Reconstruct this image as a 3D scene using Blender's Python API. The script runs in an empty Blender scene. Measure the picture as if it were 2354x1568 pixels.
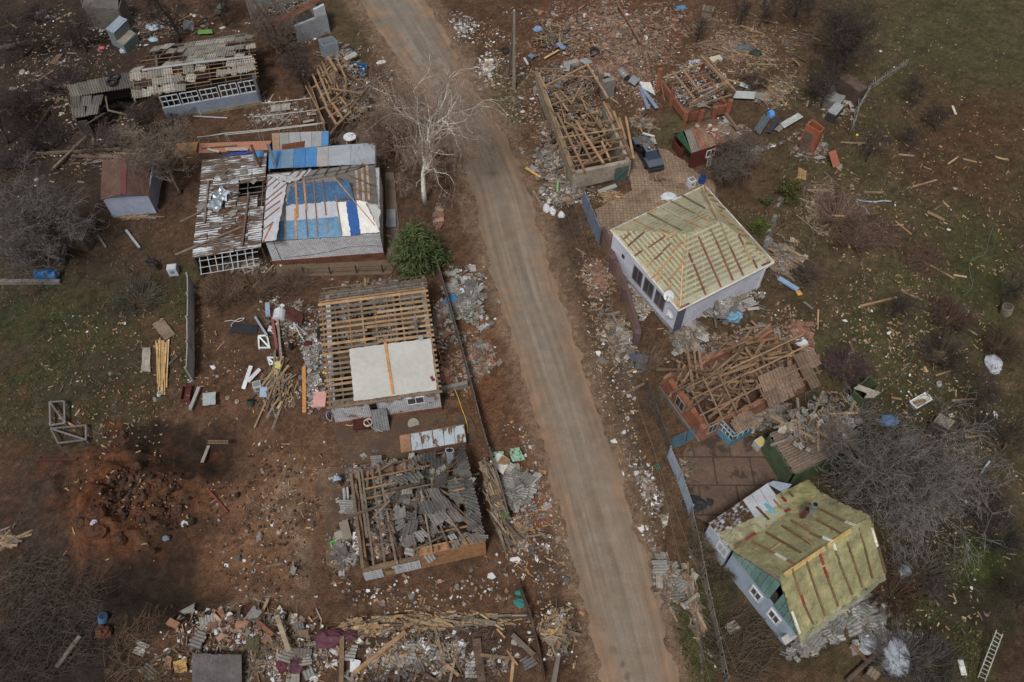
import bpy, math, random
import numpy as np
from mathutils import Vector
R = math.radians
rnd = random.Random(7)
SC = bpy.context.scene
COL = SC.collection

# ---------------------------------------------------------------- camera, sky, sun, exposure
CAM_H, PITCH = 51.0, R(54.3)
cam = bpy.data.objects.new('camera', bpy.data.cameras.new('camera'))
cam.location = (0, 0, CAM_H); cam.rotation_euler = (R(90) - PITCH, 0, 0)
cam.data.lens = 28.0; cam.data.sensor_width = 36.0; cam.data.clip_end = 3000; cam.data.clip_start = 0.5
COL.objects.link(cam); SC.camera = cam
SUN_EL, SUN_AZ = R(58), R(200)          # high behind cloud, a little behind the drone
w = bpy.data.worlds.new('World'); SC.world = w; w.use_nodes = True
nt = w.node_tree; bg = nt.nodes['Background']
sky = nt.nodes.new('ShaderNodeTexSky'); sky.sky_type = 'NISHITA'; sky.sun_disc = False
sky.sun_elevation = SUN_EL; sky.sun_rotation = SUN_AZ; sky.air_density = 1.0; sky.dust_density = 4.0; sky.ozone_density = 1.0
hs = nt.nodes.new('ShaderNodeHueSaturation'); hs.inputs['Saturation'].default_value = 0.10
nt.links.new(sky.outputs[0], hs.inputs['Color']); nt.links.new(hs.outputs[0], bg.inputs['Color'])
bg.inputs['Strength'].default_value = 0.06
sl = bpy.data.lights.new('sun', 'SUN'); sl.energy = 1.5; sl.angle = R(11); sl.color = (1.0, 0.98, 0.955)
so = bpy.data.objects.new('sun', sl); COL.objects.link(so)
so.rotation_euler = (R(90) - SUN_EL, 0, R(180) - SUN_AZ); so.location = (0, 0, 90)
SC.view_settings.view_transform = 'Standard'; SC.view_settings.look = 'None'
SC.view_settings.exposure = 0.32; SC.view_settings.gamma = 1.0
SC.cycles.max_bounces = 6; SC.cycles.transparent_max_bounces = 12

# ---------------------------------------------------------------- from a point of the photograph to a place on the ground
FPX, CX, CY = 28 / 36 * 2353.0, 1176.5, 784.0
SP, CP = math.sin(PITCH), math.cos(PITCH)
def ray(x, y):
 u = (x - CX) / FPX; v = (y - CY) / FPX
 return Vector((u, CP - v * SP, -(SP + v * CP)))
def at(p, z=0.0):
 d = ray(*p); t = (CAM_H - z) / -d.z
 return Vector((d.x * t, d.y * t, z))
def tc(sx, sy, k=3.899):
 return lambda x, y: (sx / 1.7407 + x / k, sy / 1.7407 + y / k)
OV = lambda x, y: (x, y)
A1, A2, A3, A4, A5, A6 = tc(0, 0), tc(900, 0), tc(1900, 0), tc(2600, 0), tc(0, 500), tc(700, 500)
C1, C2, C3, C4, C5, C6 = tc(1900, 500), tc(2400, 600), tc(3072, 300, 3.0325), tc(900, 1050), tc(0, 1050), tc(1200, 1700)
E1, E2, E3, E4 = tc(2500, 1200), tc(3072, 1200), tc(2600, 1800, 3.0325), tc(0, 1700, 2.6523)
E5, E6, E7 = tc(600, 2300, 3.4147), tc(1600, 2300, 3.4147), tc(3200, 2000, 3.7437)
class Plane:
 def __init__(s, a, b, c):
  s.o = a.copy(); s.n = (b - a).cross(c - a).normalized()
  if s.n.z < 0: s.n = -s.n
 def on(s, p, off=0.0):
  d = ray(*p); o = Vector((0, 0, CAM_H))
  t = (s.o + s.n * off - o).dot(s.n) / d.dot(s.n)
  return o + d * t
def lin(v):
 v = v / 255.0
 return v / 12.92 if v <= 0.04045 else ((v + 0.055) / 1.055) ** 2.4
def K(r, g, b, k=1.0):                    # albedo of something that photographs as this sRGB in the flat grey light
 l = [lin(v) * 1.08 * k for v in (r, g, b)]; y = .3 * l[0] + .6 * l[1] + .1 * l[2]
 return tuple(min(0.86, v * .9 + y * .1) for v in l)
def jit(c, a=0.15, r=rnd):
 f = 1 + r.uniform(-a, a)
 return tuple(min(0.9, max(0.004, v * f * (1 + r.uniform(-a, a) * 0.25))) for v in c)

# ---------------------------------------------------------------- materials (procedural; the base colour of each face is its 'Col')
MATS = {}
def mat(name, rough=0.85, metal=0.0, mot=((3.0, 0.35),), bump=None, rust=None, brick=None, film=None, stain=None, spec=0.3):
 m = bpy.data.materials.new(name); m.use_nodes = True; t = m.node_tree; N = t.nodes; L = t.links
 bs = N['Principled BSDF']; bs.inputs['Roughness'].default_value = rough; bs.inputs['Metallic'].default_value = metal
 bs.inputs['Specular IOR Level'].default_value = spec
 at_ = N.new('ShaderNodeAttribute'); at_.attribute_name = 'Col'
 geo = N.new('ShaderNodeNewGeometry'); col = at_.outputs['Color']; pos = geo.outputs['Position']
 def noise(scale, det=5, vec=pos, rgh=0.62):
  n = N.new('ShaderNodeTexNoise'); n.inputs['Scale'].default_value = scale; n.inputs['Detail'].default_value = det
  n.inputs['Roughness'].default_value = rgh; L.new(vec, n.inputs['Vector']); return n.outputs['Fac']
 def rng(f, a, b, c, d):
  r = N.new('ShaderNodeMapRange'); r.inputs[1].default_value = a; r.inputs[2].default_value = b
  r.inputs[3].default_value = c; r.inputs[4].default_value = d; L.new(f, r.inputs[0]); return r.outputs[0]
 def mul(c, f):
  x = N.new('ShaderNodeVectorMath'); x.operation = 'SCALE'; L.new(c, x.inputs[0]); L.new(f, x.inputs['Scale']); return x.outputs[0]
 def mix(c, d, f):
  x = N.new('ShaderNodeMix'); x.data_type = 'RGBA'; L.new(f, x.inputs['Factor']); L.new(c, x.inputs['A'])
  if isinstance(d, tuple): x.inputs['B'].default_value = (*d, 1)
  else: L.new(d, x.inputs['B'])
  return x.outputs['Result']
 if brick:
  uv = N.new('ShaderNodeUVMap'); b = N.new('ShaderNodeTexBrick'); L.new(uv.outputs[0], b.inputs['Vector'])
  b.inputs['Scale'].default_value = 1.0; b.inputs['Brick Width'].default_value = brick[0]; b.inputs['Row Height'].default_value = brick[1]
  b.inputs['Mortar Size'].default_value = brick[2]; b.inputs['Mortar Smooth'].default_value = 0.3; b.inputs['Bias'].default_value = 0.0
  if brick[0] == brick[1]: b.offset = 0.0
  d = N.new('ShaderNodeVectorMath'); d.operation = 'SCALE'; d.inputs['Scale'].default_value = 0.78; L.new(col, d.inputs[0])
  L.new(col, b.inputs['Color1']); L.new(d.outputs[0], b.inputs['Color2'])
  k = N.new('ShaderNodeVectorMath'); k.operation = 'SCALE'; k.inputs['Scale'].default_value = brick[3]; L.new(col, k.inputs[0])
  L.new(k.outputs[0], b.inputs['Mortar']); col = b.outputs['Color']
 for i, (s, a) in enumerate(mot):
  col = mul(col, rng(noise(s), 0.28, 0.72, 1 - a, 1 + a))
 if stain:
  col = mix(col, stain[1], rng(noise(stain[0], 8, rgh=0.7), stain[2], stain[2] + stain[3], 0, 0.85))
 if rust:
  uv = N.new('ShaderNodeUVMap'); mp = N.new('ShaderNodeMapping'); mp.inputs['Scale'].default_value = rust[4]
  L.new(uv.outputs[0], mp.inputs[0])
  f = rng(noise(rust[0], 7, mp.outputs[0], 0.68), rust[2], rust[2] + rust[3], 0, 1)
  col = mix(col, rust[1], f)
 L.new(col, bs.inputs['Base Color'])
 if bump:
  b = N.new('ShaderNodeBump'); b.inputs['Strength'].default_value = bump[1]; b.inputs['Distance'].default_value = bump[2]
  v = pos
  if len(bump) > 3:
   mp = N.new('ShaderNodeMapping'); mp.inputs['Scale'].default_value = bump[3]; L.new(pos, mp.inputs[0]); v = mp.outputs[0]
  L.new(noise(bump[0], 5, v), b.inputs['Height']); L.new(b.outputs[0], bs.inputs['Normal'])
 if film:
  tr = N.new('ShaderNodeBsdfTransparent'); ms = N.new('ShaderNodeMixShader')
  L.new(rng(noise(film[0], 6), 0.3, 0.7, film[1], film[2]), ms.inputs[0])
  L.new(tr.outputs[0], ms.inputs[1]); L.new(bs.outputs[0], ms.inputs[2]); L.new(ms.outputs[0], N['Material Output'].inputs[0])
  tr.inputs[0].default_value = (0.97, 0.96, 0.9, 1)
 MATS[name] = m; return m
mat('wood', 0.9, mot=((1.3, 0.3), (9, 0.3)), bump=(14, 0.5, 0.02))
mat('slate', 0.95, mot=((0.8, 0.25), (6, 0.3)), bump=(12, 0.4, 0.02), stain=(2.2, (0.045, 0.04, 0.03), 0.6, 0.16))
mat('metal', 0.42, 0.55, mot=((0.9, 0.25), (5, 0.2)), bump=(3, 0.3, 0.04))
mat('painted_metal', 0.6, 0.0, mot=((0.9, 0.16), (6, 0.14)), bump=(2.5, 0.25, 0.03), stain=(1.6, (0.06, 0.04, 0.028), 0.66, 0.1))
mat('rusty_sheet', 0.5, 0.05, mot=((1.2, 0.25),), rust=(1.0, (0.075, 0.042, 0.025), 0.42, 0.08, (0.35, 1.6, 1)), bump=(4, 0.3, 0.03))
mat('flaked_sheet', 0.7, 0.0, mot=((1.2, 0.15),), rust=(1.5, (0.16, 0.085, 0.045), 0.52, 0.05, (1.6, 0.6, 1)))
mat('rust', 0.9, 0.1, mot=((1.5, 0.35), (8, 0.3)), bump=(9, 0.4, 0.02))
mat('plaster', 0.9, mot=((0.7, 0.12), (4, 0.14)), bump=(10, 0.2, 0.01), stain=(1.6, (0.12, 0.08, 0.055), 0.6, 0.14))
mat('old_plaster', 0.95, mot=((0.8, 0.3), (5, 0.25)), bump=(8, 0.5, 0.03), stain=(1.3, (0.15, 0.1, 0.07), 0.55, 0.14))
mat('white_brick', 0.88, mot=((0.9, 0.16), (5, 0.1)), brick=(0.29, 0.14, 0.026, 0.25), bump=(9, 0.2, 0.01))
mat('flaked_brick', 0.88, mot=((0.9, 0.16), (5, 0.1)), brick=(0.29, 0.14, 0.026, 0.25), stain=(1.0, (0.2, 0.105, 0.065), 0.53, 0.07))
mat('red_brick', 0.9, mot=((0.9, 0.3), (5, 0.25)), brick=(0.26, 0.085, 0.012, 1.35), bump=(9, 0.4, 0.015))
mat('orange_brick', 0.9, mot=((0.9, 0.25), (6, 0.25)), brick=(0.27, 0.085, 0.011, 0.7), bump=(9, 0.4, 0.015))
mat('cloth', 0.62, mot=((0.7, 0.12), (4, 0.1)), bump=(2.6, 0.6, 0.08), spec=0.35)
mat('canvas', 0.8, mot=((0.5, 0.12), (3, 0.08)), bump=(1.8, 0.4, 0.06), stain=(0.75, (0.16, 0.15, 0.12), 0.66, 0.12))
mat('blue_tarp', 0.55, mot=((0.8, 0.28), (7, 0.3)), bump=(3.5, 0.6, 0.06), stain=(4.5, (0.25, 0.36, 0.46), 0.58, 0.2))
mat('film', 0.35, mot=((0.6, 0.12),), bump=(2.2, 0.6, 0.1), film=(0.7, 0.28, 0.58), spec=0.5)
mat('yellow_film', 0.38, mot=((0.5, 0.25), (2.5, .16), (8, .14)), bump=(3.4, 0.6, 0.1, (1, 1, .35)), film=(1.4, 0.3, 0.78), spec=0.45)
mat('milky_film', 0.4, mot=((0.5, 0.2), (3, .12)), bump=(2.2, 0.7, 0.1, (1, 1, 1)), film=(0.8, 0.3, 0.75), spec=0.45)
mat('concrete', 0.92, mot=((0.7, 0.16), (6, 0.16)), bump=(9, 0.3, 0.015), stain=(0.9, (0.1, 0.07, 0.05), 0.58, 0.16))
mat('cracked_yard', 0.92, mot=((0.5, 0.2), (5, 0.25)), brick=(2.6, 2.2, 0.07, 0.45), bump=(9, 0.3, 0.015), stain=(0.45, (0.05, 0.036, 0.028), 0.54, 0.05))
mat('brick_rubble', 0.92, mot=((2, 0.3),), bump=(12, 0.4, 0.02))
mat('pale_rubble', 0.9, mot=((2, 0.16),), bump=(12, 0.3, 0.02))
mat('paving', 0.92, mot=((0.5, 0.25), (4, 0.2)), brick=(0.32, 0.32, 0.022, 0.42), stain=(0.6, (0.12, 0.078, 0.05), 0.52, 0.2))
mat('yard_paving', 0.95, mot=((0.5, 0.3), (4, 0.25)), brick=(0.3, 0.15, 0.02, 0.55), stain=(0.45, (0.085, 0.055, 0.038), 0.45, 0.12))
mat('bark', 0.95, mot=((2.0, 0.3), (9, 0.3)), bump=(12, 0.5, 0.02))
mat('birch_bark', 0.8, mot=((6, 0.3),), stain=(7, (0.05, 0.045, 0.04), 0.62, 0.08))
mat('leaf', 0.7, mot=((1.0, 0.35), (7, 0.3)))
mat('glass', 0.08, mot=((1, 0.1),), spec=0.6)
mat('paint', 0.32, 0.1, mot=((1.5, 0.12),), stain=(3.2, (0.11, 0.085, 0.065), 0.62, 0.1), spec=0.5)
mat('rubber', 0.85, mot=((4, 0.2),))
mat('plastic', 0.45, mot=((3, 0.1),), bump=(5, 0.3, 0.02))
mat('straw', 0.95, mot=((3, 0.35), (14, 0.35)), bump=(20, 0.8, 0.04))
mat('skin', 0.6, mot=((6, 0.06),))
mat('print_cloth', 0.8, mot=((3, 0.1),), stain=(16, (0.03, 0.05, 0.13), 0.5, 0.04), bump=(9, 0.3, 0.02))
mat('earth', 0.97, mot=((0.5, 0.16), (3.5, 0.3), (13, 0.62)), bump=(7, 1.0, 0.09))

# ---------------------------------------------------------------- mesh builder
LOC = {}
def clean(n): return n
class MB:
 def __init__(s): s.v = []; s.f = []; s.c = []; s.m = []
 def add(s, vs, fs, col, m='wood'):
  b = len(s.v); s.v.extend([tuple(q) for q in vs])
  for f in fs:
   s.f.append([b + i for i in f]); s.c.append(col); s.m.append(m)
 def box8(s, b4, t4, col, m='wood'):
  s.add(list(b4) + list(t4), [(3, 2, 1, 0), (4, 5, 6, 7), (0, 1, 5, 4), (1, 2, 6, 5), (2, 3, 7, 6), (3, 0, 4, 7)], col, m)
 def box(s, c, x, y, z, col, m='wood'):          # centre and three half-axis vectors
  q = [c - x - y, c + x - y, c + x + y, c - x + y]
  s.box8([p - z for p in q], [p + z for p in q], col, m)
 def bar(s, a, b, w=0.1, h=0.05, col=(0.2, 0.15, 0.1), m='wood', up=None):
  a, b = Vector(a), Vector(b); d = b - a; L = d.length
  if L < 1e-4: return
  d /= L; u = Vector(up) if up else Vector((0, 0, 1))
  sd = d.cross(u)
  if sd.length < 0.05: sd = d.cross(Vector((1, 0.3, 0)))
  sd.normalize(); u = sd.cross(d).normalized()
  s.box((a + b) / 2, d * L / 2, sd * w / 2, u * h / 2, col, m)
 def tube(s, ps, rs, col, m='bark', n=6, cap=True):
  ps = [Vector(p) for p in ps]
  if not hasattr(rs, '__len__'): rs = [rs] * len(ps)
  ref = None; vs = []
  for i, p in enumerate(ps):
   d = (ps[min(i + 1, len(ps) - 1)] - ps[max(i - 1, 0)])
   if d.length < 1e-6: d = Vector((0, 0, 1))
   d.normalize()
   if ref is None: ref = d.cross(Vector((0.3, 0.8, 0.52)) if abs(d.z) > 0.6 else Vector((0, 0, 1)))
   ref = (ref - d * ref.dot(d))
   if ref.length < 1e-5: ref = d.cross(Vector((0.2, 0.4, 0.9)))
   ref.normalize(); q = d.cross(ref)
   for k in range(n):
    a = 2 * math.pi * k / n; vs.append(p + (ref * math.cos(a) + q * math.sin(a)) * rs[i])
  fs = [(i * n + k, i * n + (k + 1) % n, (i + 1) * n + (k + 1) % n, (i + 1) * n + k) for i in range(len(ps) - 1) for k in range(n)]
  if cap: fs += [tuple(range(n - 1, -1, -1)), tuple((len(ps) - 1) * n + k for k in range(n))]
  s.add(vs, fs, col, m)
 def poly(s, ps, nrm, th, col, m):               # flat piece with a thickness
  n = len(ps); ps = [Vector(p) for p in ps]; d = Vector(nrm) * th
  s.add([p - d for p in ps] + ps, [tuple(range(n - 1, -1, -1)), tuple(range(n, 2 * n))] + [(i, (i + 1) % n, n + (i + 1) % n, n + i) for i in range(n)], col, m)
 def sheet(s, q, nu, nv, col, m, nrm=None, rum=0.0, th=0.0, tint=0.0, r=rnd, edge=0.0):   # bilinear quad, crumpled
  a, b, c, d = [Vector(p) for p in q]
  n = nrm or (b - a).cross(d - a).normalized()
  vs = []
  for j in range(nv + 1):
   for i in range(nu + 1):
    u, v = i / nu, j / nv
    p = (a * (1 - u) + b * u) * (1 - v) + (d * (1 - u) + c * u) * v
    k = rum * r.uniform(-1, 1)
    if edge and (i in (0, nu) or j in (0, nv)):
     p = p + Vector((r.uniform(-1, 1), r.uniform(-1, 1), 0)) * edge
    vs.append(p + n * k)
  W = nu + 1; fs = [(j * W + i, j * W + i + 1, (j + 1) * W + i + 1, (j + 1) * W + i) for j in range(nv) for i in range(nu)]
  for f in fs: s.f.append([len(s.v) + i for i in f]); s.c.append(jit(col, tint, r) if tint else col); s.m.append(m)
  s.v.extend([tuple(p) for p in vs])
 def corr(s, o, du, dv, pitch=0.2, amp=0.03, col=(0.2, 0.2, 0.2), m='slate', jag=0.0, holes=0.0, r=rnd, th=0.012, tint=0.08):
  """a corrugated sheet: du across the waves, dv along them; jag breaks its ends"""
  o, du, dv = Vector(o), Vector(du), Vector(dv); n = du.cross(dv).normalized()
  if n.z < 0: n = -n
  W = max(1, round(du.length / pitch)); nu = W * 4; base = len(s.v); k = 0
  e0 = e1 = 0.0
  rows = []
  for i in range(nu + 1):
   if i % 4 == 0 and jag:
    e0 = max(0, min(0.6, e0 * 0.5 + r.uniform(-jag, jag))); e1 = max(0, min(0.6, e1 * 0.5 + r.uniform(-jag, jag)))
   h = amp * math.sin(2 * math.pi * i / 4.0 + 0.4)
   p = o + du * (i / nu) + n * h
   rows.append((p + dv * e0 * 0.6, p + dv * (1 - e1 * 0.6)))
  for a, b in rows:
   s.v.extend([tuple(a), tuple(b), tuple(a - n * th), tuple(b - n * th)])
  for i in range(nu):
   if holes and r.random() < holes: continue
   a = base + i * 4; b = a + 4; c = jit(col, tint, r)
   for f in ((a, b, b + 1, a + 1), (a + 2, a + 3, b + 3, b + 2), (a, a + 2, b + 2, b), (a + 1, b + 1, b + 3, a + 3)):
    s.f.append(list(f)); s.c.append(c); s.m.append(m)
 def build(s, name, parent=None, smooth=False, tag=None):
  if not s.v: return None
  V = np.array(s.v, float)
  if parent is not None: org = LOC[parent.name]
  else:
   lo, hi = V.min(0), V.max(0); org = Vector(((lo[0] + hi[0]) / 2, (lo[1] + hi[1]) / 2, lo[2]))
  me = bpy.data.meshes.new(name)
  me.from_pydata((V - np.array(org)).tolist(), [], s.f)
  ca = me.attributes.new('Col', 'FLOAT_COLOR', 'FACE')
  ca.data.foreach_set('color', np.array([(*c, 1.0) for c in s.c], np.float32).ravel())
  keys = []
  for k in s.m:
   if k not in keys: keys.append(k)
  for k in keys: me.materials.append(MATS[k])
  me.polygons.foreach_set('material_index', np.array([keys.index(k) for k in s.m], np.int32))
  # uv in metres on each face's own plane
  np_ = len(me.polygons); nr = np.empty(np_ * 3, np.float32); me.polygons.foreach_get('normal', nr); nr = nr.reshape(-1, 3)
  tot = np.empty(np_, np.int32); me.polygons.foreach_get('loop_total', tot)
  li = np.empty(len(me.loops), np.int32); me.loops.foreach_get('vertex_index', li)
  fn = np.repeat(nr, tot, axis=0); P = V[li]
  t = np.stack([-fn[:, 1], fn[:, 0], np.zeros(len(fn))], 1); ln = np.linalg.norm(t, axis=1); flat = ln < 0.05
  t[flat] = (1, 0, 0); ln[flat] = 1; t /= ln[:, None]; b = np.cross(fn, t)
  uvl = me.uv_layers.new(name='UVMap')
  uvl.data.foreach_set('uv', np.stack([(P * t).sum(1), (P * b).sum(1)], 1).astype(np.float32).ravel())
  if smooth: me.polygons.foreach_set('use_smooth', np.ones(np_, bool))
  o = bpy.data.objects.new(name, me); COL.objects.link(o)
  if parent is not None: o.parent = parent; LOC[o.name] = org
  else: o.location = org; LOC[o.name] = org
  if tag: props(o, *tag)
  return o
def props(o, label=None, cat=None, group=None, kind=None):
 if label: o['label'] = label
 if cat: o['category'] = cat
 if group: o['group'] = group
 if kind or cat: o['kind'] = kind or 'thing'
 return o
def thing(name, loc, label, cat, group=None):
 o = bpy.data.objects.new(name, None); COL.objects.link(o); o.location = loc; o.empty_display_size = 0.3
 LOC[o.name] = Vector(loc); return props(o, label, cat, group)
class Frame:                                # a building's own axes: u along its front, v to its back
 def __init__(s, a, b, depth=None, back=None):
  s.o = a.copy(); d = b - a; d.z = 0; s.L = d.length; s.u = d / s.L; s.v = Vector((-s.u.y, s.u.x, 0)); s.D = depth or 0
  if back is not None: s.D = (back - a).dot(s.v)
 def p(s, a, b, z): return Vector((s.o.x, s.o.y, 0)) + s.u * a + s.v * b + Vector((0, 0, z))
def walls(mb, F, a0, a1, b0, b1, z0, z1, th, col, m, sides='FRBL', ragged=0.0, r=rnd):
 """four walls of a house, each with an uneven top when it is a ruin"""
 runs = {'F': ((a0, b0), (a1, b0), (0, 1)), 'R': ((a1, b0), (a1, b1), (-1, 0)), 'B': ((a1, b1), (a0, b1), (0, -1)), 'L': ((a0, b1), (a0, b0), (1, 0))}
 for k in sides:
  (x0, y0), (x1, y1), (ix, iy) = runs[k]; n = max(1, int(math.hypot(x1 - x0, y1 - y0) / 0.55)) if ragged else 1
  if k in 'RL' : # butt between front and back
   s = 1 if y1 > y0 else -1; y0 += s * th; y1 -= s * th
  hs_ = [z1 - (ragged * r.random() ** 2 if ragged else 0) for _ in range(n + 1)]
  for i in range(n):
   t0, t1 = i / n, (i + 1) / n
   p0 = (x0 + (x1 - x0) * t0, y0 + (y1 - y0) * t0); p1 = (x0 + (x1 - x0) * t1, y0 + (y1 - y0) * t1)
   b4 = [F.p(*p0, z0), F.p(*p1, z0), F.p(p1[0] + ix * th, p1[1] + iy * th, z0), F.p(p0[0] + ix * th, p0[1] + iy * th, z0)]
   t4 = [Vector((q.x, q.y, z)) for q, z in zip(b4, (hs_[i], hs_[i + 1], hs_[i + 1], hs_[i]))]
   mb.box8(b4, t4, col, m)
def part(fn, name, parent, label=None, smooth=False):
 mb = MB(); fn(mb); o = mb.build(name, parent, smooth)
 if label and o: o['label'] = label
 return o

# ---------------------------------------------------------------- the ground: one sheet, its relief and its soils, with some vignette painted in at the margins
_h = np.random.RandomState(3).rand(512, 512)
def vnoise(x, y):
 xi = np.floor(x).astype(int); yi = np.floor(y).astype(int); fx = x - xi; fy = y - yi
 fx = fx * fx * (3 - 2 * fx); fy = fy * fy * (3 - 2 * fy)
 g = lambda a, b: _h[a % 512, b % 512]
 return (g(xi, yi) * (1 - fx) + g(xi + 1, yi) * fx) * (1 - fy) + (g(xi, yi + 1) * (1 - fx) + g(xi + 1, yi + 1) * fx) * fy
def fbm(x, y, f, o=4, seed=0):
 s = 0; a = 1; t = 0
 for i in range(o):
  s = s + a * vnoise(x * f + 37.7 * i + seed * 11.3, y * f + 91.1 * i + seed * 5.7); t += a; a *= 0.55; f *= 2.03
 return s / t
X0, X1, Y0, Y1, DG = -66.0, 66.0, 5.0, 96.0, 0.2
gx = np.concatenate([[-900, -400, -200, -110, -80], np.arange(X0, X1 + 0.01, DG), [80, 110, 200, 400, 900]])
gy = np.concatenate([[-300, -100, -30, -8], np.arange(Y0, Y1 + 0.01, DG), [120, 170, 260, 500, 1200]])
NX, NY = len(gx), len(gy)
GX, GY = np.meshgrid(gx, gy)
dn = np.maximum(0.05, (GY * CP + CAM_H * SP))            # where each ground point falls in the photograph, to lay the soils out by it
OX = CX + FPX * GX / dn; OY = CY - FPX * (GY * SP - CAM_H * CP) / dn
near = (GX > X0 - 1) & (GX < X1 + 1) & (GY > Y0 - 1) & (GY < Y1 + 1)
ROAD_L = [(806, -60), (822, 0), (880, 90), (930, 160), (985, 240), (1048, 330), (1082, 430), (1106, 540), (1134, 640), (1166, 740), (1200, 850), (1232, 960), (1262, 1080), (1294, 1200), (1332, 1360), (1362, 1480), (1390, 1600), (1402, 1660)]
ROAD_R = [(935, -60), (975, 0), (1022, 80), (1066, 160), (1118, 240), (1160, 310), (1190, 380), (1218, 450), (1240, 520), (1258, 590), (1282, 680), (1312, 760), (1346, 860), (1388, 980), (1426, 1090), (1460, 1200), (1496, 1320), (1526, 1430), (1556, 1560), (1572, 1660)]
def edge_x(e, y): return np.interp(y, [p[1] for p in e], [p[0] for p in e])
rl, rr = edge_x(ROAD_L, OY), edge_x(ROAD_R, OY)
road_d = np.where(near, np.maximum(rl - OX, OX - rr), 400.0)          # <0 on the road
off = np.clip((road_d - 8) / 50, 0, 1)
n1, n2, n3 = fbm(GX, GY, 0.16, 4, 1), fbm(GX, GY, 0.6, 4, 2), fbm(GX, GY, 2.1, 3, 3)
WX, WY = OX + (fbm(GX, GY, 0.25, 4, 5) - 0.5) * 130, OY + (fbm(GX, GY, 0.25, 4, 6) - 0.5) * 130
WX = WX + (n3 - 0.5) * 34; WY = WY + (fbm(GX, GY, 1.9, 3, 9) - 0.5) * 34
Z = ((n2 - 0.5) * 0.16 + (n3 - 0.5) * 0.14) * (0.25 + 0.75 * off)
MOUNDS = [  # x, y, rx, ry in the photograph; height; lumpiness
 (225, 1190, 60, 50, 0.9, 1.0), (300, 1120, 120, 80, 0.35, 1.0), (335, 1230, 60, 50, 0.5, 1.0), (260, 1400, 60, 40, 0.5, 1), (230, 1250, 50, 40, .4, 1),
 (1070, 690, 60, 60, 0.55, .6), (1265, 360, 40, 70, 0.6, .6), (1290, 440, 60, 40, 0.55, .5), (1180, 1115, 55, 45, 0.5, .5), (1170, 1230, 40, 60, .3, .4),
 (640, 850, 60, 80, 0.4, .5), (660, 740, 60, 50, 0.4, .5), (1620, 700, 70, 40, 0.5, .5), (1700, 700, 60, 40, .4, .5), (800, 1490, 320, 46, 0.55, .8), (520, 1450, 100, 50, .5, .8),
 (1280, 1440, 60, 60, .4, .6), (1250, 90, 90, 50, 0.5, .6), (1400, 70, 160, 70, 0.5, .7), (1480, 150, 120, 50, .3, .6), (1030, 870, 26, 90, .35, .5), (1130, 150, 30, 40, .4, .5), (1060, 60, 30, 30, .35, .5),
 (1580, 930, 60, 90, .3, .5), (1370, 650, 40, 50, .35, .5), (1990, 1440, 90, 60, .3, .5), (400, 1450, 60, 50, .5, 1), (1840, 740, 40, 50, .4, .6)]
for x, y, a, b, h, l in MOUNDS:
 g = np.exp(-(((OX - x) / a) ** 2 + ((OY - y) / b) ** 2) ** 1.3) * near
 Z += g * h * (0.75 + l * (np.abs(n3 - 0.5) * 1.6 + (n2 - 0.5) * 1.2)) * off
clod = np.exp(-(((OX - 280) / 210) ** 2 + ((OY - 1150) / 160) ** 2) ** 2) * near
Z += clod * (np.maximum(0, fbm(GX, GY, 0.62, 3, 12) - 0.5) * 3.4 + np.maximum(0, fbm(GX, GY, 2.4, 2, 13) - 0.52) * 1.3)
hole = np.exp(-(((OX - 470) / 150) ** 2 + ((OY - 1030) / 60) ** 2) ** 1.5) * near
Z -= hole * 0.9
hole2 = np.exp(-(((OX - 380) / 120) ** 2 + ((OY - 1330) / 70) ** 2) ** 1.5) * near; Z -= hole2 * (.6 + .5 * (n3 - .5))
Z[road_d < 6] = np.minimum(Z[road_d < 6] * 0.3, 0.0) - 0.01
ZI = Z
def gz(x, y):
 i = (x - X0) / DG + 5; j = (y - Y0) / DG + 4
 if i < 5 or j < 4 or i >= NX - 7 or j >= NY - 7: return 0.0
 a, b = int(i), int(j); fx, fy = i - a, j - b
 return float((ZI[b, a] * (1 - fx) + ZI[b, a + 1] * fx) * (1 - fy) + (ZI[b + 1, a] * (1 - fx) + ZI[b + 1, a + 1] * fx) * fy)
def gp(p, dz=0.0):
 q = at(p, 0); z = gz(q.x, q.y); q = at(p, z); return Vector((q.x, q.y, z + dz))
cols = np.empty((NY, NX, 3)); cols[:] = K(88, 66, 51)
def soil(x, y, rx, ry, c, st=0.9, rot=0.0, pw=1.6):  # patch of soil colour; margin patches also hold painted vignette darkening
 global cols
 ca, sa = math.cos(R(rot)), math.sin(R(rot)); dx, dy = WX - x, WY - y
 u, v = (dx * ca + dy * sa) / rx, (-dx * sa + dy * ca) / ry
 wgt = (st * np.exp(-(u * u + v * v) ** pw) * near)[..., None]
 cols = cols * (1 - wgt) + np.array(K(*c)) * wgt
far = near == False
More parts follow.
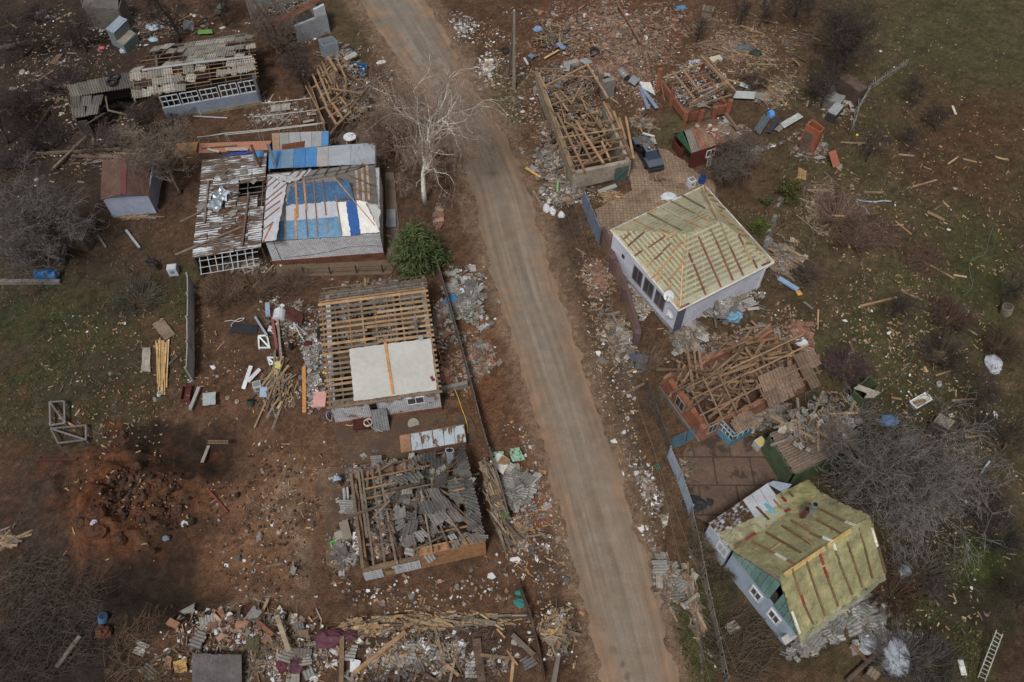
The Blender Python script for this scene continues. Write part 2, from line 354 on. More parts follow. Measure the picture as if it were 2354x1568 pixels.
for a in [(2150, 700, 620, 900, (78, 67, 48), .95), (1100, 60, 200, 150, (84, 62, 46), .8), (2230, 70, 240, 170, (74, 70, 46), .8), (2200, 330, 160, 150, (80, 56, 40), .8), (2280, 560, 120, 130, (76, 60, 44), .7),
   (2240, 640, 90, 130, (64, 66, 36), .8), (1950, 800, 170, 60, (68, 68, 40), .7), (2080, 960, 150, 110, (62, 60, 38), .7), (2030, 640, 110, 80, (82, 74, 50), .6), (1700, 430, 60, 60, (86, 66, 48), .7), (2200, 1020, 180, 140, (64, 56, 40), .8),
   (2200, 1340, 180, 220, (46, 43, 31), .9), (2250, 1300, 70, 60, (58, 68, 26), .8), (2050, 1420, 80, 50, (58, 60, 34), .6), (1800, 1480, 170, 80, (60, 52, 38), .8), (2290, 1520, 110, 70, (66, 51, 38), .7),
   (140, 800, 260, 220, (62, 56, 42), .9), (110, 740, 200, 70, (54, 58, 36), .8), (100, 960, 150, 120, (58, 58, 40), .6), (330, 640, 160, 60, (62, 52, 40), .7), (150, 330, 260, 300, (50, 40, 34), .9), (120, 80, 260, 120, (54, 43, 37), .85),  # upper left yard: dark soil, toned down further as painted-in vignette
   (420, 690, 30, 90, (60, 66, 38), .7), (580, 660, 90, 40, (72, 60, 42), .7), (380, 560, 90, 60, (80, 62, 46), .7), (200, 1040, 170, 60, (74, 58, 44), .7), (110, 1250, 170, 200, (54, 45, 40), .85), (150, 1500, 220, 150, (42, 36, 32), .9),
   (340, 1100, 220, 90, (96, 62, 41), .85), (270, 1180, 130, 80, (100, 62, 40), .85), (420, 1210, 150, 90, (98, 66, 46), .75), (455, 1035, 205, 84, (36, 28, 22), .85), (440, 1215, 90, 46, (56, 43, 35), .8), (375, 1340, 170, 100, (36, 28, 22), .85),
   (600, 940, 120, 60, (98, 72, 54), .6), (640, 1040, 100, 70, (104, 78, 58), .75), (620, 1200, 140, 150, (122, 92, 70), .75), (560, 1290, 110, 60, (110, 80, 58), .7), (640, 1130, 20, 60, (140, 118, 96), .5, 20), (560, 1180, 14, 50, (118, 92, 70), .6, -30), (740, 1330, 70, 12, (110, 86, 66), .6, -8), (470, 1110, 60, 16, (104, 74, 54), .6, 10), (690, 1260, 24, 110, (136, 118, 100), .6, 6), (600, 1388, 90, 20, (132, 108, 86), .6),
   (700, 1320, 60, 40, (96, 74, 58), .6), (900, 1350, 260, 36, (92, 68, 50), .7), (1000, 1400, 200, 24, (112, 84, 62), .6), (860, 1370, 60, 20, (60, 48, 40), .7), (1230, 1180, 60, 160, (118, 78, 54), .85), (1140, 900, 60, 160, (110, 76, 54), .8), (1180, 1010, 60, 60, (104, 76, 56), .7),
   (1100, 800, 50, 70, (128, 90, 64), .7), (1270, 1290, 50, 50, (74, 62, 54), .7), (1060, 590, 60, 60, (88, 66, 50), .8), (930, 330, 60, 200, (72, 58, 46), .7), (800, 70, 60, 100, (76, 70, 50), .7), (1150, 240, 50, 60, (74, 76, 46), .8), (1120, 180, 60, 70, (80, 70, 48), .6),
   (1560, 300, 90, 50, (84, 78, 52), .7), (1330, 580, 50, 130, (82, 68, 54), .8), (1300, 520, 46, 40, (66, 54, 46), .7), (1400, 900, 50, 130, (92, 76, 62), .8), (1560, 1440, 60, 120, (62, 66, 36), .75), (1500, 1200, 40, 140, (92, 76, 60), .8), (1440, 1050, 30, 60, (116, 106, 96), .5),
   (1600, 930, 60, 100, (90, 66, 52), .7), (1450, 100, 260, 110, (104, 72, 54), .75), (1700, 120, 160, 100, (92, 70, 52), .7), (1650, 330, 60, 60, (96, 78, 62), .6), (1870, 560, 110, 120, (80, 66, 50), .7), (1650, 1330, 60, 140, (60, 58, 40), .7), (760, 480, 30, 30, (90, 74, 60), .5),
   (1030, 1050, 60, 30, (80, 62, 50), .5), (720, 1120, 40, 110, (112, 86, 66), .7), (560, 1480, 220, 60, (84, 56, 40), .7), (1000, 1500, 240, 70, (74, 56, 46), .8)]:
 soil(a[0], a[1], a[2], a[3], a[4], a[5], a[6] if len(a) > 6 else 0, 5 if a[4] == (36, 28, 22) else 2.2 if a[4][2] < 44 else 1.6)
# speckle of small lighter and darker earth, grass in the low places of the meadow, tracks
k = (0.62 + 0.76 * fbm(GX, GY, 1.1, 4, 21))[..., None]; cols *= k
gr = np.clip((fbm(GX, GY, 0.45, 4, 31) - 0.5) * 5, 0, 1) * np.clip((WX - 1780) / 200, 0, 1) + np.clip((fbm(GX, GY, 0.5, 4, 32) - 0.5) * 5, 0, 1) * np.clip((440 - WX) / 120, 0, 1) * np.clip((WY - 560) / 100, 0, 1) * np.clip((1000 - WY) / 100, 0, 1)
gr = (np.clip(gr, 0, 1) * 0.45 * near)[..., None]; cols = cols * (1 - gr) + np.array(K(64, 66, 34)) * gr
cl = (np.clip((fbm(GX, GY, 0.8, 3, 41) - 0.55) * 6, 0, 1) * np.exp(-(((WX - 250) / 260) ** 2 + ((WY - 1020) / 260) ** 2)))[..., None]
cols = cols * (1 - cl * .7) + np.array(K(96, 58, 37)) * cl * .7
sh = np.clip(1 - np.abs(road_d - 6) / (26 + 30 * fbm(GX, GY, 0.3, 3, 51)), 0, 1)
sh = (sh ** 0.7 * near)[..., None]; cols = cols * (1 - sh) + (np.array(K(120, 98, 80)) * (0.75 + 0.5 * fbm(GX, GY, 0.7, 4, 52))[..., None]) * sh
mic = fbm(GX, GY, 3.4, 3, 71)[..., None]; cols *= (0.45 + 1.1 * mic) * .92
lum = cols.mean(-1, keepdims=True); cols = (lum + (cols - lum) * 1.14) * .97
cols = np.clip(cols, 0.004, 0.7)
def build_ground():
 me = bpy.data.meshes.new('ground')
 V = np.stack([GX, GY, Z], -1).reshape(-1, 3).astype(np.float32); n = NX * NY
 me.vertices.add(n); me.vertices.foreach_set('co', V.ravel())
 i, j = np.meshgrid(np.arange(NX - 1), np.arange(NY - 1)); a = (j * NX + i).ravel()
 q = np.stack([a, a + 1, a + NX + 1, a + NX], 1).astype(np.int32); nf = len(q)
 me.loops.add(nf * 4); me.loops.foreach_set('vertex_index', q.ravel())
 me.polygons.add(nf); me.polygons.foreach_set('loop_start', np.arange(0, nf * 4, 4, dtype=np.int32))
 me.polygons.foreach_set('use_smooth', np.ones(nf, bool)); me.update(calc_edges=True); me.validate()
 ca = me.attributes.new('Col', 'FLOAT_COLOR', 'POINT')
 ca.data.foreach_set('color', np.concatenate([cols, np.ones((NY, NX, 1))], -1).astype(np.float32).ravel())
 me.materials.append(MATS['earth']); o = bpy.data.objects.new('ground', me); COL.objects.link(o); o['kind'] = 'structure'
build_ground()

def build_road():
 m = bpy.data.materials.new('asphalt'); m.use_nodes = True; t = m.node_tree; N = t.nodes; L = t.links; bs = N['Principled BSDF']
 bs.inputs['Roughness'].default_value = 0.92; bs.inputs['Specular IOR Level'].default_value = 0.2
 at_ = N.new('ShaderNodeAttribute'); at_.attribute_name = 'Col'; geo = N.new('ShaderNodeNewGeometry')
 def noise(s, d=6, rg=.65, v=None):
  n = N.new('ShaderNodeTexNoise'); n.inputs['Scale'].default_value = s; n.inputs['Detail'].default_value = d; n.inputs['Roughness'].default_value = rg
  L.new(v or geo.outputs['Position'], n.inputs[0]); return n.outputs['Fac']
 def rng(f, a, b, c, d):
  r = N.new('ShaderNodeMapRange')
  for i, x in enumerate((a, b, c, d)): r.inputs[i + 1].default_value = x
  L.new(f, r.inputs[0]); return r.outputs[0]
 uv = N.new('ShaderNodeUVMap'); mp = N.new('ShaderNodeMapping'); mp.inputs['Scale'].default_value = (9, 0.05, 1); L.new(uv.outputs[0], mp.inputs[0])
 col = at_.outputs['Color']
 for f in (rng(noise(0.9), .3, .7, .86, 1.14), rng(noise(9, 6, .8), .3, .7, .86, 1.14), rng(noise(1.5, 4, .6, mp.outputs[0]), .3, .7, .8, 1.2)):
  x = N.new('ShaderNodeVectorMath'); x.operation = 'SCALE'; L.new(col, x.inputs[0]); L.new(f, x.inputs['Scale']); col = x.outputs[0]
 L.new(col, bs.inputs['Base Color'])
 b = N.new('ShaderNodeBump'); b.inputs['Strength'].default_value = .35; b.inputs['Distance'].default_value = .02; L.new(noise(14), b.inputs['Height']); L.new(b.outputs[0], bs.inputs['Normal'])
 nu, ny = 56, 560; ys = np.linspace(-55, 1650, ny); V = []; C = []; UV = []
 dirt = np.array(K(131, 107, 86)); asp = np.array(K(136, 118, 100)); cool = np.array(K(124, 114, 103))
 holes = [(E6(1675, 595), 9, 12, .55), (E6(1722, 705), 6, 9, .6), (E6(1785, 800), 7, 12, .6), (E6(1610, 430), 2.5, 3, .4), ((1290, 800), 5, 8, .75), ((1215, 600), 8, 10, .8), ((1360, 1010), 7, 12, .8), ((1330, 1180), 9, 14, .82), ((1130, 400), 12, 7, .8), ((1000, 130), 9, 12, .85)]
 for j, y in enumerate(ys):
  xl, xr = float(edge_x(ROAD_L, y)), float(edge_x(ROAD_R, y))
  wob = (float(fbm(np.array([y * .03]), np.array([2.0]), 1, 4, 61)[0]) - .5) * 34; wob2 = (float(fbm(np.array([y * .03]), np.array([9.0]), 1, 4, 62)[0]) - .5) * 40
  for i in range(nu + 1):
   s = i / nu; q = at((xl + wob + (xr + wob2 - xl - wob) * s, y))
   e = abs(s - .5) * 2
   crown = 0.045 * (1 - e ** 2); V.append((q.x, q.y, 0.004 + crown)); UV.append(((xl - 30 + (xr - xl + 60) * s) * 0 + ((xl + wob + (xr + wob2 - xl - wob) * s) - xl) / (xr - xl), q.y))
   n_ = float(fbm(np.array([q.x]), np.array([q.y]), .55, 4, 63)[0]) - .5
   d = np.clip((e + n_ * 1.7 - .42) / .55, 0, 1)
   tr = math.exp(-((s - .36) / .07) ** 2) + math.exp(-((s - .64) / .07) ** 2)
   grey = np.clip((n_ * 1.6 + .5) + (0.5 if y < 150 else 0), 0, 1)
   c = (asp * (1 - grey) + cool * grey) * (1 + .1 * tr) * (0.92 + .3 * n_)
   xo = (xl + (xr - xl) * s)
   for (hp, ha, hb, hk) in holes:
    if abs(hp[1] - y) < 40: c = c * (1 - (1 - hk) * math.exp(-(((xo - hp[0]) / ha) ** 2 + ((y - hp[1]) / hb) ** 2) ** 2))
   C.append(c * (1 - d) + dirt * d * (1 + n_ * .5))
 fs = [(j * (nu + 1) + i, j * (nu + 1) + i + 1, (j + 1) * (nu + 1) + i + 1, (j + 1) * (nu + 1) + i) for j in range(ny - 1) for i in range(nu)]
 fs = [f[::-1] for f in fs]
 me = bpy.data.meshes.new('road'); me.from_pydata(V, [], fs)
 ca = me.attributes.new('Col', 'FLOAT_COLOR', 'POINT'); ca.data.foreach_set('color', np.array([(*c, 1) for c in C], np.float32).ravel())
 li = np.empty(len(me.loops), np.int32); me.loops.foreach_get('vertex_index', li); u = me.uv_layers.new(name='UVMap'); u.data.foreach_set('uv', np.array(UV, np.float32)[li].ravel())
 me.polygons.foreach_set('use_smooth', np.ones(len(fs), bool)); me.materials.append(m)
 o = bpy.data.objects.new('road', me); COL.objects.link(o); o['kind'] = 'structure'
build_road()

# paved yards and paths: sheets a few millimetres above the relief around them
def flat_sheet(name, pts, col, m, z=0.09, jag=0.12):
 mb = MB(); ps = []
 for i, p in enumerate(pts):
  a, b = at(p), at(pts[(i + 1) % len(pts)]); n = max(1, int((b - a).length / 0.5))
  for k in range(n):
   q = a.lerp(b, k / n); ps.append(Vector((q.x + rnd.uniform(-jag, jag), q.y + rnd.uniform(-jag, jag), z)))
 mb.poly(ps, Vector((0, 0, 1)), 0.3, col, m); o = mb.build(name); o['kind'] = 'structure'; return o
flat_sheet('yard_paving', [(1366, 482), (1452, 441), (1440, 395), (1470, 335), (1530, 345), (1570, 370), (1600, 400), (1640, 420), (1650, 470), (1600, 520), (1420, 540), (1400, 580), (1384, 540)], K(146, 122, 100), 'paving')
flat_sheet('yard_paving', [(760, 968), (1010, 945), (1080, 955), (1098, 1010), (1050, 1030), (900, 1062), (800, 1070), (775, 1020)], K(108, 84, 66), 'yard_paving')
flat_sheet('yard_paving', [(735, 1075), (800, 1075), (805, 1160), (812, 1260), (800, 1320), (755, 1300), (745, 1200), (725, 1130)], K(116, 92, 72), 'yard_paving')
flat_sheet('yard_slab', [(1572, 1030), (1640, 1000), (1740, 1010), (1790, 1075), (1826, 1100), (1790, 1140), (1700, 1170), (1630, 1205), (1596, 1190), (1570, 1110)], K(108, 86, 72), 'cracked_yard', 0.1)
flat_sheet('path', [(632, 612), (890, 600), (905, 620), (900, 632), (640, 638)], K(104, 86, 68), 'concrete', 0.1, .05)
flat_sheet('path', [(884, 400), (905, 398), (925, 600), (905, 615), (893, 600)], K(104, 88, 74), 'concrete', 0.105, .05)
flat_sheet('path', [(750, 285), (880, 275), (900, 360), (870, 372), (760, 330)], K(88, 76, 66), 'concrete', 0.1, .1)

# ---------------------------------------------------------------- shared pieces of buildings
WOODS = [K(150, 116, 78), K(128, 100, 74), K(112, 92, 74), K(96, 78, 62), K(140, 104, 66)]
GREYW = [K(112, 98, 84), K(98, 86, 76), K(124, 108, 92), K(86, 74, 64)]
FRESH = [K(180, 138, 90), K(170, 126, 80), K(188, 150, 104)]
SLATE = [K(128, 122, 114), K(112, 106, 100), K(140, 134, 126), K(98, 92, 86)]
REDBOARD, WHITE = K(112, 48, 38), K(208, 206, 204)
def pick(l, r=rnd): return jit(r.choice(l), 0.12, r)
def laths(mb, pl, segs, w, h, cols, off=0.05, m='wood'):
 for (a, b), c in zip(segs, cols):
  p, q = pl.on(a, off), pl.on(b, off); mb.bar(p, q, w, h, c, m, pl.n)
def inset(F, a0, a1, z0, z1, side, o, name, frame_col, glass_col, parent, depth=0.05, fw=0.08, cross=True, b=None):
 """a window on the front (or another side): frame proud of the wall, a recessed pane as its sub-part"""
 def P(a, z, d):
  return {'F': lambda: F.p(a, -d, z), 'B': lambda: F.p(a, F.D + d, z), 'L': lambda: F.p(-d, a, z), 'R': lambda: F.p(F.L + d, a, z)}[side]()
 def fr(mb):
  for x0, x1, y0, y1 in ((a0, a1, z0, z0 + fw), (a0, a1, z1 - fw, z1), (a0, a0 + fw, z0 + fw, z1 - fw), (a1 - fw, a1, z0 + fw, z1 - fw)) + ((((a0 + a1) / 2 - .03, (a0 + a1) / 2 + .03, z0 + fw, z1 - fw),) if cross else ()):
   mb.box8([P(x0, y0, 0.004), P(x1, y0, 0.004), P(x1, y0, depth), P(x0, y0, depth)], [P(x0, y1, 0.004), P(x1, y1, 0.004), P(x1, y1, depth), P(x0, y1, depth)], frame_col, 'painted_metal')
 f = part(fr, name, parent)
 def gl(mb):
  mb.box8([P(a0 + fw, z0 + fw, 0.003), P(a1 - fw, z0 + fw, 0.003), P(a1 - fw, z0 + fw, 0.02), P(a0 + fw, z0 + fw, 0.02)], [P(a0 + fw, z1 - fw, 0.003), P(a1 - fw, z1 - fw, 0.003), P(a1 - fw, z1 - fw, 0.02), P(a0 + fw, z1 - fw, 0.02)], glass_col, 'glass')
 part(gl, 'pane', f); return f
def timber_roof(t, e0, e1, r0, r1, nr, nb, rw=0.16, bw=0.15, rcol=GREYW, bcol=WOODS, miss=0.0, r=rnd, bname='batten', rname='rafter', over=0.1, bend=0.02, lap=0.5):
 """open roof slope between the eave e0-e1 and the ridge r0-r1: rafters and the battens nailed over them"""
 n = (e1 - e0).cross(r0 - e0).normalized()
 if n.z < 0: n = -n
 for i in range(nr):
  s = (i + 0.15) / (nr - 0.7) if nr > 1 else .5
  a, b = e0.lerp(e1, s), r0.lerp(r1, s)
  if r.random() < miss: b = a.lerp(b, r.uniform(.3, .8))
  part(lambda mb: mb.bar(a, b, rw * .6, rw, pick(rcol, r), 'wood', n), rname, t)
 for j in range(nb):
  s = (j + 0.4) / nb
  a, b = e0.lerp(r0, s) + n * (rw / 2 + .03), e1.lerp(r1, s) + n * (rw / 2 + .03)
  u = (b - a).normalized() * over
  c = pick(bcol, r); k = r.random()
  if k < miss: continue
  cut = r.uniform(.35, .65)
  def f(mb, a=a, b=b, c=c):
   if r.random() < lap:
    m_ = a.lerp(b, cut); o = Vector((0, 0, r.uniform(-bend, bend))); w_ = (r0 - e0).normalized() * r.uniform(-.1, .1)
    mb.bar(a - u + w_ * .3, m_ + w_ + o, bw * r.uniform(.8, 1.15), .04, c, 'wood', n); mb.bar(m_ - u - w_ + o * .5 + n * .02, b + u, bw * r.uniform(.8, 1.15), .04, pick(bcol, r), 'wood', n)
   else: mb.bar(a - u, b + u, bw * r.uniform(.8, 1.15), .04, c, 'wood', n)
  part(f, bname, t)
def floor_slab(t, F, a0, a1, b0, b1, z, col, m='old_plaster'):
 part(lambda mb: mb.box8([F.p(a0, b0, -.3), F.p(a1, b0, -.3), F.p(a1, b1, -.3), F.p(a0, b1, -.3)], [F.p(a0, b0, z), F.p(a1, b0, z), F.p(a1, b1, z), F.p(a0, b1, z)], col, m), 'floor', t)

# ---------------------------------------------------------------- white brick house under blue and white tarpaulins
def brick_house():
 ze = 2.95
 FL, FR, BR, BL = at(A6(778, 1047), ze), at(A6(1842, 962), ze), at(A6(1788, 352), ze), at(A6(822, 440), ze)
 RL, RR = at(A6(1030, 515), 4.9), at(A6(1418, 462), 4.9)
 w0, w1 = at(A6(812, 1052), 2.85), at(A6(1834, 975), 2.85)
 F = Frame(w0, w1, back=at(A6(1790, 372), 2.85))
 t = thing('brick_house', F.p(F.L / 2, 0, 0), 'white brick house with blue, white and grey tarpaulins battened over its hipped roof', 'house')
 D = F.D - .2
 part(lambda mb: walls(mb, F, 0, F.L, 0, D, .55, 2.84, .3, K(222, 222, 226), 'white_brick'), 'wall', t)
 part(lambda mb: walls(mb, F, -.06, F.L + .06, -.06, D + .06, -.1, .546, .3, K(104, 64, 48), 'red_brick'), 'plinth', t, 'dark red brick plinth')
 # side door and windows on the road side
 inset(F, 2.0, 3.3, 1.2, 2.5, 'R', 0, 'window', WHITE, K(50, 55, 60), t); inset(F, 4.6, 5.9, 1.2, 2.5, 'R', 0, 'window', WHITE, K(50, 55, 60), t)
 def roof(mb):
  c = K(120, 112, 104)
  for q in ((FL, FR, RR, RL), (FR, BR, RR), (BR, BL, RL, RR), (BL, FL, RL)):
   pl = Plane(*q[:3]); mb.poly([p - pl.n * .06 for p in q], pl.n, .08, c, 'wood')
  mb.poly([FL - Vector((0, 0, .1)), FR - Vector((0, 0, .1)), BR - Vector((0, 0, .1)), BL - Vector((0, 0, .1))], Vector((0, 0, 1)), .04, c, 'wood')
 part(roof, 'roof', t)
 pf, pr, pb, pL = Plane(FL, FR, RR), Plane(FR, BR, RR), Plane(BR, BL, RL), Plane(BL, FL, RL)
 def tarp(pl, pts, col, m, off, nu, nv, rum, label, edge=.04):
  q = [pl.on(A6(*p), off) for p in pts]
  if (q[1] - q[0]).cross(q[3] - q[0]).dot(pl.n) < 0: q = [q[1], q[0], q[3], q[2]]
  mb = MB(); mb.sheet(q, nu, nv, col, m, pl.n, rum, edge=edge, tint=.03); o = mb.build('tarp', t, True); o['label'] = label
 G = K(184, 184, 190)
 tarp(pL, [(784, 1045), (905, 1035), (1005, 520), (835, 445)], G, 'cloth', .03, 10, 26, .025, 'grey white tarpaulin over the left hip')
 tarp(pf, [(780, 1046), (892, 1036), (1010, 690), (985, 640)], K(166, 166, 174), 'cloth', .03, 5, 12, .02, 'grey white tarpaulin corner')
 tarp(pb, [(830, 440), (1740, 352), (1430, 455), (1010, 505)], K(196, 192, 190), 'film', .035, 34, 10, .03, 'clear film over the back slope')
 tarp(pb, [(815, 455), (1230, 400), (1120, 490), (1000, 520)], K(206, 206, 210), 'cloth', .06, 16, 8, .05, 'white tarpaulin bunched at the back corner', .1)
 tarp(pr, [(1830, 700), (1790, 360), (1430, 462), (1610, 665)], K(150, 146, 150), 'film', .03, 18, 16, .02, 'clear film over the right hip')
 tarp(pf, [(990, 725), (1605, 670), (1560, 500), (1040, 520)], K(50, 86, 122), 'blue_tarp', .04, 40, 16, .02, 'dark blue tarpaulin')
 tarp(pf, [(900, 868), (1475, 828), (1452, 678), (1000, 716)], K(170, 170, 178), 'cloth', .032, 40, 10, .018, 'grey white tarpaulin strip')
 tarp(pf, [(892, 1036), (1500, 1000), (1474, 820), (890, 868)], K(90, 130, 162), 'blue_tarp', .045, 44, 14, .022, 'light blue tarpaulin')
 tarp(pf, [(1500, 998), (1575, 994), (1530, 690), (1440, 694)], K(212, 212, 208), 'cloth', .05, 6, 16, .015, 'white banner tarpaulin')
 tarp(pf, [(1575, 994), (1664, 976), (1622, 670), (1530, 690)], K(30, 82, 150), 'cloth', .052, 6, 16, .015, 'bright blue banner stripe')
 tarp(pf, [(1664, 976), (1838, 962), (1700, 690), (1622, 672)], K(214, 212, 206), 'cloth', .05, 10, 16, .02, 'white banner tarpaulin')
 tarp(pr, [(1842, 960), (1828, 718), (1640, 672), (1700, 760)], K(210, 208, 202), 'cloth', .05, 10, 10, .03, 'white banner tarpaulin flap', .1)
 ls = lambda pl, L, w, cs, off=.075, m=None: [part(lambda mb: laths(mb, pl, [(A6(*a), A6(*b))], w, .04, [pick(cs)], off), 'lath', t) for a, b in L]
 ls(pf, [((1080, 505), (1098, 835)), ((1152, 490), (1178, 760)), ((1072, 750), (1090, 1022))], .17, FRESH)
 ls(pf, [((1240, 475), (1280, 1000)), ((1318, 487), (1354, 810)), ((985, 650), (990, 1024)), ((1172, 760), (1190, 1006)), ((1440, 634), (1496, 985)), ((1360, 875), (1370, 965)), ((1474, 664), (1545, 662))], .1, WOODS)
 ls(pf, [((1424, 468), (1790, 900))], .08, FRESH)
 ls(pL, [((790, 1045), (868, 885))], .16, [K(170, 104, 56)]); ls(pL, [((795, 580), (935, 470)), ((795, 690), (1000, 522)), ((812, 720), (960, 600)), ((792, 785), (940, 680)), ((790, 858), (935, 740)), ((785, 945), (880, 870)), ((800, 520), (880, 465)), ((880, 570), (940, 515))], .1, [K(136, 84, 56), K(120, 96, 76)])
 ls(pb, [((1025, 455), (1075, 400)), ((1228, 458), (1310, 378)), ((1430, 455), (1495, 358)), ((1340, 452), (1385, 360)), ((1085, 470), (1140, 400)), ((1140, 465), (1210, 385)), ((1520, 432), (1575, 360)), ((1650, 380), (1685, 345)), ((1130, 470), (1745, 356)), ((880, 430), (1020, 458))], .1, WOODS, .09)
 ls(pr, [((1690, 432), (1805, 478)), ((1708, 520), (1800, 550)), ((1710, 592), (1806, 626)), ((1450, 472), (1580, 530)), ((1560, 455), (1720, 515)), ((1585, 560), (1690, 600))], .1, WOODS)
 ls(pr, [((1622, 410), (1640, 660)), ((1720, 365), (1738, 670)), ((1675, 390), (1690, 690))], .22, [K(190, 160, 130)], .015)
 def cable(mb):
  mb.tube([F.p(F.L * x, -.03, 2.95 - z) for x, z in ((.1, 2.1), (.3, 2.0), (.5, 1.8), (.7, 1.35), (.9, 1.4), (.99, 1.6))], .015, K(40, 38, 38), 'rubber', 4)
  mb.tube([F.p(.75, -.03, .6), F.p(.62, -.03, 2.8)], .02, K(50, 46, 44), 'rubber', 4)
 part(cable, 'cable', t)
 # ---- lean-to behind: blue and grey metal sheets, a lower roof and a further one
 q = [at(A6(835, 395), 2.7), at(A6(1790, 350), 2.7), at(A6(1795, 158), 2.95), at(A6(840, 235), 2.95)]
 u = thing('lean_to', at(A6(1300, 300), 0), 'lean-to roofed in blue and grey metal sheets behind the tarpaulin house', 'shed')
 ft = [0, .115, .235, .345, .45, .56, .77, 1.0]; cs = [K(74, 128, 178), K(104, 132, 158), K(62, 118, 172), K(66, 124, 178), K(158, 152, 152), K(150, 158, 164), K(146, 154, 162)]
 for i in range(7):
  def f(mb, i=i):
   a, b = ft[i] + .002, ft[i + 1] - .002
   pts = [q[0].lerp(q[1], a), q[0].lerp(q[1], b), q[3].lerp(q[2], b), q[3].lerp(q[2], a)]
   mb.sheet([p + Vector((0, 0, .02 * (i % 2))) for p in pts], 4, 4, cs[i], 'painted_metal', rum=.012)
   mb.bar(pts[1], pts[2], .05, .06, jit(cs[i], .2), 'painted_metal')
  part(f, 'roof_sheet', u)
 def lw(mb):
  for a, b in ((q[3], q[2]), (q[2], q[1]), (q[0], q[3])):
   mb.box8([Vector((a.x, a.y, 0)), Vector((b.x, b.y, 0)), Vector((b.x, b.y, 0)) + Vector((.1, -.12, 0)), Vector((a.x, a.y, 0)) + Vector((.1, -.12, 0))], [a - Vector((0, 0, .1)), b - Vector((0, 0, .1)), b + Vector((.1, -.12, -.1)), a + Vector((.1, -.12, -.1))], K(120, 110, 100), 'plaster')
 part(lw, 'wall', u)
 # ---- low shed behind it
 z = 2.2; q2 = [at(A6(875, 232), z), at(A6(1375, 185), z), at(A6(1378, 55), z + .25), at(A6(865, 75), z + .25)]
 s = thing('tool_shed', at(A6(1120, 130), 0), 'low shed with grey and rust stained sheet roof and one blue panel behind the lean-to', 'shed')
 cs = [K(150, 124, 100), K(142, 140, 134), K(148, 150, 150), K(152, 154, 156), K(146, 148, 150), K(70, 132, 184)]; ft = [0, .13, .3, .5, .7, .88, 1]
 for i in range(6):
  def f(mb, i=i):
   a, b = ft[i] + .003, ft[i + 1] - .003
   mb.sheet([q2[0].lerp(q2[1], a), q2[0].lerp(q2[1], b), q2[3].lerp(q2[2], b), q2[3].lerp(q2[2], a)], 3, 3, cs[i], 'painted_metal', rum=.01)
  part(f, 'roof_sheet', s)
 part(lambda mb: mb.poly([q2[0].lerp(q2[1], x).lerp(q2[3].lerp(q2[2], x), y) + Vector((0, 0, .03)) for x, y in ((.16, 0), (.57, .02), (.58, .42), (.17, .3))], Vector((0, 0, 1)), .01, K(110, 62, 44), 'rust'), 'patch', s, 'rust red sheet patched on the roof')
 def sw(mb):
  for a, b in ((q2[0], q2[1]), (q2[1], q2[2]), (q2[2], q2[3]), (q2[3], q2[0])):
   o = Vector((0, 0, .06)); mb.box8([Vector((a.x, a.y, 0)), Vector((b.x, b.y, 0)), Vector((b.x, b.y + .1, 0)), Vector((a.x, a.y + .1, 0))], [a - o, b - o, b - o + Vector((0, .1, 0)), a - o + Vector((0, .1, 0))], K(110, 96, 84), 'wood')
 part(sw, 'wall', s)
 z = 2.1; q3 = [at(A6(212, 255), z), at(A6(830, 225), z), at(A6(865, 142), z + .15), at(A6(218, 166), z + .15)]
 s2 = thing('long_shed', at(A6(500, 200), 0), 'long shed with a flat pinkish brown roof beside the blue sheet lean-to', 'shed')
 part(lambda mb: mb.sheet(q3, 12, 3, K(164, 110, 88), 'painted_metal', rum=.015), 'roof', s2)
 part(lambda mb: [mb.box8([Vector((a.x, a.y, 0)), Vector((b.x, b.y, 0)), Vector((b.x, b.y + .1, 0)), Vector((a.x, a.y + .1, 0))], [a - Vector((0, 0, .05)), b - Vector((0, 0, .05)), b + Vector((0, .1, -.05)), a + Vector((0, .1, -.05))], K(96, 80, 68), 'wood') for a, b in ((q3[0], q3[1]), (q3[1], q3[2]), (q3[2], q3[3]), (q3[3], q3[0]))], 'wall', s2)
 # stove pipes standing through the roofs
 def pipe(a, za, b, zb, rad, c, label):
  mb = MB(); p, q_ = at(A6(*a), za), at(A6(*b), zb); mb.tube([p, p.lerp(q_, .93), q_], [rad, rad, rad * 1.15], c, 'metal', 10)
  o = mb.build('stove_pipe', None, False, (label, 'chimney pipe'))
 pipe((775, 405), 2.6, (682, 178), 4.6, .11, K(104, 82, 66), 'rusty brown stove pipe leaning over the corrugated annex roof')
 pipe((905, 380), 2.7, (833, 175), 4.7, .15, K(128, 142, 156), 'grey blue stove pipe leaning over the blue sheet roof')
 # ---- annex with the holed and rusty corrugated roof
 z = 2.75; TL, TR, MR, BRx, BLx = at(A6(245, 318), z + .1), at(A6(820, 250), z + .1), at(A6(790, 520), z), at(A6(768, 1080), z), at(A6(155, 1178), z)
 n = thing('annex', at(A6(470, 750), 0), 'flat annex under torn rusty white corrugated sheets beside the tarpaulin house', 'shed')
 rows = [(0, .14), (.15, .3), (.31, .46), (.47, .6), (.6, .73), (.74, .87), (.87, 1.0)]
 def P(s_, t_):
  l = TL.lerp(BLx, t_); r_ = TR.lerp(BRx, t_); return l.lerp(r_, s_)
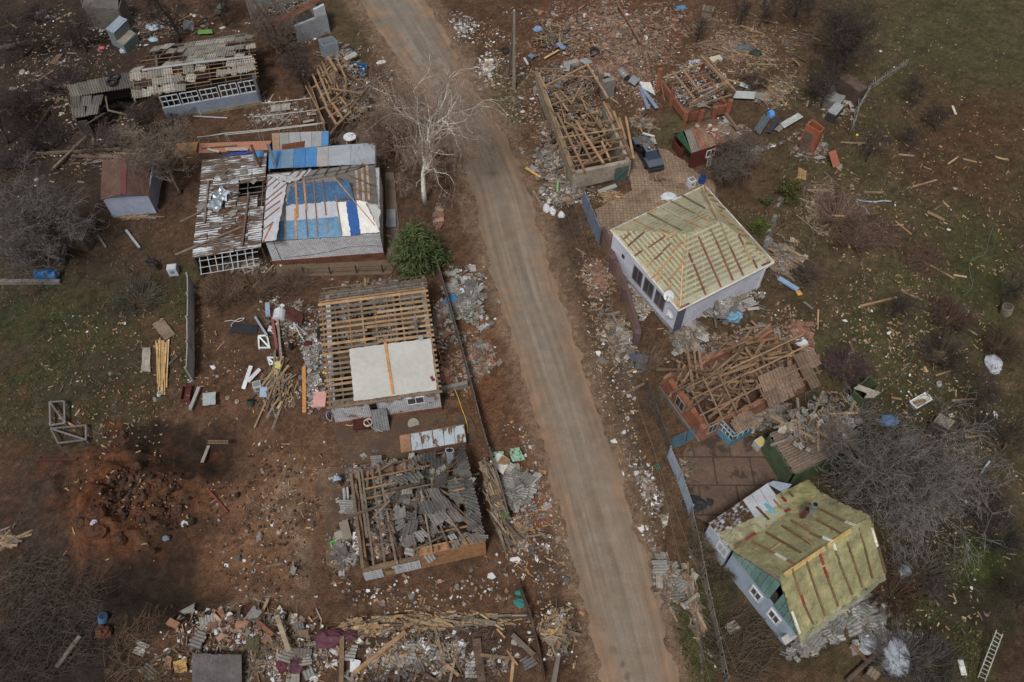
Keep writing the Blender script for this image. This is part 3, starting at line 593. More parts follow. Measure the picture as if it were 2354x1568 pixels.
 for j, (a, b) in enumerate(rows):
  for i in range(5):
   s0, s1 = i * .2, i * .2 + .205
   if (j, i) in ((2, 3), (2, 4)) : continue
   if (j, i) in ((3, 4),): s1 -= .1
   def f(mb):
    lift = Vector((0, 0, rnd.uniform(0, .06)))
    o = P(s0, a) + lift; mb.corr(o, P(s0, b + .02) + lift * .3 - o, P(s1, a) + lift * .5 - o, .24, .05, K(194, 198, 204), 'rusty_sheet', jag=.12 if rnd.random() < .5 else 0.0, tint=.06)
   part(f, 'roof_sheet', n)
 def fr(mb):
  for s_ in (.02, .25, .5, .74, .97): mb.bar(P(s_, 0) - Vector((0, 0, .12)), P(s_, 1.02) - Vector((0, 0, .12)), .06, .1, K(130, 126, 122), 'metal')
  for t_ in (.02, .3, .36, .42, .5, .75, 1.0): mb.bar(P(0, t_) - Vector((0, 0, .2)), P(1, t_) - Vector((0, 0, .2)), .05, .06, K(150, 148, 146), 'metal')
  for s_ in (0, .5, 1):
   for t_ in (0, .5, 1): p = P(s_, t_); mb.bar(Vector((p.x, p.y, 0)), p - Vector((0, 0, .2)), .1, .1, K(110, 100, 92), 'metal')
 part(fr, 'frame', n)
 def aw(mb):
  for (a, b) in (((0, .02), (0, .98)), ((0, .02), (1, .02))):
   p, q_ = P(*a), P(*b); mb.box8([Vector((p.x, p.y, 0)), Vector((q_.x, q_.y, 0)), Vector((q_.x + .1, q_.y - .1, 0)), Vector((p.x + .1, p.y - .1, 0))], [p - Vector((0, 0, .3)), q_ - Vector((0, 0, .3)), q_ + Vector((.1, -.1, -.3)), p + Vector((.1, -.1, -.3))], K(92, 78, 68), 'wood')
 part(aw, 'wall', n)
 def greenhouse(mb):     # glazed metal frames hanging off the front
  c = K(184, 188, 192)
  for i in range(8):
   s_ = .1 + i * .11; p = P(s_, 1.0); mb.bar(p, p + Vector((rnd.uniform(-.1, .2), -.9, -1.3)), .05, .05, c, 'painted_metal')
  for d in (.3, .65, 1.0): mb.bar(P(.08, 1) + Vector((0, -.9 * d, -1.3 * d)), P(.95, 1) + Vector((0, -.9 * d, -1.3 * d)), .045, .045, c, 'painted_metal')
 part(greenhouse, 'glazing_frame', n)
 return P
AP = brick_house()
def loose(name, a, b, za, zb, w, h, c, label, cat, group=None, m='wood', tile=OV, rnd_tube=False):
 mb = MB(); p, q = at(tile(*a), za), at(tile(*b), zb)
 if rnd_tube: mb.tube([p, p.lerp(q, .5), q], w / 2, c, m, 8)
 else: mb.bar(p, q, w, h, c, m)
 return mb.build(name, None, False, (label, cat, group))
for a, b, w, l in (((2, 1165), (605, 912), .16, 'longest grey pole lying slantwise across the torn corrugated roof'), ((600, 1078), (660, 605), .16, 'grey pole lying upright beside the hole in the corrugated roof'), ((262, 880), (300, 500), .14, 'brown grey pole on the outer edge of the corrugated roof'), ((45, 870), (265, 765), .12, 'short grey pole sticking out past the corrugated annex wall'), ((245, 330), (760, 358), .12, 'long beam lying on the back edge of the corrugated roof'), ((480, 660), (585, 606), .1, 'thin board end lying in the hole of the corrugated roof'), ((330, 1040), (600, 985), .1, 'thin weathered board on the lower corrugated roof')):
 loose('pole', a, b, 2.95, 2.95, w, .1, pick(GREYW), l, 'pole', 'poles lying on the annex roof', tile=A6)
def crumple():
 mb = MB(); z = 2.95; q = [at(A6(290, 740), z), at(A6(380, 780), z), at(A6(495, 610), z + .3), at(A6(400, 545), z + .3)]
 mb.sheet(q, 7, 9, K(168, 178, 188), 'metal', Vector((0, 0, 1)), .16, edge=.12); mb.build('metal_sheet', None, False, ('crumpled shiny metal sheet lying on the torn corrugated roof', 'metal sheet'))
 for k in range(9):
  s_, t_ = rnd.uniform(.1, .9), rnd.uniform(.1, .95); p = AP(s_, t_) + Vector((0, 0, .1)); mb = MB(); a = rnd.uniform(0, 3.1)
  d = Vector((math.cos(a), math.sin(a), 0)); mb.corr(p, d * rnd.uniform(.4, .8), Vector((-d.y, d.x, 0)) * rnd.uniform(.4, .8), .2, .03, pick(SLATE), jag=.3); mb.build('slate_fragment', None, False, ('grey slate fragment lying on the torn corrugated annex roof', 'slate fragment', 'slate pieces on the annex roof'))
 for k in range(7):
  mb = MB(); p = AP(rnd.uniform(.1, .9), rnd.uniform(.5, .95)) + Vector((0, 0, .06)); rr_ = rnd.uniform(.3, .6)
  mb.sheet([p + Vector((-rr_, -rr_ * .7, 0)), p + Vector((rr_, -rr_ * .8, 0)), p + Vector((rr_, rr_ * .6, 0)), p + Vector((-rr_, rr_ * .7, 0))], 5, 5, K(92, 60, 40), 'earth', Vector((0, 0, 1)), .07, edge=.2); o = mb.build('dirt'); o['kind'] = 'stuff'
crumple()

# ---------------------------------------------------------------- low brick house, battens open above, one white canvas
def canvas_house():
 ze = 2.85
 w0, w1, wb = at(C4(940, 1290), ze), at(C4(1918, 1150), ze), at(C4(870, 262), ze)
 F = Frame(w0, w1, back=wb); L, D = F.L, F.D
 t = thing('brick_house', F.p(L / 2, 0, 0), 'white brick house with bare roof battens and one large off-white canvas', 'house')
 part(lambda mb: walls(mb, F, 0, L, 0, D, .62, ze - .1, .35, K(216, 216, 220), 'flaked_brick'), 'wall', t)
 part(lambda mb: walls(mb, F, -.05, L + .05, -.05, D + .05, -.1, .616, .4, K(118, 78, 60), 'red_brick'), 'plinth', t, 'bare red brick plinth')
 floor_slab(t, F, .35, L - .35, .35, D - .35, .5, K(70, 56, 46))
 def inner(mb):
  for a in (L * .34, L * .66): mb.box8([F.p(a, .36, .5), F.p(a + .15, .36, .5), F.p(a + .15, D - .36, .5), F.p(a, D - .36, .5)], [F.p(a, .36, 2.6), F.p(a + .15, .36, 2.6), F.p(a + .15, D - .36, 2.4), F.p(a, D - .36, 2.4)], K(150, 138, 124), 'plaster')
  for b in (D * .45, D * .72): mb.box8([F.p(.36, b, .5), F.p(L - .36, b, .5), F.p(L - .36, b + .15, .5), F.p(.36, b + .15, .5)], [F.p(.36, b, 2.5), F.p(L - .36, b, 2.5), F.p(L - .36, b + .15, 2.5), F.p(.36, b + .15, 2.5)], K(150, 130, 110), 'plaster')
 part(inner, 'partition_wall', t)
 # windows of the front: one broken, one with glass
 inset(F, L * .335, L * .425, 1.45, 2.55, 'F', 0, 'window', K(150, 156, 164), K(22, 20, 20), t, cross=False)
 inset(F, L * .69, L * .855, 1.55, 2.45, 'F', 0, 'window', WHITE, K(70, 74, 78), t)
 rb = D * .73; zr = ze + 2.15
 E0, E1, R0, R1 = F.p(-.1, -.3, ze), F.p(L + .1, -.3, ze), F.p(-.1, rb, zr), F.p(L + .1, rb, zr)
 B0, B1 = F.p(-.1, D + .2, ze), F.p(L + .1, D + .2, ze)
 timber_roof(t, E0, E1, R0, R1, 9, 21, .17, .19, WOODS, [K(156, 124, 90), K(136, 110, 82), K(168, 138, 102), K(120, 100, 80), K(112, 96, 80)], lap=.75, bend=.04)
 timber_roof(t, B1, B0, R1, R0, 9, 10, .15, .14, WOODS, GREYW, miss=.3)
 part(lambda mb: mb.bar(R0, R1, .1, .18, pick(WOODS)), 'ridge_beam', t)
 for b in (.1, D - .1): part(lambda mb: mb.bar(F.p(-.05, b, ze - .04), F.p(L + .05, b, ze - .04), .2, .12, pick(GREYW)), 'wall_plate', t)
 pl = Plane(E0, E1, R1)
 q = [pl.on(C4(*p), .2) for p in ((1155, 1245), (1900, 1140), (1842, 680), (1112, 775))]
 o = None
 def cv(mb): mb.sheet(q, 34, 26, K(176, 175, 168), 'canvas', pl.n, .012, edge=.03);
 part(cv, 'canvas', t, smooth=True)
 part(lambda mb: mb.sheet([q[1].lerp(q[2], .1), q[1].lerp(q[2], .12) + (q[1] - q[2]) * .01, q[1].lerp(q[2], .3), q[1].lerp(q[2], .3)], 1, 1, K(190, 190, 184), 'canvas'), 'canvas_hem', t)
 part(lambda mb: laths(mb, pl, [(C4(1435, 718), C4(1507, 1182))], .2, .05, [K(186, 134, 80)], .25), 'lath', t, 'long fresh lath down the middle of the canvas')
 part(lambda mb: mb.poly([pl.on(C4(*p), .225) for p in ((1835, 1030), (1858, 1012), (1868, 1036), (1884, 1040), (1880, 1062), (1856, 1068), (1848, 1050))], pl.n, .004, K(122, 30, 34), 'cloth'), 'paint_stain', t, 'dark red stain on the canvas')
 def pipe(mb):
  p = F.p(L * .87, D * .44, ze + 1.1); mb.tube([p, p + Vector((0, .05, 1.4)), p + Vector((0, .05, 1.5))], [.13, .13, .17], K(150, 150, 156), 'metal', 10)
  mb.tube([F.p(L * .9, D * .36, ze + .95), F.p(L * .9, D * .36, ze + 1.5)], .17, K(168, 178, 188), 'metal', 10)
 part(pipe, 'chimney_pipe', t)
 mb = MB(); p = at(C4(1350, 1440), .15); q1 = at(C4(1418, 1432), .15); top = F.p(L * .385, -.25, 1.9)
 d = (q1 - p) * 1.9; s0 = F.p(L * .345, -1.0, .1); s1 = F.p(L * .345, -.12, 1.75); mb.corr(s0, F.u * 1.13, s1 - s0, .19, .03, K(120, 122, 122), 'slate'); mb.build('slate_sheet', None, False, ('whole grey corrugated slate sheet leaning on the white brick wall', 'slate sheet'))
 mb = MB(); s0 = F.p(L * .16, -.9, .6); mb.box8([s0, s0 + F.u * 1.15, s0 + F.u * 1.15 + F.v * .9, s0 + F.v * .9], [s0 + Vector((0, 0, .06)), s0 + F.u * 1.15 + Vector((0, 0, .06)), s0 + F.u * 1.15 + F.v * .9 + Vector((0, 0, .06)), s0 + F.v * .9 + Vector((0, 0, .06))], K(74, 36, 26), 'rust')
 tb = thing('table', F.p(L * .22, -.5, 0), 'dark brown metal topped table with wire coil against the white brick wall', 'table'); mb.build('tabletop', tb)
 for a, b in ((.1, .1), (1.05, .1), (.1, .8), (1.05, .8)): part(lambda m_: m_.bar(Vector((s0 + F.u * a + F.v * b).to_tuple()) - Vector((0, 0, .6)), s0 + F.u * a + F.v * b, .06, .06, K(120, 80, 56)), 'leg', tb)
 def coil(p0, rad, n, name, label, c):
  m_ = MB()
  ps = [p0 + Vector((math.cos(a * .7) * rad * (1 + .15 * math.sin(a * 1.7)), math.sin(a * .7) * rad * (1 + .12 * math.cos(a)), .012 * a * .3)) for a in range(n)]
  ps += [ps[-1] + Vector((.5, -.6, -.3)), ps[-1] + Vector((1.2, -.75, -.55))]
  m_.tube(ps, .022, c, 'rubber', 4); m_.build(name, None, False, (label, 'cable'))
 coil(s0 + F.u * 1.1 + F.v * .4 + Vector((0, 0, .1)), .3, 40, 'cable_coil', 'pale cable coil lying on the dark brown table', K(196, 180, 164))
 return F, L, D, ze
CF = canvas_house()

UPV, V3_ = Vector((0, 0, 1)), Vector
# ---------------------------------------------------------------- ruin with the slate torn off its hipped roof
def slate_face(t, e0, e1, r0, r1, keep, col=SLATE, r=rnd, jag=.25, w=.95, h=1.15, off=.1, name='slate_sheet'):
 """rows of corrugated slate on the slope e0 e1 r1 r0; keep(s,t) -> chance that a sheet is still there"""
 n = (e1 - e0).cross(r0 - e0).normalized()
 if n.z < 0: n = -n
 H = ((r0 + r1) / 2 - (e0 + e1) / 2).length; nr = max(1, round(H / h))
 for j in range(nr):
  t0, t1 = j / nr, (j + 1) / nr + .02
  a0, a1 = e0.lerp(r0, t0), e1.lerp(r1, t0); b0, b1 = e0.lerp(r0, t1), e1.lerp(r1, t1)
  W = (a1 - a0).length; nc = max(1, round(W / w))
  for i in range(nc):
   s0, s1 = i / nc, (i + 1) / nc
   k = keep((s0 + s1) / 2, (t0 + t1) / 2)
   if r.random() > k: continue
   o = a0.lerp(a1, s0) + n * (off + r.uniform(0, .05)); du = a0.lerp(a1, s1) - a0.lerp(a1, s0); dv = b0.lerp(b1, (s0 + s1) / 2) - a0.lerp(a1, (s0 + s1) / 2)
   if k < .9: rot = r.uniform(-.3, .3); c_, s_ = math.cos(rot), math.sin(rot); x, y = du.copy(), dv.copy(); du = x * c_ + y * s_ * .8; dv = y * c_ - x * s_ * 1.2
   part(lambda mb: mb.corr(o, du, dv, .25, .05, pick(col, r), 'slate', jag=jag if k < .97 else jag * .5, r=r), name, t)
def slate_ruin():
 ze = 2.3
 FL, FR, BR, BL = at(C6(535, 1285), ze - .4), at(C6(1660, 1040), ze), at(C6(1495, 185), ze), at(C6(420, 400), ze)
 F = Frame(at(C6(545, 1290), ze), FR, back=BR); L, D = F.L, F.D
 t = thing('ruined_house', F.p(L / 2, 0, 0), 'roofless clay walled house with broken grey slate hanging on its rafters', 'house')
 part(lambda mb: walls(mb, F, L * .46, L, 0, .5, 0, ze - .1, .45, K(152, 110, 72), 'straw', 'F', .25), 'wall', t, 'ochre clay front wall')
 part(lambda mb: walls(mb, F, 0, L * .46, 0, .5, 0, 1.5, .4, K(120, 96, 76), 'wood', 'F', .2), 'wall', t)
 part(lambda mb: walls(mb, F, 0, L, .46, D, 0, 1.9, .4, K(128, 98, 74), 'straw', 'RBL', .5), 'wall', t)
 def clad(mb):
  for i in range(6):
   a, b = i * .46 * L / 6, (i + .97) * .46 * L / 6
   if i == 2: continue
   mb.corr(F.p(a, -.06, .25), F.p(b, -.06, .25) - F.p(a, -.06, .25), F.p(a, -.05, 1.62) - F.p(a, -.06, .25), .3, .012, jit(K(176, 180, 184), .05), 'painted_metal')
 part(clad, 'cladding', t, 'silver sheet cladding on the left half')
 part(lambda mb: [mb.bar(F.p(.32 * L * .5 + .1, -.07, .4 + k * .17), F.p(.5 * L * .46 + .1, -.07, .4 + k * .17), .02, .15, pick(WOODS)) for k in range(6)], 'lath_panel', t)
 floor_slab(t, F, .4, L - .4, .45, D - .4, .35, K(94, 72, 54), 'earth')
 zr = ze + 2.6
 A = at(C6(1190, 565), zr - .2); B = at(C6(1010, 600), zr - .4)      # what is left of the ridge
 E = lambda a, b, z=ze: F.p(a, b, z)
 e0, e1, k1, k0 = E(L * .28, 0), E(L, 0), E(L, D), E(L * .15, D)
 # joists and rafters of the open part
 for i in range(10):
  a = L * (.1 + .088 * i)
  part(lambda mb: mb.bar(E(a, .1, ze - .15), E(a + rnd.uniform(-.2, .2), D - .1, ze - .15 + rnd.uniform(-.2, .2)), .14, .16, pick(GREYW)), 'joist', t)
 for i in range(10):
  b = D * (.06 + .1 * i)
  if i > 5: c0, c1 = E(L * .12, b, ze + .05), E(L * .98, b, ze + .25)
  else: c0, c1 = E(L * .48, b, ze + .1 + .3 * i), E(L * .92, b, ze + .1 + .3 * i)
  part(lambda mb: mb.bar(c0, c1 + Vector((0, 0, rnd.uniform(-.2, .2))), .1, .07, pick(WOODS)), 'batten', t)
 for s in (.1, .3, .5, .7, .9):
  part(lambda mb: mb.bar(e1.lerp(k1, s), A.lerp(A + F.v * .5, s), .1, .14, pick(GREYW)), 'rafter', t)
 for s in (.2, .4, .6, .8):
  part(lambda mb: mb.bar(e0.lerp(e1, s), B.lerp(A, s), .1, .14, pick(GREYW)), 'rafter', t)
 part(lambda mb: mb.bar(e1, A, .14, .18, pick(GREYW)), 'hip_rafter', t); part(lambda mb: mb.bar(k1, A, .14, .18, pick(GREYW)), 'hip_rafter', t)
 part(lambda mb: mb.bar(E(.1, .1, 2), E(.1, D - .1, 1.9), .2, .2, pick(GREYW)), 'wall_plate', t); part(lambda mb: mb.bar(E(.6, D * .3, 1.95), E(.6, D - .1, 1.95), .16, .16, pick(GREYW)), 'wall_plate', t)
 dark = [K(104, 100, 96), K(92, 88, 84), K(114, 110, 104)]
 hole = {(1, 1), (2, 3)}
 slate_face(t, e1, k1, A.lerp(e1, .03), A.lerp(k1, .03), lambda s, u: .99 if u < .35 or .3 < s < .75 and rnd.random() < .6 else .35, dark, jag=.3, w=.8, h=1.0)
 slate_face(t, e0.lerp(e1, .35), e1, A.lerp(B, .6), A, lambda s, u: (.85 if u > .7 else .4), dark, jag=.45, w=.7, h=.9)
 slate_face(t, e0, e0.lerp(e1, .4), B.lerp(e0, .2), A.lerp(B, .6), lambda s, u: .3, dark, jag=.4)
 slate_face(t, k1, k0, A, B, lambda s, u: .1 if u < .5 else .18, dark, jag=.4)
 rq = random.Random(9)
 for i in range(34):
  a, b = rq.uniform(.08, .95) * L, rq.uniform(.05, .95) * D; an = rq.choice((0, 1.57)) + rq.gauss(0, .45); l_ = rq.uniform(.7, 2.2); dd = (F.u * math.cos(an) + F.v * math.sin(an)) * l_; p = E(a, b, rq.uniform(1.2, 2.9)); tz = UPV * rq.uniform(-.35, .35)
  part(lambda mb: mb.bar(p - dd - tz, p + dd + tz, rq.uniform(.08, .18), rq.uniform(.05, .12), pick(GREYW, rq)), 'fallen_timber', t)
 for i in range(95):
  a, b = rq.uniform(.3, .95) * L, rq.uniform(.05, .85) * D; an = rq.uniform(0, 6.28); dd = F.u * math.cos(an) + F.v * math.sin(an) + UPV * rq.gauss(0, .25); ee = V3_((-dd.y, dd.x, rq.gauss(0, .25))); p = E(a, b, rq.uniform(2.0, 3.6 if b < D * .6 else 2.6))
  part(lambda mb: mb.corr(p, dd * rq.uniform(.25, .75), ee * rq.uniform(.35, 1.0), .2, .035, pick(dark + [K(140, 136, 130)], rq), 'slate', jag=.4, r=rq), 'slate_sheet', t)
 for x, y in ((1335, 230), (1362, 225)):
  q = at(C6(x, 295), 3.2)
  mb = MB(); mb.tube([q - Vector((0, 0, 1.2)), q + Vector((0, 0, .9)), q + Vector((0, 0, 1.05))], [.16, .16, .2], K(138, 142, 146), 'concrete', 10); mb.tube([q + Vector((0, 0, 1.04)), q + Vector((0, 0, 1.06))], .13, K(30, 28, 28), 'rubber', 10)
  mb.build('chimney_pipe', t)
 mb = MB(); q = [at(C6(*p), 1.0) for p in ((905, 250), (1490, 150), (1470, 0), (890, 100))]
 tb = thing('flat_roof', at(C6(1180, 130), 0), 'low lean-to roof of flaked blue grey and rusty sheet beside the slate ruin', 'shed')
 for i in range(6):
  a, b = i / 6 + .003, (i + 1) / 6 - .003
  part(lambda m_: m_.sheet([q[0].lerp(q[1], a), q[0].lerp(q[1], b), q[3].lerp(q[2], b), q[3].lerp(q[2], a)], 3, 3, K(150, 110, 84) if i == 0 else K(166, 178, 186), 'rust' if i == 0 else 'flaked_sheet', rum=.01), 'roof_sheet', tb)
 part(lambda m_: [m_.box8([Vector((a.x, a.y, 0)), Vector((b.x, b.y, 0)), Vector((b.x, b.y + .1, 0)), Vector((a.x, a.y + .1, 0))], [a - Vector((0, 0, .03)), b - Vector((0, 0, .03)), b + Vector((0, .1, -.03)), a + Vector((0, .1, -.03))], K(120, 92, 74), 'wood') for a, b in ((q[0], q[1]), (q[1], q[2]), (q[2], q[3]), (q[3], q[0]))], 'wall', tb)
 return F, L, D
SF = slate_ruin()

# ---------------------------------------------------------------- white house under clear yellowish film
def film_house():
 ze = 3.2
 Wc, Nc, Ec, Sc = at(C2(98, 716), ze), at(C2(938, 318), ze), at(C2(1560, 1003), ze), at(C2(706, 1438), ze)
 R1_, R2 = at(C2(782, 752), 5.3), at(C2(1068, 628), 5.3)
 F = Frame(at(C2(712, 1432), ze), at(C2(1535, 1015), ze), back=at(C2(120, 722), ze)); L, D = F.L, F.D - .35
 t = thing('white_house', F.p(L / 2, 0, 0), 'white walled house with a clear film stretched over its open battened roof', 'house')
 part(lambda mb: walls(mb, F, .15, L - .15, .15, D, 0, ze - .05, .35, K(196, 198, 212), 'plaster'), 'wall', t)
 part(lambda mb: walls(mb, F, .09, L - .09, .09, D + .06, -.1, .4, .35, K(150, 150, 158), 'concrete'), 'plinth', t)
 part(lambda mb: mb.box8([F.p(.03, .02, 0), F.p(.75, .02, 0), F.p(.75, .14, 0), F.p(.03, .14, 0)], [F.p(.03, .02, ze - .1), F.p(.75, .02, ze - .1), F.p(.75, .14, ze - .1), F.p(.03, .14, ze - .1)], K(92, 92, 108), 'plaster'), 'pilaster', t, 'dark grey corner pilaster')
 F2 = Frame(F.p(.15, .15, 0), F.p(L - .15, .15, 0)); F2.L = L - .3; F2.D = D - .15
 for a in (D * .17, D * .335, D * .5): inset(F2, a, a + 1.25, .9, 2.6, 'L', 0, 'window', K(118, 114, 122), K(74, 70, 74), t)
 part(lambda mb: mb.box8([F2.p(-.03, D * .78, 1.9), F2.p(-.003, D * .78, 1.9), F2.p(-.003, D * .82, 1.9), F2.p(-.03, D * .82, 1.9)], [F2.p(-.03, D * .78, 2.3), F2.p(-.003, D * .78, 2.3), F2.p(-.003, D * .82, 2.3), F2.p(-.03, D * .82, 2.3)], K(80, 74, 76), 'metal'), 'vent', t)
 # ceiling with grey fibre panels under the battens
 part(lambda mb: mb.box8([F.p(.2, .2, ze - .3), F.p(L - .2, .2, ze - .3), F.p(L - .2, D - .1, ze - .3), F.p(.2, D - .1, ze - .3)], [F.p(.2, .2, ze - .12), F.p(L - .2, .2, ze - .12), F.p(L - .2, D - .1, ze - .12), F.p(.2, D - .1, ze - .12)], K(92, 92, 96), 'old_plaster'), 'ceiling', t)
 faces = {'SE': (Sc, Ec, R1_, R2), 'NE': (Ec, Nc, R2, R2), 'NW': (Nc, Wc, R2, R1_), 'SW': (Wc, Sc, R1_, R1_)}
 for k, (a, b, c, d) in faces.items():
  q = [a, b, d, c]
  n = (b - a).cross(c - a).normalized(); n = n if n.z > 0 else -n
  nb = 13; nr = 8
  for j in range(nb):
   s = (j + .3) / nb; p, q_ = a.lerp(c, s) - n * .1, b.lerp(d, s) - n * .1
   part(lambda mb: mb.bar(p, q_, .16, .04, jit(K(196, 182, 146), .1), 'wood', n), 'batten', t)
  for i in range(nr):
   s = (i + .5) / nr
   m0 = a.lerp(b, s); m1 = c.lerp(d, s) if c != d else c
   if c == d: # jack rafters of a hip end run square to the eave
    f = 1 - abs(2 * s - 1); m1 = a.lerp(b, s) + (c - a.lerp(b, .5)) * f
   part(lambda mb: mb.bar(m0 - n * .2, m1 - n * .2, .07, .14, jit(K(168, 146, 112), .15), 'wood', n), 'rafter', t)
 def grid(mb, k, nu, nv):
  a, b, c, d = faces[k]; n = (b - a).cross(c - a).normalized(); n = n if n.z > 0 else -n
  if (b - a).cross(c - a).dot(n) > 0: mb.sheet([a, b, d, c], nu, nv, K(190, 186, 154), 'film' if k in ('SE', 'SW') else 'milky_film', n, .03)
  else: mb.sheet([b, a, c, d], nu, nv, K(190, 186, 154), 'film' if k in ('SE', 'SW') else 'milky_film', n, .03)
 for k in faces: part(lambda mb: grid(mb, k, 26, 16), 'film_sheet', t, {'SE': 'clear film over the battened front slope', 'SW': 'clear film over the road side hip', 'NW': 'milky yellow film over the back slope', 'NE': 'milky yellow film over the meadow side hip'}[k], True)
 pl = {k: Plane(v[0], v[1], v[2]) for k, v in faces.items()}
 RED, OR, BR = [K(122, 76, 62), K(112, 68, 58)], [K(184, 138, 92), K(172, 124, 80)], [K(128, 112, 84), K(112, 98, 76)]
 def ls(k, L_, w_, cs):
  for a, b in L_: part(lambda mb: laths(mb, pl[k], [(C2(*a), C2(*b))], w_, .05, [pick(cs)], .06), 'lath', t)
 ls('SE', [((883, 775), (1085, 1228)), ((1040, 810), (1192, 1168)), ((1162, 858), (1285, 1125)), ((795, 922), (830, 1010)), ((838, 1022), (948, 1298)), ((1242, 762), (1285, 850)), ((1372, 982), (1408, 1060)), ((720, 1415), (800, 1375)), ((1450, 1035), (1525, 1003))], .14, RED)
 ls('SE', [((1288, 852), (1352, 985))], .12, OR); ls('SE', [((1072, 635), (1160, 855)), ((988, 705), (1040, 805))], .11, BR)
 ls('SW', [((250, 860), (396, 735)), ((432, 875), (590, 768)), ((204, 805), (272, 745)), ((488, 980), (555, 920)), ((308, 950), (380, 900)), ((560, 905), (632, 838))], .12, RED)
 ls('SW', [((462, 1152), (646, 952)), ((640, 915), (738, 815)), ((412, 1048), (482, 970)), ((626, 1155), (752, 1005)), ((500, 1180), (570, 1098)), ((586, 1270), (650, 1195)), ((670, 1360), (716, 1318)), ((682, 1380), (720, 1412))], .13, OR)
 ls('SW', [((770, 775), (742, 1010)), ((740, 1030), (722, 1400))], .1, [K(186, 150, 110)]); ls('SW', [((584, 790), (690, 745))], .22, [K(176, 146, 108)])
 ls('NW', [((425, 562), (735, 722)), ((628, 453), (852, 568)), ((728, 402), (942, 522))], .15, BR); ls('NW', [((540, 505), (730, 606))], .13, [K(168, 162, 144)])
 ls('NW', [((302, 625), (482, 712)), ((748, 622), (892, 686)), ((876, 582), (984, 632)), ((530, 708), (618, 740)), ((135, 705), (245, 716)), ((440, 555), (512, 522))], .12, OR)
 ls('NE', [((990, 505), (1055, 620)), ((938, 320), (960, 382))], .16, OR); ls('NE', [((906, 338), (988, 495))], .14, BR)
 ls('NE', [((1060, 505), (1120, 530)), ((1075, 570), (1130, 598)), ((1148, 652), (1204, 668)), ((1222, 702), (1290, 728)), ((1240, 750), (1335, 775)), ((985, 440), (1062, 462)), ((1400, 880), (1455, 900)), ((1065, 545), (1095, 540)), ((970, 402), (1010, 408)), ((1310, 825), (1365, 845))], .1, [K(176, 124, 66), K(120, 92, 64)])
 def gut(mb):
  for a, b in ((Sc, Ec), (Wc, Sc), (Nc, Wc), (Ec, Nc)): mb.tube([a + Vector((0, 0, -.05)), b + Vector((0, 0, -.05))], .07, K(206, 204, 200), 'painted_metal', 6)
 def one(a, b): return lambda mb: mb.tube([a + Vector((0, 0, -.05)), b + Vector((0, 0, -.05))], .07, K(206, 204, 200), 'painted_metal', 6)
 for a, b in ((Sc, Ec), (Wc, Sc), (Nc, Wc), (Ec, Nc)): part(one(a, b), 'gutter', t)
 part(lambda mb: mb.tube([Ec + Vector((0, 0, -.1)), F.p(L - .5, .08, 2.7), F.p(L - .5, .08, .1), F.p(L - .5, -.2, .05)], .06, K(206, 206, 212), 'painted_metal', 6), 'downpipe', t)
 def dish(p, d, rad, label, standing):
  o = thing('satellite_dish', p, label, 'satellite dish'); d = Vector(d).normalized(); sd = d.cross(Vector((0, 0, 1))).normalized(); up = sd.cross(d)
  def bowl(mb):
   n, m_ = 20, 5; vs = []
   for j in range(m_ + 1):
    for i in range(n): a = 2 * math.pi * i / n; r_ = rad * j / m_; vs.append(p + (sd * math.cos(a) + up * math.sin(a)) * r_ + d * (r_ / rad) ** 2 * rad * .3)
   mb.add(vs, [(j * n + i, j * n + (i + 1) % n, (j + 1) * n + (i + 1) % n, (j + 1) * n + i) for j in range(m_) for i in range(n)], K(198, 200, 204), 'painted_metal')
  part(bowl, 'bowl', o, smooth=True)
  def arm(mb): mb.tube([p - up * rad * .9 + d * .2, p + d * rad * 1.2], .025, K(120, 120, 120), 'metal', 5); mb.box(p + d * rad * 1.2, Vector((.07, 0, 0)), Vector((0, .07, 0)), Vector((0, 0, .07)), K(190, 190, 190), 'plastic')
  part(arm, 'arm', o)
  if standing: part(lambda mb: mb.tube([p - d * .05, p - d * .35 + Vector((0, 0, -.3)), p - d * .35 + Vector((0, 0, -standing))], .03, K(90, 90, 94), 'metal', 6), 'mast', o)
  return o
 dish(at(C2(622, 1308), 3.3), (-.45, -.6, .65), .43, 'larger pale satellite dish on a mast beside the film covered corner', .9)
 dish(at(C2(645, 1462), 2.2), (-.9, -.5, .1), .42, 'lower satellite dish fixed edge-on to the white wall', 0)
 globals()['dish'] = dish
 return F, L, D
WF = film_house()

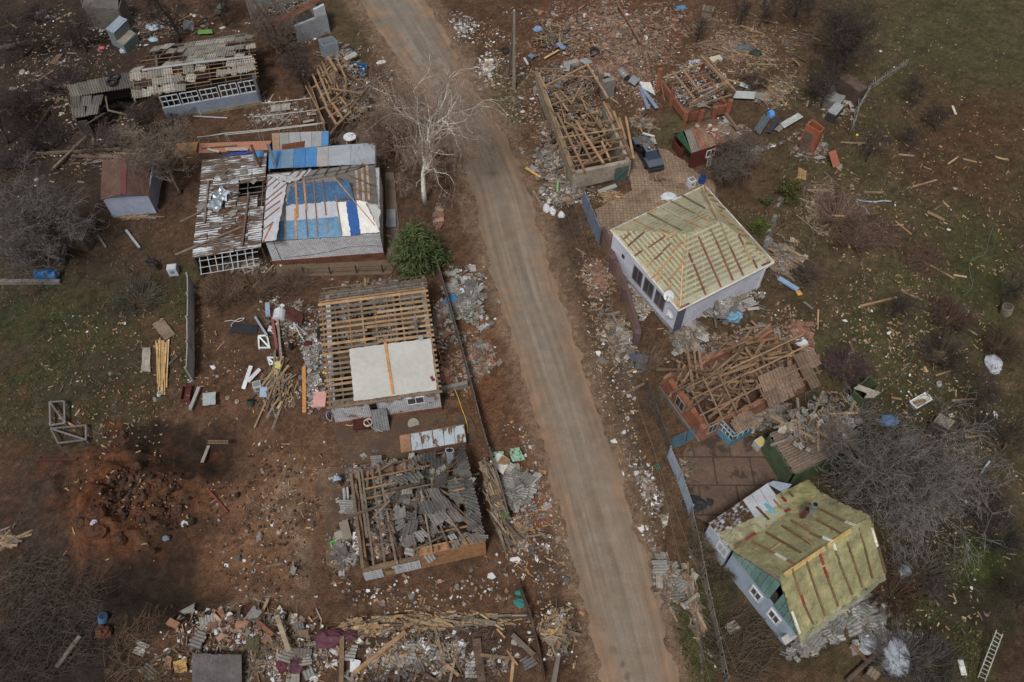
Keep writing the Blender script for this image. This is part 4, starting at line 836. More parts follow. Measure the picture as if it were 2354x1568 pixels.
# ---------------------------------------------------------------- house under yellow film, lower right
def yellow_house():
 ze = 3.0; T = lambda x, y: E3(x, y)
 S, E_ = at(T(1040, 1318), ze), at(T(1640, 862), ze)
 RS, RN = at(T(900, 888), 6.1), at(T(1530, 458), 6.1)
 F = Frame(at(T(1030, 1290), ze), at(T(1630, 860), ze)); L = F.L
 V1, V2 = at(T(570, 700), 3.7), at(T(1180, 292), 3.7)           # back eave of the tall roof
 W1, W2 = at(T(430, 540), 2.9), at(T(820, 330), 2.9)             # low annex edge under film
 G1, G2 = at(T(405, 512), 2.75), at(T(820, 232), 2.75)           # its grey metal edge
 D = (V1 - F.o).dot(F.v); D2 = (G1 - F.o).dot(F.v)
 t = thing('timber_house', F.p(L / 2, D / 2, 0), 'pale blue board house wrapped in yellow film with a broken low annex roof', 'house')
 BLUE, TEAL = K(152, 166, 184), K(106, 140, 134)
 part(lambda mb: walls(mb, F, .15, L - .1, .15, D, 0, ze - .1, .25, BLUE, 'painted_metal'), 'wall', t)
 def gable(mb):      # teal boarding under the road side gable
  base = [F.p(.1, -.05, ze - .15), F.p(.1, D, ze - .15)]; n = 14
  rs = (RS - F.o).dot(F.v)
  for i in range(n):
   b0, b1 = D * i / n, D * (i + .94) / n
   def top(b): return (ze + (6.05 - ze) * b / rs if b < rs else 6.05 - (6.05 - 3.7) * (b - rs) / (D - rs)) - .12
   if i in (5,): continue
   mb.box8([F.p(.02, b0, ze - .2), F.p(.1, b0, ze - .2), F.p(.1, b1, ze - .2), F.p(.02, b1, ze - .2)], [F.p(.02, b0, top(b0)), F.p(.1, b0, top(b0)), F.p(.1, b1, top(b1)), F.p(.02, b1, top(b1))], jit(TEAL, .15), 'wood')
 part(gable, 'gable_boarding', t, 'worn teal gable boards');
 part(lambda mb: mb.box8([F.p(.14, .3, ze - .2), F.p(.4, .3, ze - .2), F.p(.4, D - .3, ze - .2), F.p(.14, D - .3, ze - .2)], [F.p(.14, .9, 3.6), F.p(.4, .9, 3.6), F.p(.4, D - .9, 3.6), F.p(.14, D - .9, 3.6)], K(60, 52, 46), 'wood'), 'loft_wall', t)
 def lower(mb):      # annex walls
  walls(mb, F, .1, (G2 - F.o).dot(F.u), D + .002, D2 - .1, 0, 2.6, .2, K(166, 174, 188), 'painted_metal', 'RBL')
 part(lower, 'annex_wall', t)
 for i, b in enumerate((D * .2, D * .48, D * 1.04)):
  F3 = Frame(F.p(.15, 0, 0), F.p(L, 0, 0)); F3.L = L; F3.D = D
  inset(F3, b, b + .95, 1.0 if i < 2 else 1.2, 2.15 if i < 2 else 2.4, 'L', 0, 'window', WHITE, K(80, 86, 92), t, depth=.07, fw=.14)
 faces = {'SE': (S, E_, RS, RN), 'NW': (V2, V1, RN, RS)}
 for k, (a, b, c, d) in faces.items():
  n = (b - a).cross(c - a).normalized(); n = n if n.z > 0 else -n
  if k == 'SE': part(lambda mb: mb.poly([p - n * .05 for p in (a, b, d, c)], n, .06, K(96, 100, 74), 'slate'), 'roof', t)
  else: part(lambda mb: mb.corr(a - n * .07, b - a, c - a, .24, .04, K(124, 116, 96), 'slate'), 'roof', t)
  part(lambda mb: mb.sheet([a, b, d, c], 40, 26, K(184, 176, 126), 'yellow_film', n, .03, edge=.06), 'film_sheet', t, 'yellow film on the steep front slope' if k == 'SE' else 'creased yellow film on the back slope', True)
 part(lambda mb: mb.poly([RN, E_, at(T(1650, 850), 2.6), at(T(1545, 480), 5.2)], F.u, .02, K(164, 152, 98), 'yellow_film'), 'film_sheet', t, 'yellow film folded over the far gable')
 part(lambda mb: walls(mb, F, L - .35, L - .1, .15, D, ze - .1, 3.4, .2, K(120, 116, 90), 'wood', 'R'), 'gable_wall', t)
 # low annex roof: grey metal edge and the film drawn over it
 n = Vector((0, 0, 1))
 for i in range(7):
  a, b = i / 7 + .002, (i + 1) / 7 - .002
  p, q, r_, s_ = G1.lerp(G2, a), G1.lerp(G2, b), V1.lerp(V2, b * .62), V1.lerp(V2, a * .62)
  part(lambda mb: mb.sheet([p + n * .02, q + n * .02, r_ - n * .15, s_ - n * .15], 3, 8, K(178, 180, 186), 'rusty_sheet' if i < 4 else 'painted_metal', rum=.008), 'roof_sheet', t, 'grey sheet of the low annex roof')
 part(lambda mb: mb.sheet([at(T(430, 545), 2.86), at(T(850, 328), 2.86), at(T(1180, 296), 3.72), V1], 30, 12, K(194, 188, 142), 'yellow_film', n, .02, edge=.06), 'film_sheet', t, 'pale yellow film drawn over the annex roof', True)
 part(lambda mb: mb.sheet([at(T(850, 330), 2.9), at(T(1112, 206), 3.0), at(T(1185, 296), 3.74), at(T(1000, 420), 3.76)], 14, 8, K(186, 178, 120), 'yellow_film', n, .02, edge=.05), 'film_sheet', t, 'yellow film on the back corner of the annex', True)
 part(lambda mb: mb.sheet([at(T(815, 235), 2.6), at(T(930, 300), 2.6), at(T(990, 240), 2.5), at(T(860, 215), 2.5)][::-1], 4, 3, K(150, 164, 178), 'painted_metal', n, .01), 'roof_sheet', t, 'blue grey sheet at the back corner')
 pl = {'SE': Plane(*faces['SE'][:3]), 'NW': Plane(*faces['NW'][:3]), 'AN': Plane(at(T(430, 545), 2.86), at(T(850, 328), 2.86), at(T(1180, 296), 3.72))}
 def ls(k, L_, w_, cs, lab=None):
  for a, b in L_:
   part(lambda mb: laths(mb, pl[k], [(T(*a), T(*b))], w_, .05, [pick(cs)], .07), 'lath', t)
 RED, BRN, WH = [K(138, 52, 44)], [K(108, 86, 58), K(96, 76, 52), K(124, 98, 66)], [K(206, 200, 190)]
 ls('SE', [((988, 825), (1050, 1010)), ((1090, 775), (1165, 1000)), ((1165, 1000), (1222, 1155)), ((1240, 895), (1312, 1090)), ((1318, 780), (1410, 1010)), ((1400, 715), (1482, 958)), ((1375, 640), (1398, 715)), ((1452, 540), (1500, 690)), ((1498, 690), (1552, 895)), ((1075, 1080), (1138, 1215)), ((1590, 680), (1640, 860)), ((1530, 480), (1550, 540)), ((1290, 700), (1320, 770))], .13, BRN)
 ls('SE', [((1182, 722), (1210, 800)), ((1212, 818), (1240, 892)), ((1055, 1015), (1076, 1080))], .16, RED); ls('SE', [((988, 1125), (1045, 1278)), ((1545, 540), (1585, 675)), ((1278, 648), (1296, 702))], .15, WH)
 ls('NW', [((808, 575), (1055, 718)), ((920, 528), (1120, 655)), ((712, 640), (870, 722)), ((955, 768), (1015, 800)), ((1105, 372), (1360, 500)), ((1162, 488), (1330, 580)), ((985, 492), (1110, 565)), ((1115, 580), (1200, 615))], .14, BRN)
 ls('NW', [((872, 722), (950, 765)), ((1362, 500), (1426, 525)), ((1200, 605), (1268, 636))], .2, WH); ls('NW', [((1062, 610), (1125, 652)), ((840, 698), (910, 650))], .1, FRESH)
 ls('AN', [((720, 375), (828, 485)), ((535, 475), (588, 540)), ((605, 430), (668, 500)), ((590, 688), (668, 628)), ((965, 285), (998, 325))], .14, BRN); ls('AN', [((665, 628), (735, 580)), ((920, 330), (950, 358)), ((942, 432), (975, 412))], .16, RED)
 ls('AN', [((778, 350), (868, 442))], .24, [K(110, 172, 196)]); ls('AN', [((848, 335), (922, 410)), ((1118, 332), (1150, 318)), ((812, 540), (830, 535))], .13, FRESH)
 rp = lambda k, a, b, w_: part(lambda mb: laths(mb, pl[k], [(T(*a), T(*b))], w_, .05, [K(186, 156, 92)], .07), 'ridge_board', t)
 rp('SE', (935, 872), (1218, 685), .3); rp('SE', (1240, 665), (1398, 562), .3)
 for (x, y, z0, z1, c) in ((1060, 470, 4.3, 5.4, K(124, 72, 58)), (1090, 470, 4.4, 6.2, K(142, 152, 160))):
  p = at(T(x, y), z0); top = p + Vector((.02, .05, z1 - z0))
  mb = MB(); mb.tube([p - Vector((0, 0, .5)), p.lerp(top, .8), p.lerp(top, .85), top], [.16, .16, .2, .2], c, 'metal', 10); mb.tube([top + Vector((0, 0, -.01)), top + Vector((0, 0, .015))], .15, K(24, 22, 22), 'rubber', 10); mb.build('chimney_pipe', t)
 def tail(mb): mb.sheet([S + Vector((0, 0, -.02)), E_ + Vector((0, 0, -.02)), E_ + Vector((.15, -.2, -.45)), S + Vector((.1, -.25, -.5))][::-1], 30, 2, K(176, 180, 140), 'film', None, .04, edge=.08)
 part(tail, 'film_hem', t, smooth=True)
 part(lambda mb: mb.poly([at(T(*p), 1.6) for p in ((915, 1310), (1000, 1250), (1028, 1300), (945, 1362))][::-1], Vector((0, 0, 1)), .06, K(168, 164, 160), 'wood'), 'porch_roof', t)
yellow_house()

# ---------------------------------------------------------------- collapsed timber roof on orange brick walls
def brick_ruin():
 ze = 2.5
 Wc, Sc = at(E1(330, 655), ze), at(E1(715, 1130), ze)
 Nc, Ec = at(E1(1515, 175), ze), at(E1(1760, 560), ze)
 F = Frame(Sc, at(E1(1740, 640), ze), back=at(E1(322, 660), ze)); L, D = F.L, F.D
 t = thing('ruined_house', F.p(L / 2, D / 2, 0), 'orange brick house with its roof timbers collapsed and a few brown slates left', 'house')
 part(lambda mb: walls(mb, F, 0, L, 0, D, .02, ze - .25, .4, K(148, 90, 66), 'orange_brick', 'L', .5), 'wall', t, 'pitted orange brick end wall')
 part(lambda mb: walls(mb, F, 0, L * .96, 0, D, .02, ze - .4, .4, K(148, 100, 76), 'red_brick', 'FRB', .9), 'wall', t)
 part(lambda mb: mb.box8([F.p(-.14, -.1, -.1), F.p(-.004, -.1, -.1), F.p(-.004, D + .1, -.1), F.p(-.14, D + .1, -.1)], [F.p(-.14, -.1, .5), F.p(-.004, -.1, .5), F.p(-.004, D + .1, .5), F.p(-.14, D + .1, .5)], K(110, 104, 98), 'concrete'), 'plinth', t)
 inset(F, D * .44, D * .64, .8, 2.0, 'L', 0, 'window', K(140, 134, 130), K(60, 58, 58), t)
 inset(F, L * .05, L * .13, .9, 2.0, 'F', 0, 'window', K(150, 150, 150), K(56, 54, 54), t)
 floor_slab(t, F, .4, L * .96 - .4, .4, D - .4, .5, K(88, 64, 50), 'earth')
 part(lambda mb: [mb.box8([F.p(a, .4, .5), F.p(a + .2, .4, .5), F.p(a + .2, D - .4, .5), F.p(a, D - .4, .5)], [F.p(a, .4, 2.0), F.p(a + .2, .4, 2.1), F.p(a + .2, D - .4, 1.5), F.p(a, D - .4, 1.4)], K(150, 116, 92), 'old_plaster') for a in (L * .3, L * .62)], 'partition_wall', t)
 rb = D * .55; zr = ze + 1.5
 E = F.p
 timber_roof(t, E(0, -.2, ze), E(L, -.2, ze), E(0, rb, zr), E(L, rb, zr), 9, 8, .15, .1, [K(128, 104, 82), K(116, 94, 74)], [K(140, 112, 84), K(124, 98, 74)], miss=.35, lap=.3, bend=.1)
 # back slope has fallen in: timbers every way
 r = random.Random(5)
 for i in range(84):
  a, b = r.uniform(.02, .9) * L, r.uniform(.12, .98) * D; ang = r.gauss(.15, .6); l = r.uniform(1.2, 4.2); d = (F.u * math.cos(ang) + F.v * math.sin(ang)) * l / 2
  p = F.p(a, b, r.uniform(1.4, 3.3 if b > D * .4 else 3.0)); tz = Vector((0, 0, r.uniform(-.4, .4)))
  part(lambda mb: mb.bar(p - d - tz, p + d + tz, r.uniform(.1, .2), r.uniform(.06, .14), pick([K(136, 108, 80), K(120, 94, 70), K(104, 82, 62)], r)), 'fallen_timber', t)
 BRS = [K(122, 100, 84), K(112, 92, 78), K(132, 110, 94)]
 slate_face(t, E(L * .5, -.75, ze - .35), E(L * .72, -.75, ze - .35), E(L * .52, D * .26, ze + .72), E(L * .74, D * .26, ze + .72), lambda s, u: 1, BRS, jag=.05)
 slate_face(t, E(L * .74, -.6, ze - .3), E(L * .84, -.6, ze - .3), E(L * .74, D * .24, ze + .65), E(L * .82, D * .24, ze + .65), lambda s, u: .85, BRS)
 slate_face(t, E(L * .86, -.9, ze - .3), E(L * 1.03, -.9, ze - .3), E(L * .86, D * .3, ze + .75), E(L * 1.03, D * .3, ze + .75), lambda s, u: .97, BRS, jag=.15)
 globals()['dish'](at(E1(1580, 395), 2.6), (-.1, .2, 1), .46, 'pale satellite dish fallen among bare roof timbers', 0)
 # blue veranda corner
 v = thing('veranda', at(E1(1010, 1180), 0), 'blue glazed veranda with broken slates on top, leaning at the yard corner', 'veranda')
 q = [at(E1(865, 1075), 2.0), at(E1(985, 1200), 2.0), at(E1(1180, 1085), 2.0), at(E1(1060, 960), 2.0)]
 part(lambda mb: [mb.box8([Vector((a.x, a.y, 0)), Vector((b.x, b.y, 0)), Vector((b.x + .06, b.y + .06, 0)), Vector((a.x + .06, a.y + .06, 0))], [Vector((a.x, a.y, .9)), Vector((b.x, b.y, .9)), Vector((b.x + .06, b.y + .06, .9)), Vector((a.x + .06, a.y + .06, .9))], K(84, 130, 150), 'wood') for a, b in ((q[0], q[1]), (q[1], q[2]), (q[2], q[3]))], 'wall', v)
 for a, b in ((q[0], q[1]), (q[1], q[2])):
  def wf(mb):
   for k in range(5): p = a.lerp(b, k / 4); mb.bar(Vector((p.x, p.y, .9)), Vector((p.x, p.y, 2)), .06, .06, K(170, 190, 200), 'wood')
   mb.bar(Vector((a.x, a.y, 1.5)), Vector((b.x, b.y, 1.5)), .05, .05, K(170, 190, 200), 'wood'); mb.bar(Vector((a.x, a.y, 1.98)), Vector((b.x, b.y, 1.98)), .07, .07, K(120, 160, 176), 'wood')
  part(wf, 'window_frame', v)
 for k in range(5): part(lambda mb: mb.corr(q[0].lerp(q[3], .1 + k * .12) + (q[1] - q[0]) * rnd.uniform(.2, .6) + Vector((0, 0, .1 + rnd.uniform(0, .2))), (q[3] - q[0]).normalized() * 1.0, (q[1] - q[0]).normalized() * rnd.uniform(.7, 1.3) + (q[3] - q[0]).normalized() * rnd.uniform(-.4, .4), .2, .035, pick(BRS), jag=.25), 'slate_sheet', v)
 return F, L, D
BF = brick_ruin()

# ---------------------------------------------------------------- the other buildings
V3 = Vector; UP = Vector((0, 0, 1))
def wallseg(mb, a, b, z0, z1, th, col, m, z1b=None):
 a, b = Vector((a.x, a.y, 0)), Vector((b.x, b.y, 0)); d = (b - a).normalized(); n = Vector((-d.y, d.x, 0)) * th
 z1b = z1 if z1b is None else z1b
 mb.box8([a + UP * z0, b + UP * z0, b + n + UP * z0, a + n + UP * z0], [a + UP * z1, b + UP * z1b, b + n + UP * z1b, a + n + UP * z1], col, m)
def long_hall():
 ze = 3.0
 a, b = at(A1(1425, 905), ze - .8), at(A2(335, 740), ze - .8)
 F = Frame(at(A1(1420, 890), ze), at(A2(300, 715), ze), back=at(A1(1180, 640), ze)); L = F.L
 ridge0, ridge1 = at(A1(1165, 660), 3.9), at(A2(270, 520), 3.9)
 bk0, bk1 = at(A1(1390, 425), 3.2), at(A2(275, 320), 3.2)
 f0, f1 = at(A1(1190, 895), 2.9), at(A2(300, 705), 2.9)
 w0, w1 = at(A1(1455, 975), 1.5), at(A2(305, 820), 1.5)
 t = thing('long_hall', f0.lerp(f1, .5) * 1.0 - UP * 2.9, 'long hall under shattered grey slate with a row of white framed windows', 'building')
 def fw(mb): wallseg(mb, w0, w1, .1, 1.5, .25, K(124, 134, 150), 'plaster')
 part(fw, 'wall', t, 'blue grey rendered front wall')
 part(lambda mb: wallseg(mb, w0 + V3((-.02, -.05, 0)), w1 + V3((.02, -.05, 0)), -.1, .35, .2, K(130, 120, 98), 'old_plaster'), 'plinth', t)
 u = (w1 - w0).normalized(); n = Vector((-u.y, u.x, 0)); Lw = (w1 - w0).length; D = (bk0 - w0).dot(n)
 part(lambda mb: wallseg(mb, w1, w1 + n * (D - .2), 0, 2.9, .25, K(104, 104, 104), 'old_plaster', 2.9), 'wall', t, 'grey end wall')
 part(lambda mb: wallseg(mb, w0 + n * D, w1 + n * D, 0, 3.0, .25, K(96, 94, 92), 'old_plaster'), 'wall', t)
 part(lambda mb: wallseg(mb, w0 + n * (D - .2), w0 + n * .2, 0, 2.9, .25, K(96, 90, 84), 'old_plaster'), 'wall', t)
 part(lambda mb: mb.box8([w0 + n * .3 + UP * -1.4, w1 + n * .3 - UP * 1.4, w1 + n * (D - .2) - UP * 1.4, w0 + n * (D - .2) - UP * 1.4], [w0 + n * .3 - UP * 1.1, w1 + n * .3 - UP * 1.1, w1 + n * (D - .2) - UP * 1.1, w0 + n * (D - .2) - UP * 1.1], K(60, 52, 46), 'earth'), 'floor', t)
 for i in range(5):
  x0, x1 = Lw * (i + .08) / 5, Lw * (i + .95) / 5; lean = rnd.uniform(-.05, .15)
  def wf(mb):
   P = lambda x, z: w0 + u * x + n * (.1 + (z - 1.5) * lean) + UP * (z - 1.5)
   for xx in (x0, x0 + (x1 - x0) / 3, x0 + 2 * (x1 - x0) / 3, x1): mb.bar(P(xx, 1.5), P(xx, 2.75), .07, .07, K(190, 194, 200), 'painted_metal', n)
   for z in (1.52, 2.15, 2.72): mb.bar(P(x0, z), P(x1, z), .07, .06, K(190, 194, 200), 'painted_metal', n)
  part(wf, 'window_frame', t)
 timber_roof(t, f0, f1, ridge0, ridge1, 9, 6, .14, .09, GREYW, WOODS, miss=.1)
 timber_roof(t, bk1, bk0, ridge1, ridge0, 9, 6, .14, .09, GREYW, WOODS, miss=.1)
 pale = [K(150, 144, 136), K(136, 132, 124), K(160, 156, 148)]
 slate_face(t, f0, f1, ridge0, ridge1, lambda s, v: .92 if s < .3 else .7 if v > .4 or s < .6 else .35, pale, jag=.3, h=1.0)
 slate_face(t, bk1, bk0, ridge1, ridge0, lambda s, v: .9 if .15 < s < .6 else .35 if s < .15 else .4, pale, jag=.25, h=1.0)
 part(lambda mb: mb.tube([ridge0.lerp(ridge1, k) + UP * (.15 + .1 * math.sin(k * 3)) for k in (.1, .3, .5, .7, .98)], .11, K(158, 158, 156), 'concrete', 7), 'ridge_pipe', t, 'grey pipe lying along the ridge')
 part(lambda mb: mb.bar(at(A1(1690, 850), 2.0), at(A1(1805, 1030), .2), .12, .08, K(130, 134, 140), 'painted_metal'), 'downpipe', t)
 # lean-to with dark slate at its left end
 z = 2.4; P = lambda x, y, zz=z: at(A1(x, y), zz)
 s = thing('slate_shed', P(900, 900, 0), 'dark slate roofed shed with an open black bay at the end of the long hall', 'shed')
 dk = [K(104, 98, 92), K(92, 88, 82), K(114, 108, 100)]
 slate_face(s, P(645, 880), P(1200, 790), P(600, 775, 2.7), P(1160, 660, 2.7), lambda a, b: 1, dk, jag=.05, h=1.6)
 slate_face(s, P(660, 1075, 2.1), P(880, 1030, 2.1), P(625, 880, z - .02), P(940, 862, z - .02), lambda a, b: 1, dk, jag=.12, h=1.4)
 slate_face(s, P(1215, 895, 2.2), P(1290, 880, 2.2), P(1195, 790), P(1290, 770), lambda a, b: 1, dk, jag=.1)
 def sw(mb):
  wallseg(mb, P(605, 780), P(655, 1065), 0, 2.1, .2, K(80, 70, 62), 'wood'); wallseg(mb, P(1165, 665), P(605, 780), 0, 2.4, .2, K(74, 66, 60), 'wood'); wallseg(mb, P(660, 1060), P(760, 1045), 0, 1.9, .15, K(70, 62, 56), 'wood')
 part(sw, 'wall', s)
 for a, b in (((945, 865), (970, 1000)), ((970, 990), (1140, 1030)), ((770, 1120), (940, 1015)), ((1180, 800), (1210, 910)), ((1170, 965), (1225, 915)), ((1240, 950), (1330, 890))):
  part(lambda mb: mb.bar(P(*a, 2.2), P(*b, 1.9), .12, .12, pick(GREYW)), 'post', s)
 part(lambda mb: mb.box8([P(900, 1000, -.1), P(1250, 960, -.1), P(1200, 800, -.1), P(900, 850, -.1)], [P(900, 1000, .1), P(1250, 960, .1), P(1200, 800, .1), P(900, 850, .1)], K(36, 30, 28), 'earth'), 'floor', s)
 for i, (x, y) in enumerate(((1030, 700), (1005, 745))):
  o = at(A1(x, y), 2.75); tire(o, .45, 'black tyre lying on the dark slate shed roof' if i == 0 else 'second black tyre lower down on the dark slate shed roof')
def tire(o, r, label, tilt=0.0):
 mb = MB(); n, k = 18, 6; vs = []
 for i in range(n):
  a = 2 * math.pi * i / n
  for j in range(k):
   b = 2 * math.pi * j / k; q = r + r * .3 * math.cos(b); vs.append(o + V3((q * math.cos(a), q * math.sin(a) * math.cos(tilt), r * .3 + r * .28 * math.sin(b) + q * math.sin(a) * math.sin(tilt) + abs(r * math.sin(tilt)))))
 mb.add(vs, [(i * k + j, ((i + 1) % n) * k + j, ((i + 1) % n) * k + (j + 1) % k, i * k + (j + 1) % k) for i in range(n) for j in range(k)], K(44, 42, 44), 'rubber'); mb.build('tyre', None, True, (label, 'tyre'))
long_hall()
def top_house():    # roofless grey house at the top edge
 z = 2.9
 FL, FR, BR = at(A2(630, 280), z - 1.2), at(A2(905, 130), z - 1.2), at(A2(860, -40), z)
 F = Frame(at(A2(395, 240), z), at(A2(900, 75), z)); L = F.L
 BL = at(A2(90, 25), z); D = (BL - F.o).dot(F.v) + 1
 t = thing('grey_house', F.p(L / 2, 1, 0), 'roofless grey plastered house with a strip of rusty sheet along its front edge', 'house')
 G = K(140, 144, 148)
 part(lambda mb: wallseg(mb, F.p(L * .42, 0, 0), F.p(L, 0, 0), 0, 2.0, .35, G, 'old_plaster', 2.2), 'wall', t, 'cracked grey front wall')
 part(lambda mb: wallseg(mb, F.p(L * .8, .02, 0), F.p(L - .05, .02, 0), 2.22, 3.1, .3, K(176, 178, 182), 'plaster', 3.3), 'wall', t, 'white upper corner of the front wall')
 part(lambda mb: wallseg(mb, F.p(0, D, 0), F.p(0, .4, 0), 0, 2.6, .35, K(120, 112, 104), 'old_plaster'), 'wall', t)
 part(lambda mb: wallseg(mb, F.p(L, .35, 0), F.p(L, D, 0), 0, 2.7, .35, G, 'old_plaster'), 'wall', t)
 part(lambda mb: wallseg(mb, F.p(0, D, 0), F.p(L, D, 0), 0, 2.8, .35, G, 'old_plaster'), 'wall', t)
 part(lambda mb: wallseg(mb, F.p(L * .5, .3, 0), F.p(L * .45, D, 0), 0, 2.2, .2, K(110, 110, 112), 'old_plaster'), 'partition_wall', t)
 floor_slab(t, F, .3, L - .3, .3, D - .3, .4, K(70, 62, 56), 'earth')
 for i in range(7): part(lambda mb: mb.bar(F.p(L * (i + .5) / 7 - 1, .1, z), F.p(L * (i + .5) / 7 - .4, D, z + .3), .06, .1, pick(GREYW)), 'rafter', t)
 for i in range(3): part(lambda mb: mb.bar(F.p(0, D * (i + 1) / 4, z + .1), F.p(L, D * (i + 1) / 4, z + .1), .1, .08, pick(WOODS)), 'batten', t)
 ps = [(400, 232), (540, 185), (690, 115), (800, 55), (885, -20)]
 def strip(mb):
  for i in range(4):
   a, b = at(A2(*ps[i]), 3.1), at(A2(*ps[i + 1]), 3.1); n = Vector((-(b - a).y, (b - a).x, 0)).normalized(); mb.corr(a, n * .9 + UP * .05, b - a, .2, .03, K(116, 76, 58), 'rust')
 part(strip, 'roof_edge', t, 'curved strip of rusty roofing'); tk = lambda p, z, s, c, lab: bx_thing('plastic_crate', at(A2(*p), z), s, c, lab, 'crate')
 tk((335, 190), .4, (.35, .35, .4), K(40, 90, 170), 'blue plastic crate inside the roofless grey house'); tk((378, 205), .4, (.3, .3, .4), K(40, 60, 150), 'darker blue plastic tub inside the roofless grey house')
def bx_thing(name, p, half, col, label, cat, m='plastic', rot=0.0, group=None, lid=True):
 c, s = math.cos(rot), math.sin(rot); X, Y = V3((c, s, 0)), V3((-s, c, 0)); mb = MB(); h = half[2]
 if lid: mb.box(p + UP * h / 2, X * half[0] / 2, Y * half[1] / 2, UP * h / 2, col, m)
 else:
  t_ = .03
  for sx in (-1, 1):
   mb.box(p + UP * h / 2 + X * sx * (half[0] / 2 - t_), X * t_, Y * half[1] / 2, UP * h / 2, col, m); mb.box(p + UP * h / 2 + Y * sx * (half[1] / 2 - t_), X * (half[0] / 2 - 2 * t_), Y * t_, UP * h / 2, col, m)
  mb.box(p + UP * .04, X * (half[0] / 2 - 2 * t_), Y * (half[1] / 2 - 2 * t_), UP * .03, col, m)
 return mb.build(name, None, False, (label, cat, group))
top_house()
def open_timbers(name, label, tile, z, corners, rafters, extra, cols, wallcol, wallm, wz, seed, thick=.2, chaos=20, wall_label=None):
 """a roofless building: low walls round the corners, timbers given one by one and loose ones among them"""
 r = random.Random(seed); c = [at(tile(*p), z) for p in corners]; t = thing(name, sum(c, V3((0, 0, 0))) / len(c) - UP * z, label, 'house')
 for i in range(len(c)):
  a, b = c[i], c[(i + 1) % len(c)]
  h = wz[i] if hasattr(wz, '__len__') else wz
  if h <= 0: continue
  part(lambda mb: wallseg(mb, a, b, 0, h, thick, wallcol, wallm, h - .2), 'wall', t, wall_label)
 for a, b, w in rafters:
  part(lambda mb: mb.bar(at(tile(*a), z + .1), at(tile(*b), z + .1 + r.uniform(-.1, .1)), w, w * .8, pick(cols, r)), 'rafter', t)
 ctr = sum(c, V3((0, 0, 0))) / len(c)
 for k in range(chaos):
  i = r.randrange(len(c)); p = ctr.lerp(c[i].lerp(c[(i + 1) % len(c)], r.random()), r.uniform(.05, .9)); p = V3((p.x, p.y, r.uniform(.5, z))); e = (c[1] - c[0]).normalized()
  a = r.choice((0, 1.57)) + r.gauss(0, .35); d = V3((e.x * math.cos(a) - e.y * math.sin(a), e.x * math.sin(a) + e.y * math.cos(a), r.uniform(-.2, .2))) * r.uniform(.5, 1.7)
  part(lambda mb: mb.bar(p - d, p + d, r.uniform(.09, .18), r.uniform(.05, .12), pick(cols, r)), 'fallen_timber', t)
 part(lambda mb: mb.poly([V3((p.x, p.y, .3)) for p in c], UP, .3, K(78, 60, 48), 'earth'), 'floor', t)
 return t, c
W2 = [K(146, 116, 86), K(130, 104, 78), K(116, 92, 72), K(156, 124, 90)]
open_timbers('timber_house', 'collapsed timber house with bare rafters between the birch and the long hall', A2, 2.2, [(900, 1130), (730, 640), (920, 500), (1260, 700)],
    [((920, 510), (1000, 640), .24), ((870, 560), (960, 760), .2), ((825, 620), (945, 920), .22), ((785, 670), (910, 960), .2), ((960, 925), (1050, 1060), .22), ((905, 965), (1000, 1120), .2), ((1000, 525), (1080, 700), .16), ((1010, 1115), (1130, 1000), .2),
    ((930, 1050), (1125, 930), .16), ((870, 665), (960, 590), .14), ((985, 645), (980, 840), .14), ((940, 795), (1230, 835), .14), ((1000, 580), (1200, 630), .12), ((1050, 820), (930, 930), .14), ((850, 880), (960, 770), .12), ((780, 800), (890, 1130), .12), ((720, 770), (890, 1090), .1), ((940, 600), (880, 690), .12)],
    None, W2, K(104, 84, 66), 'wood', 1.3, 11, chaos=26)
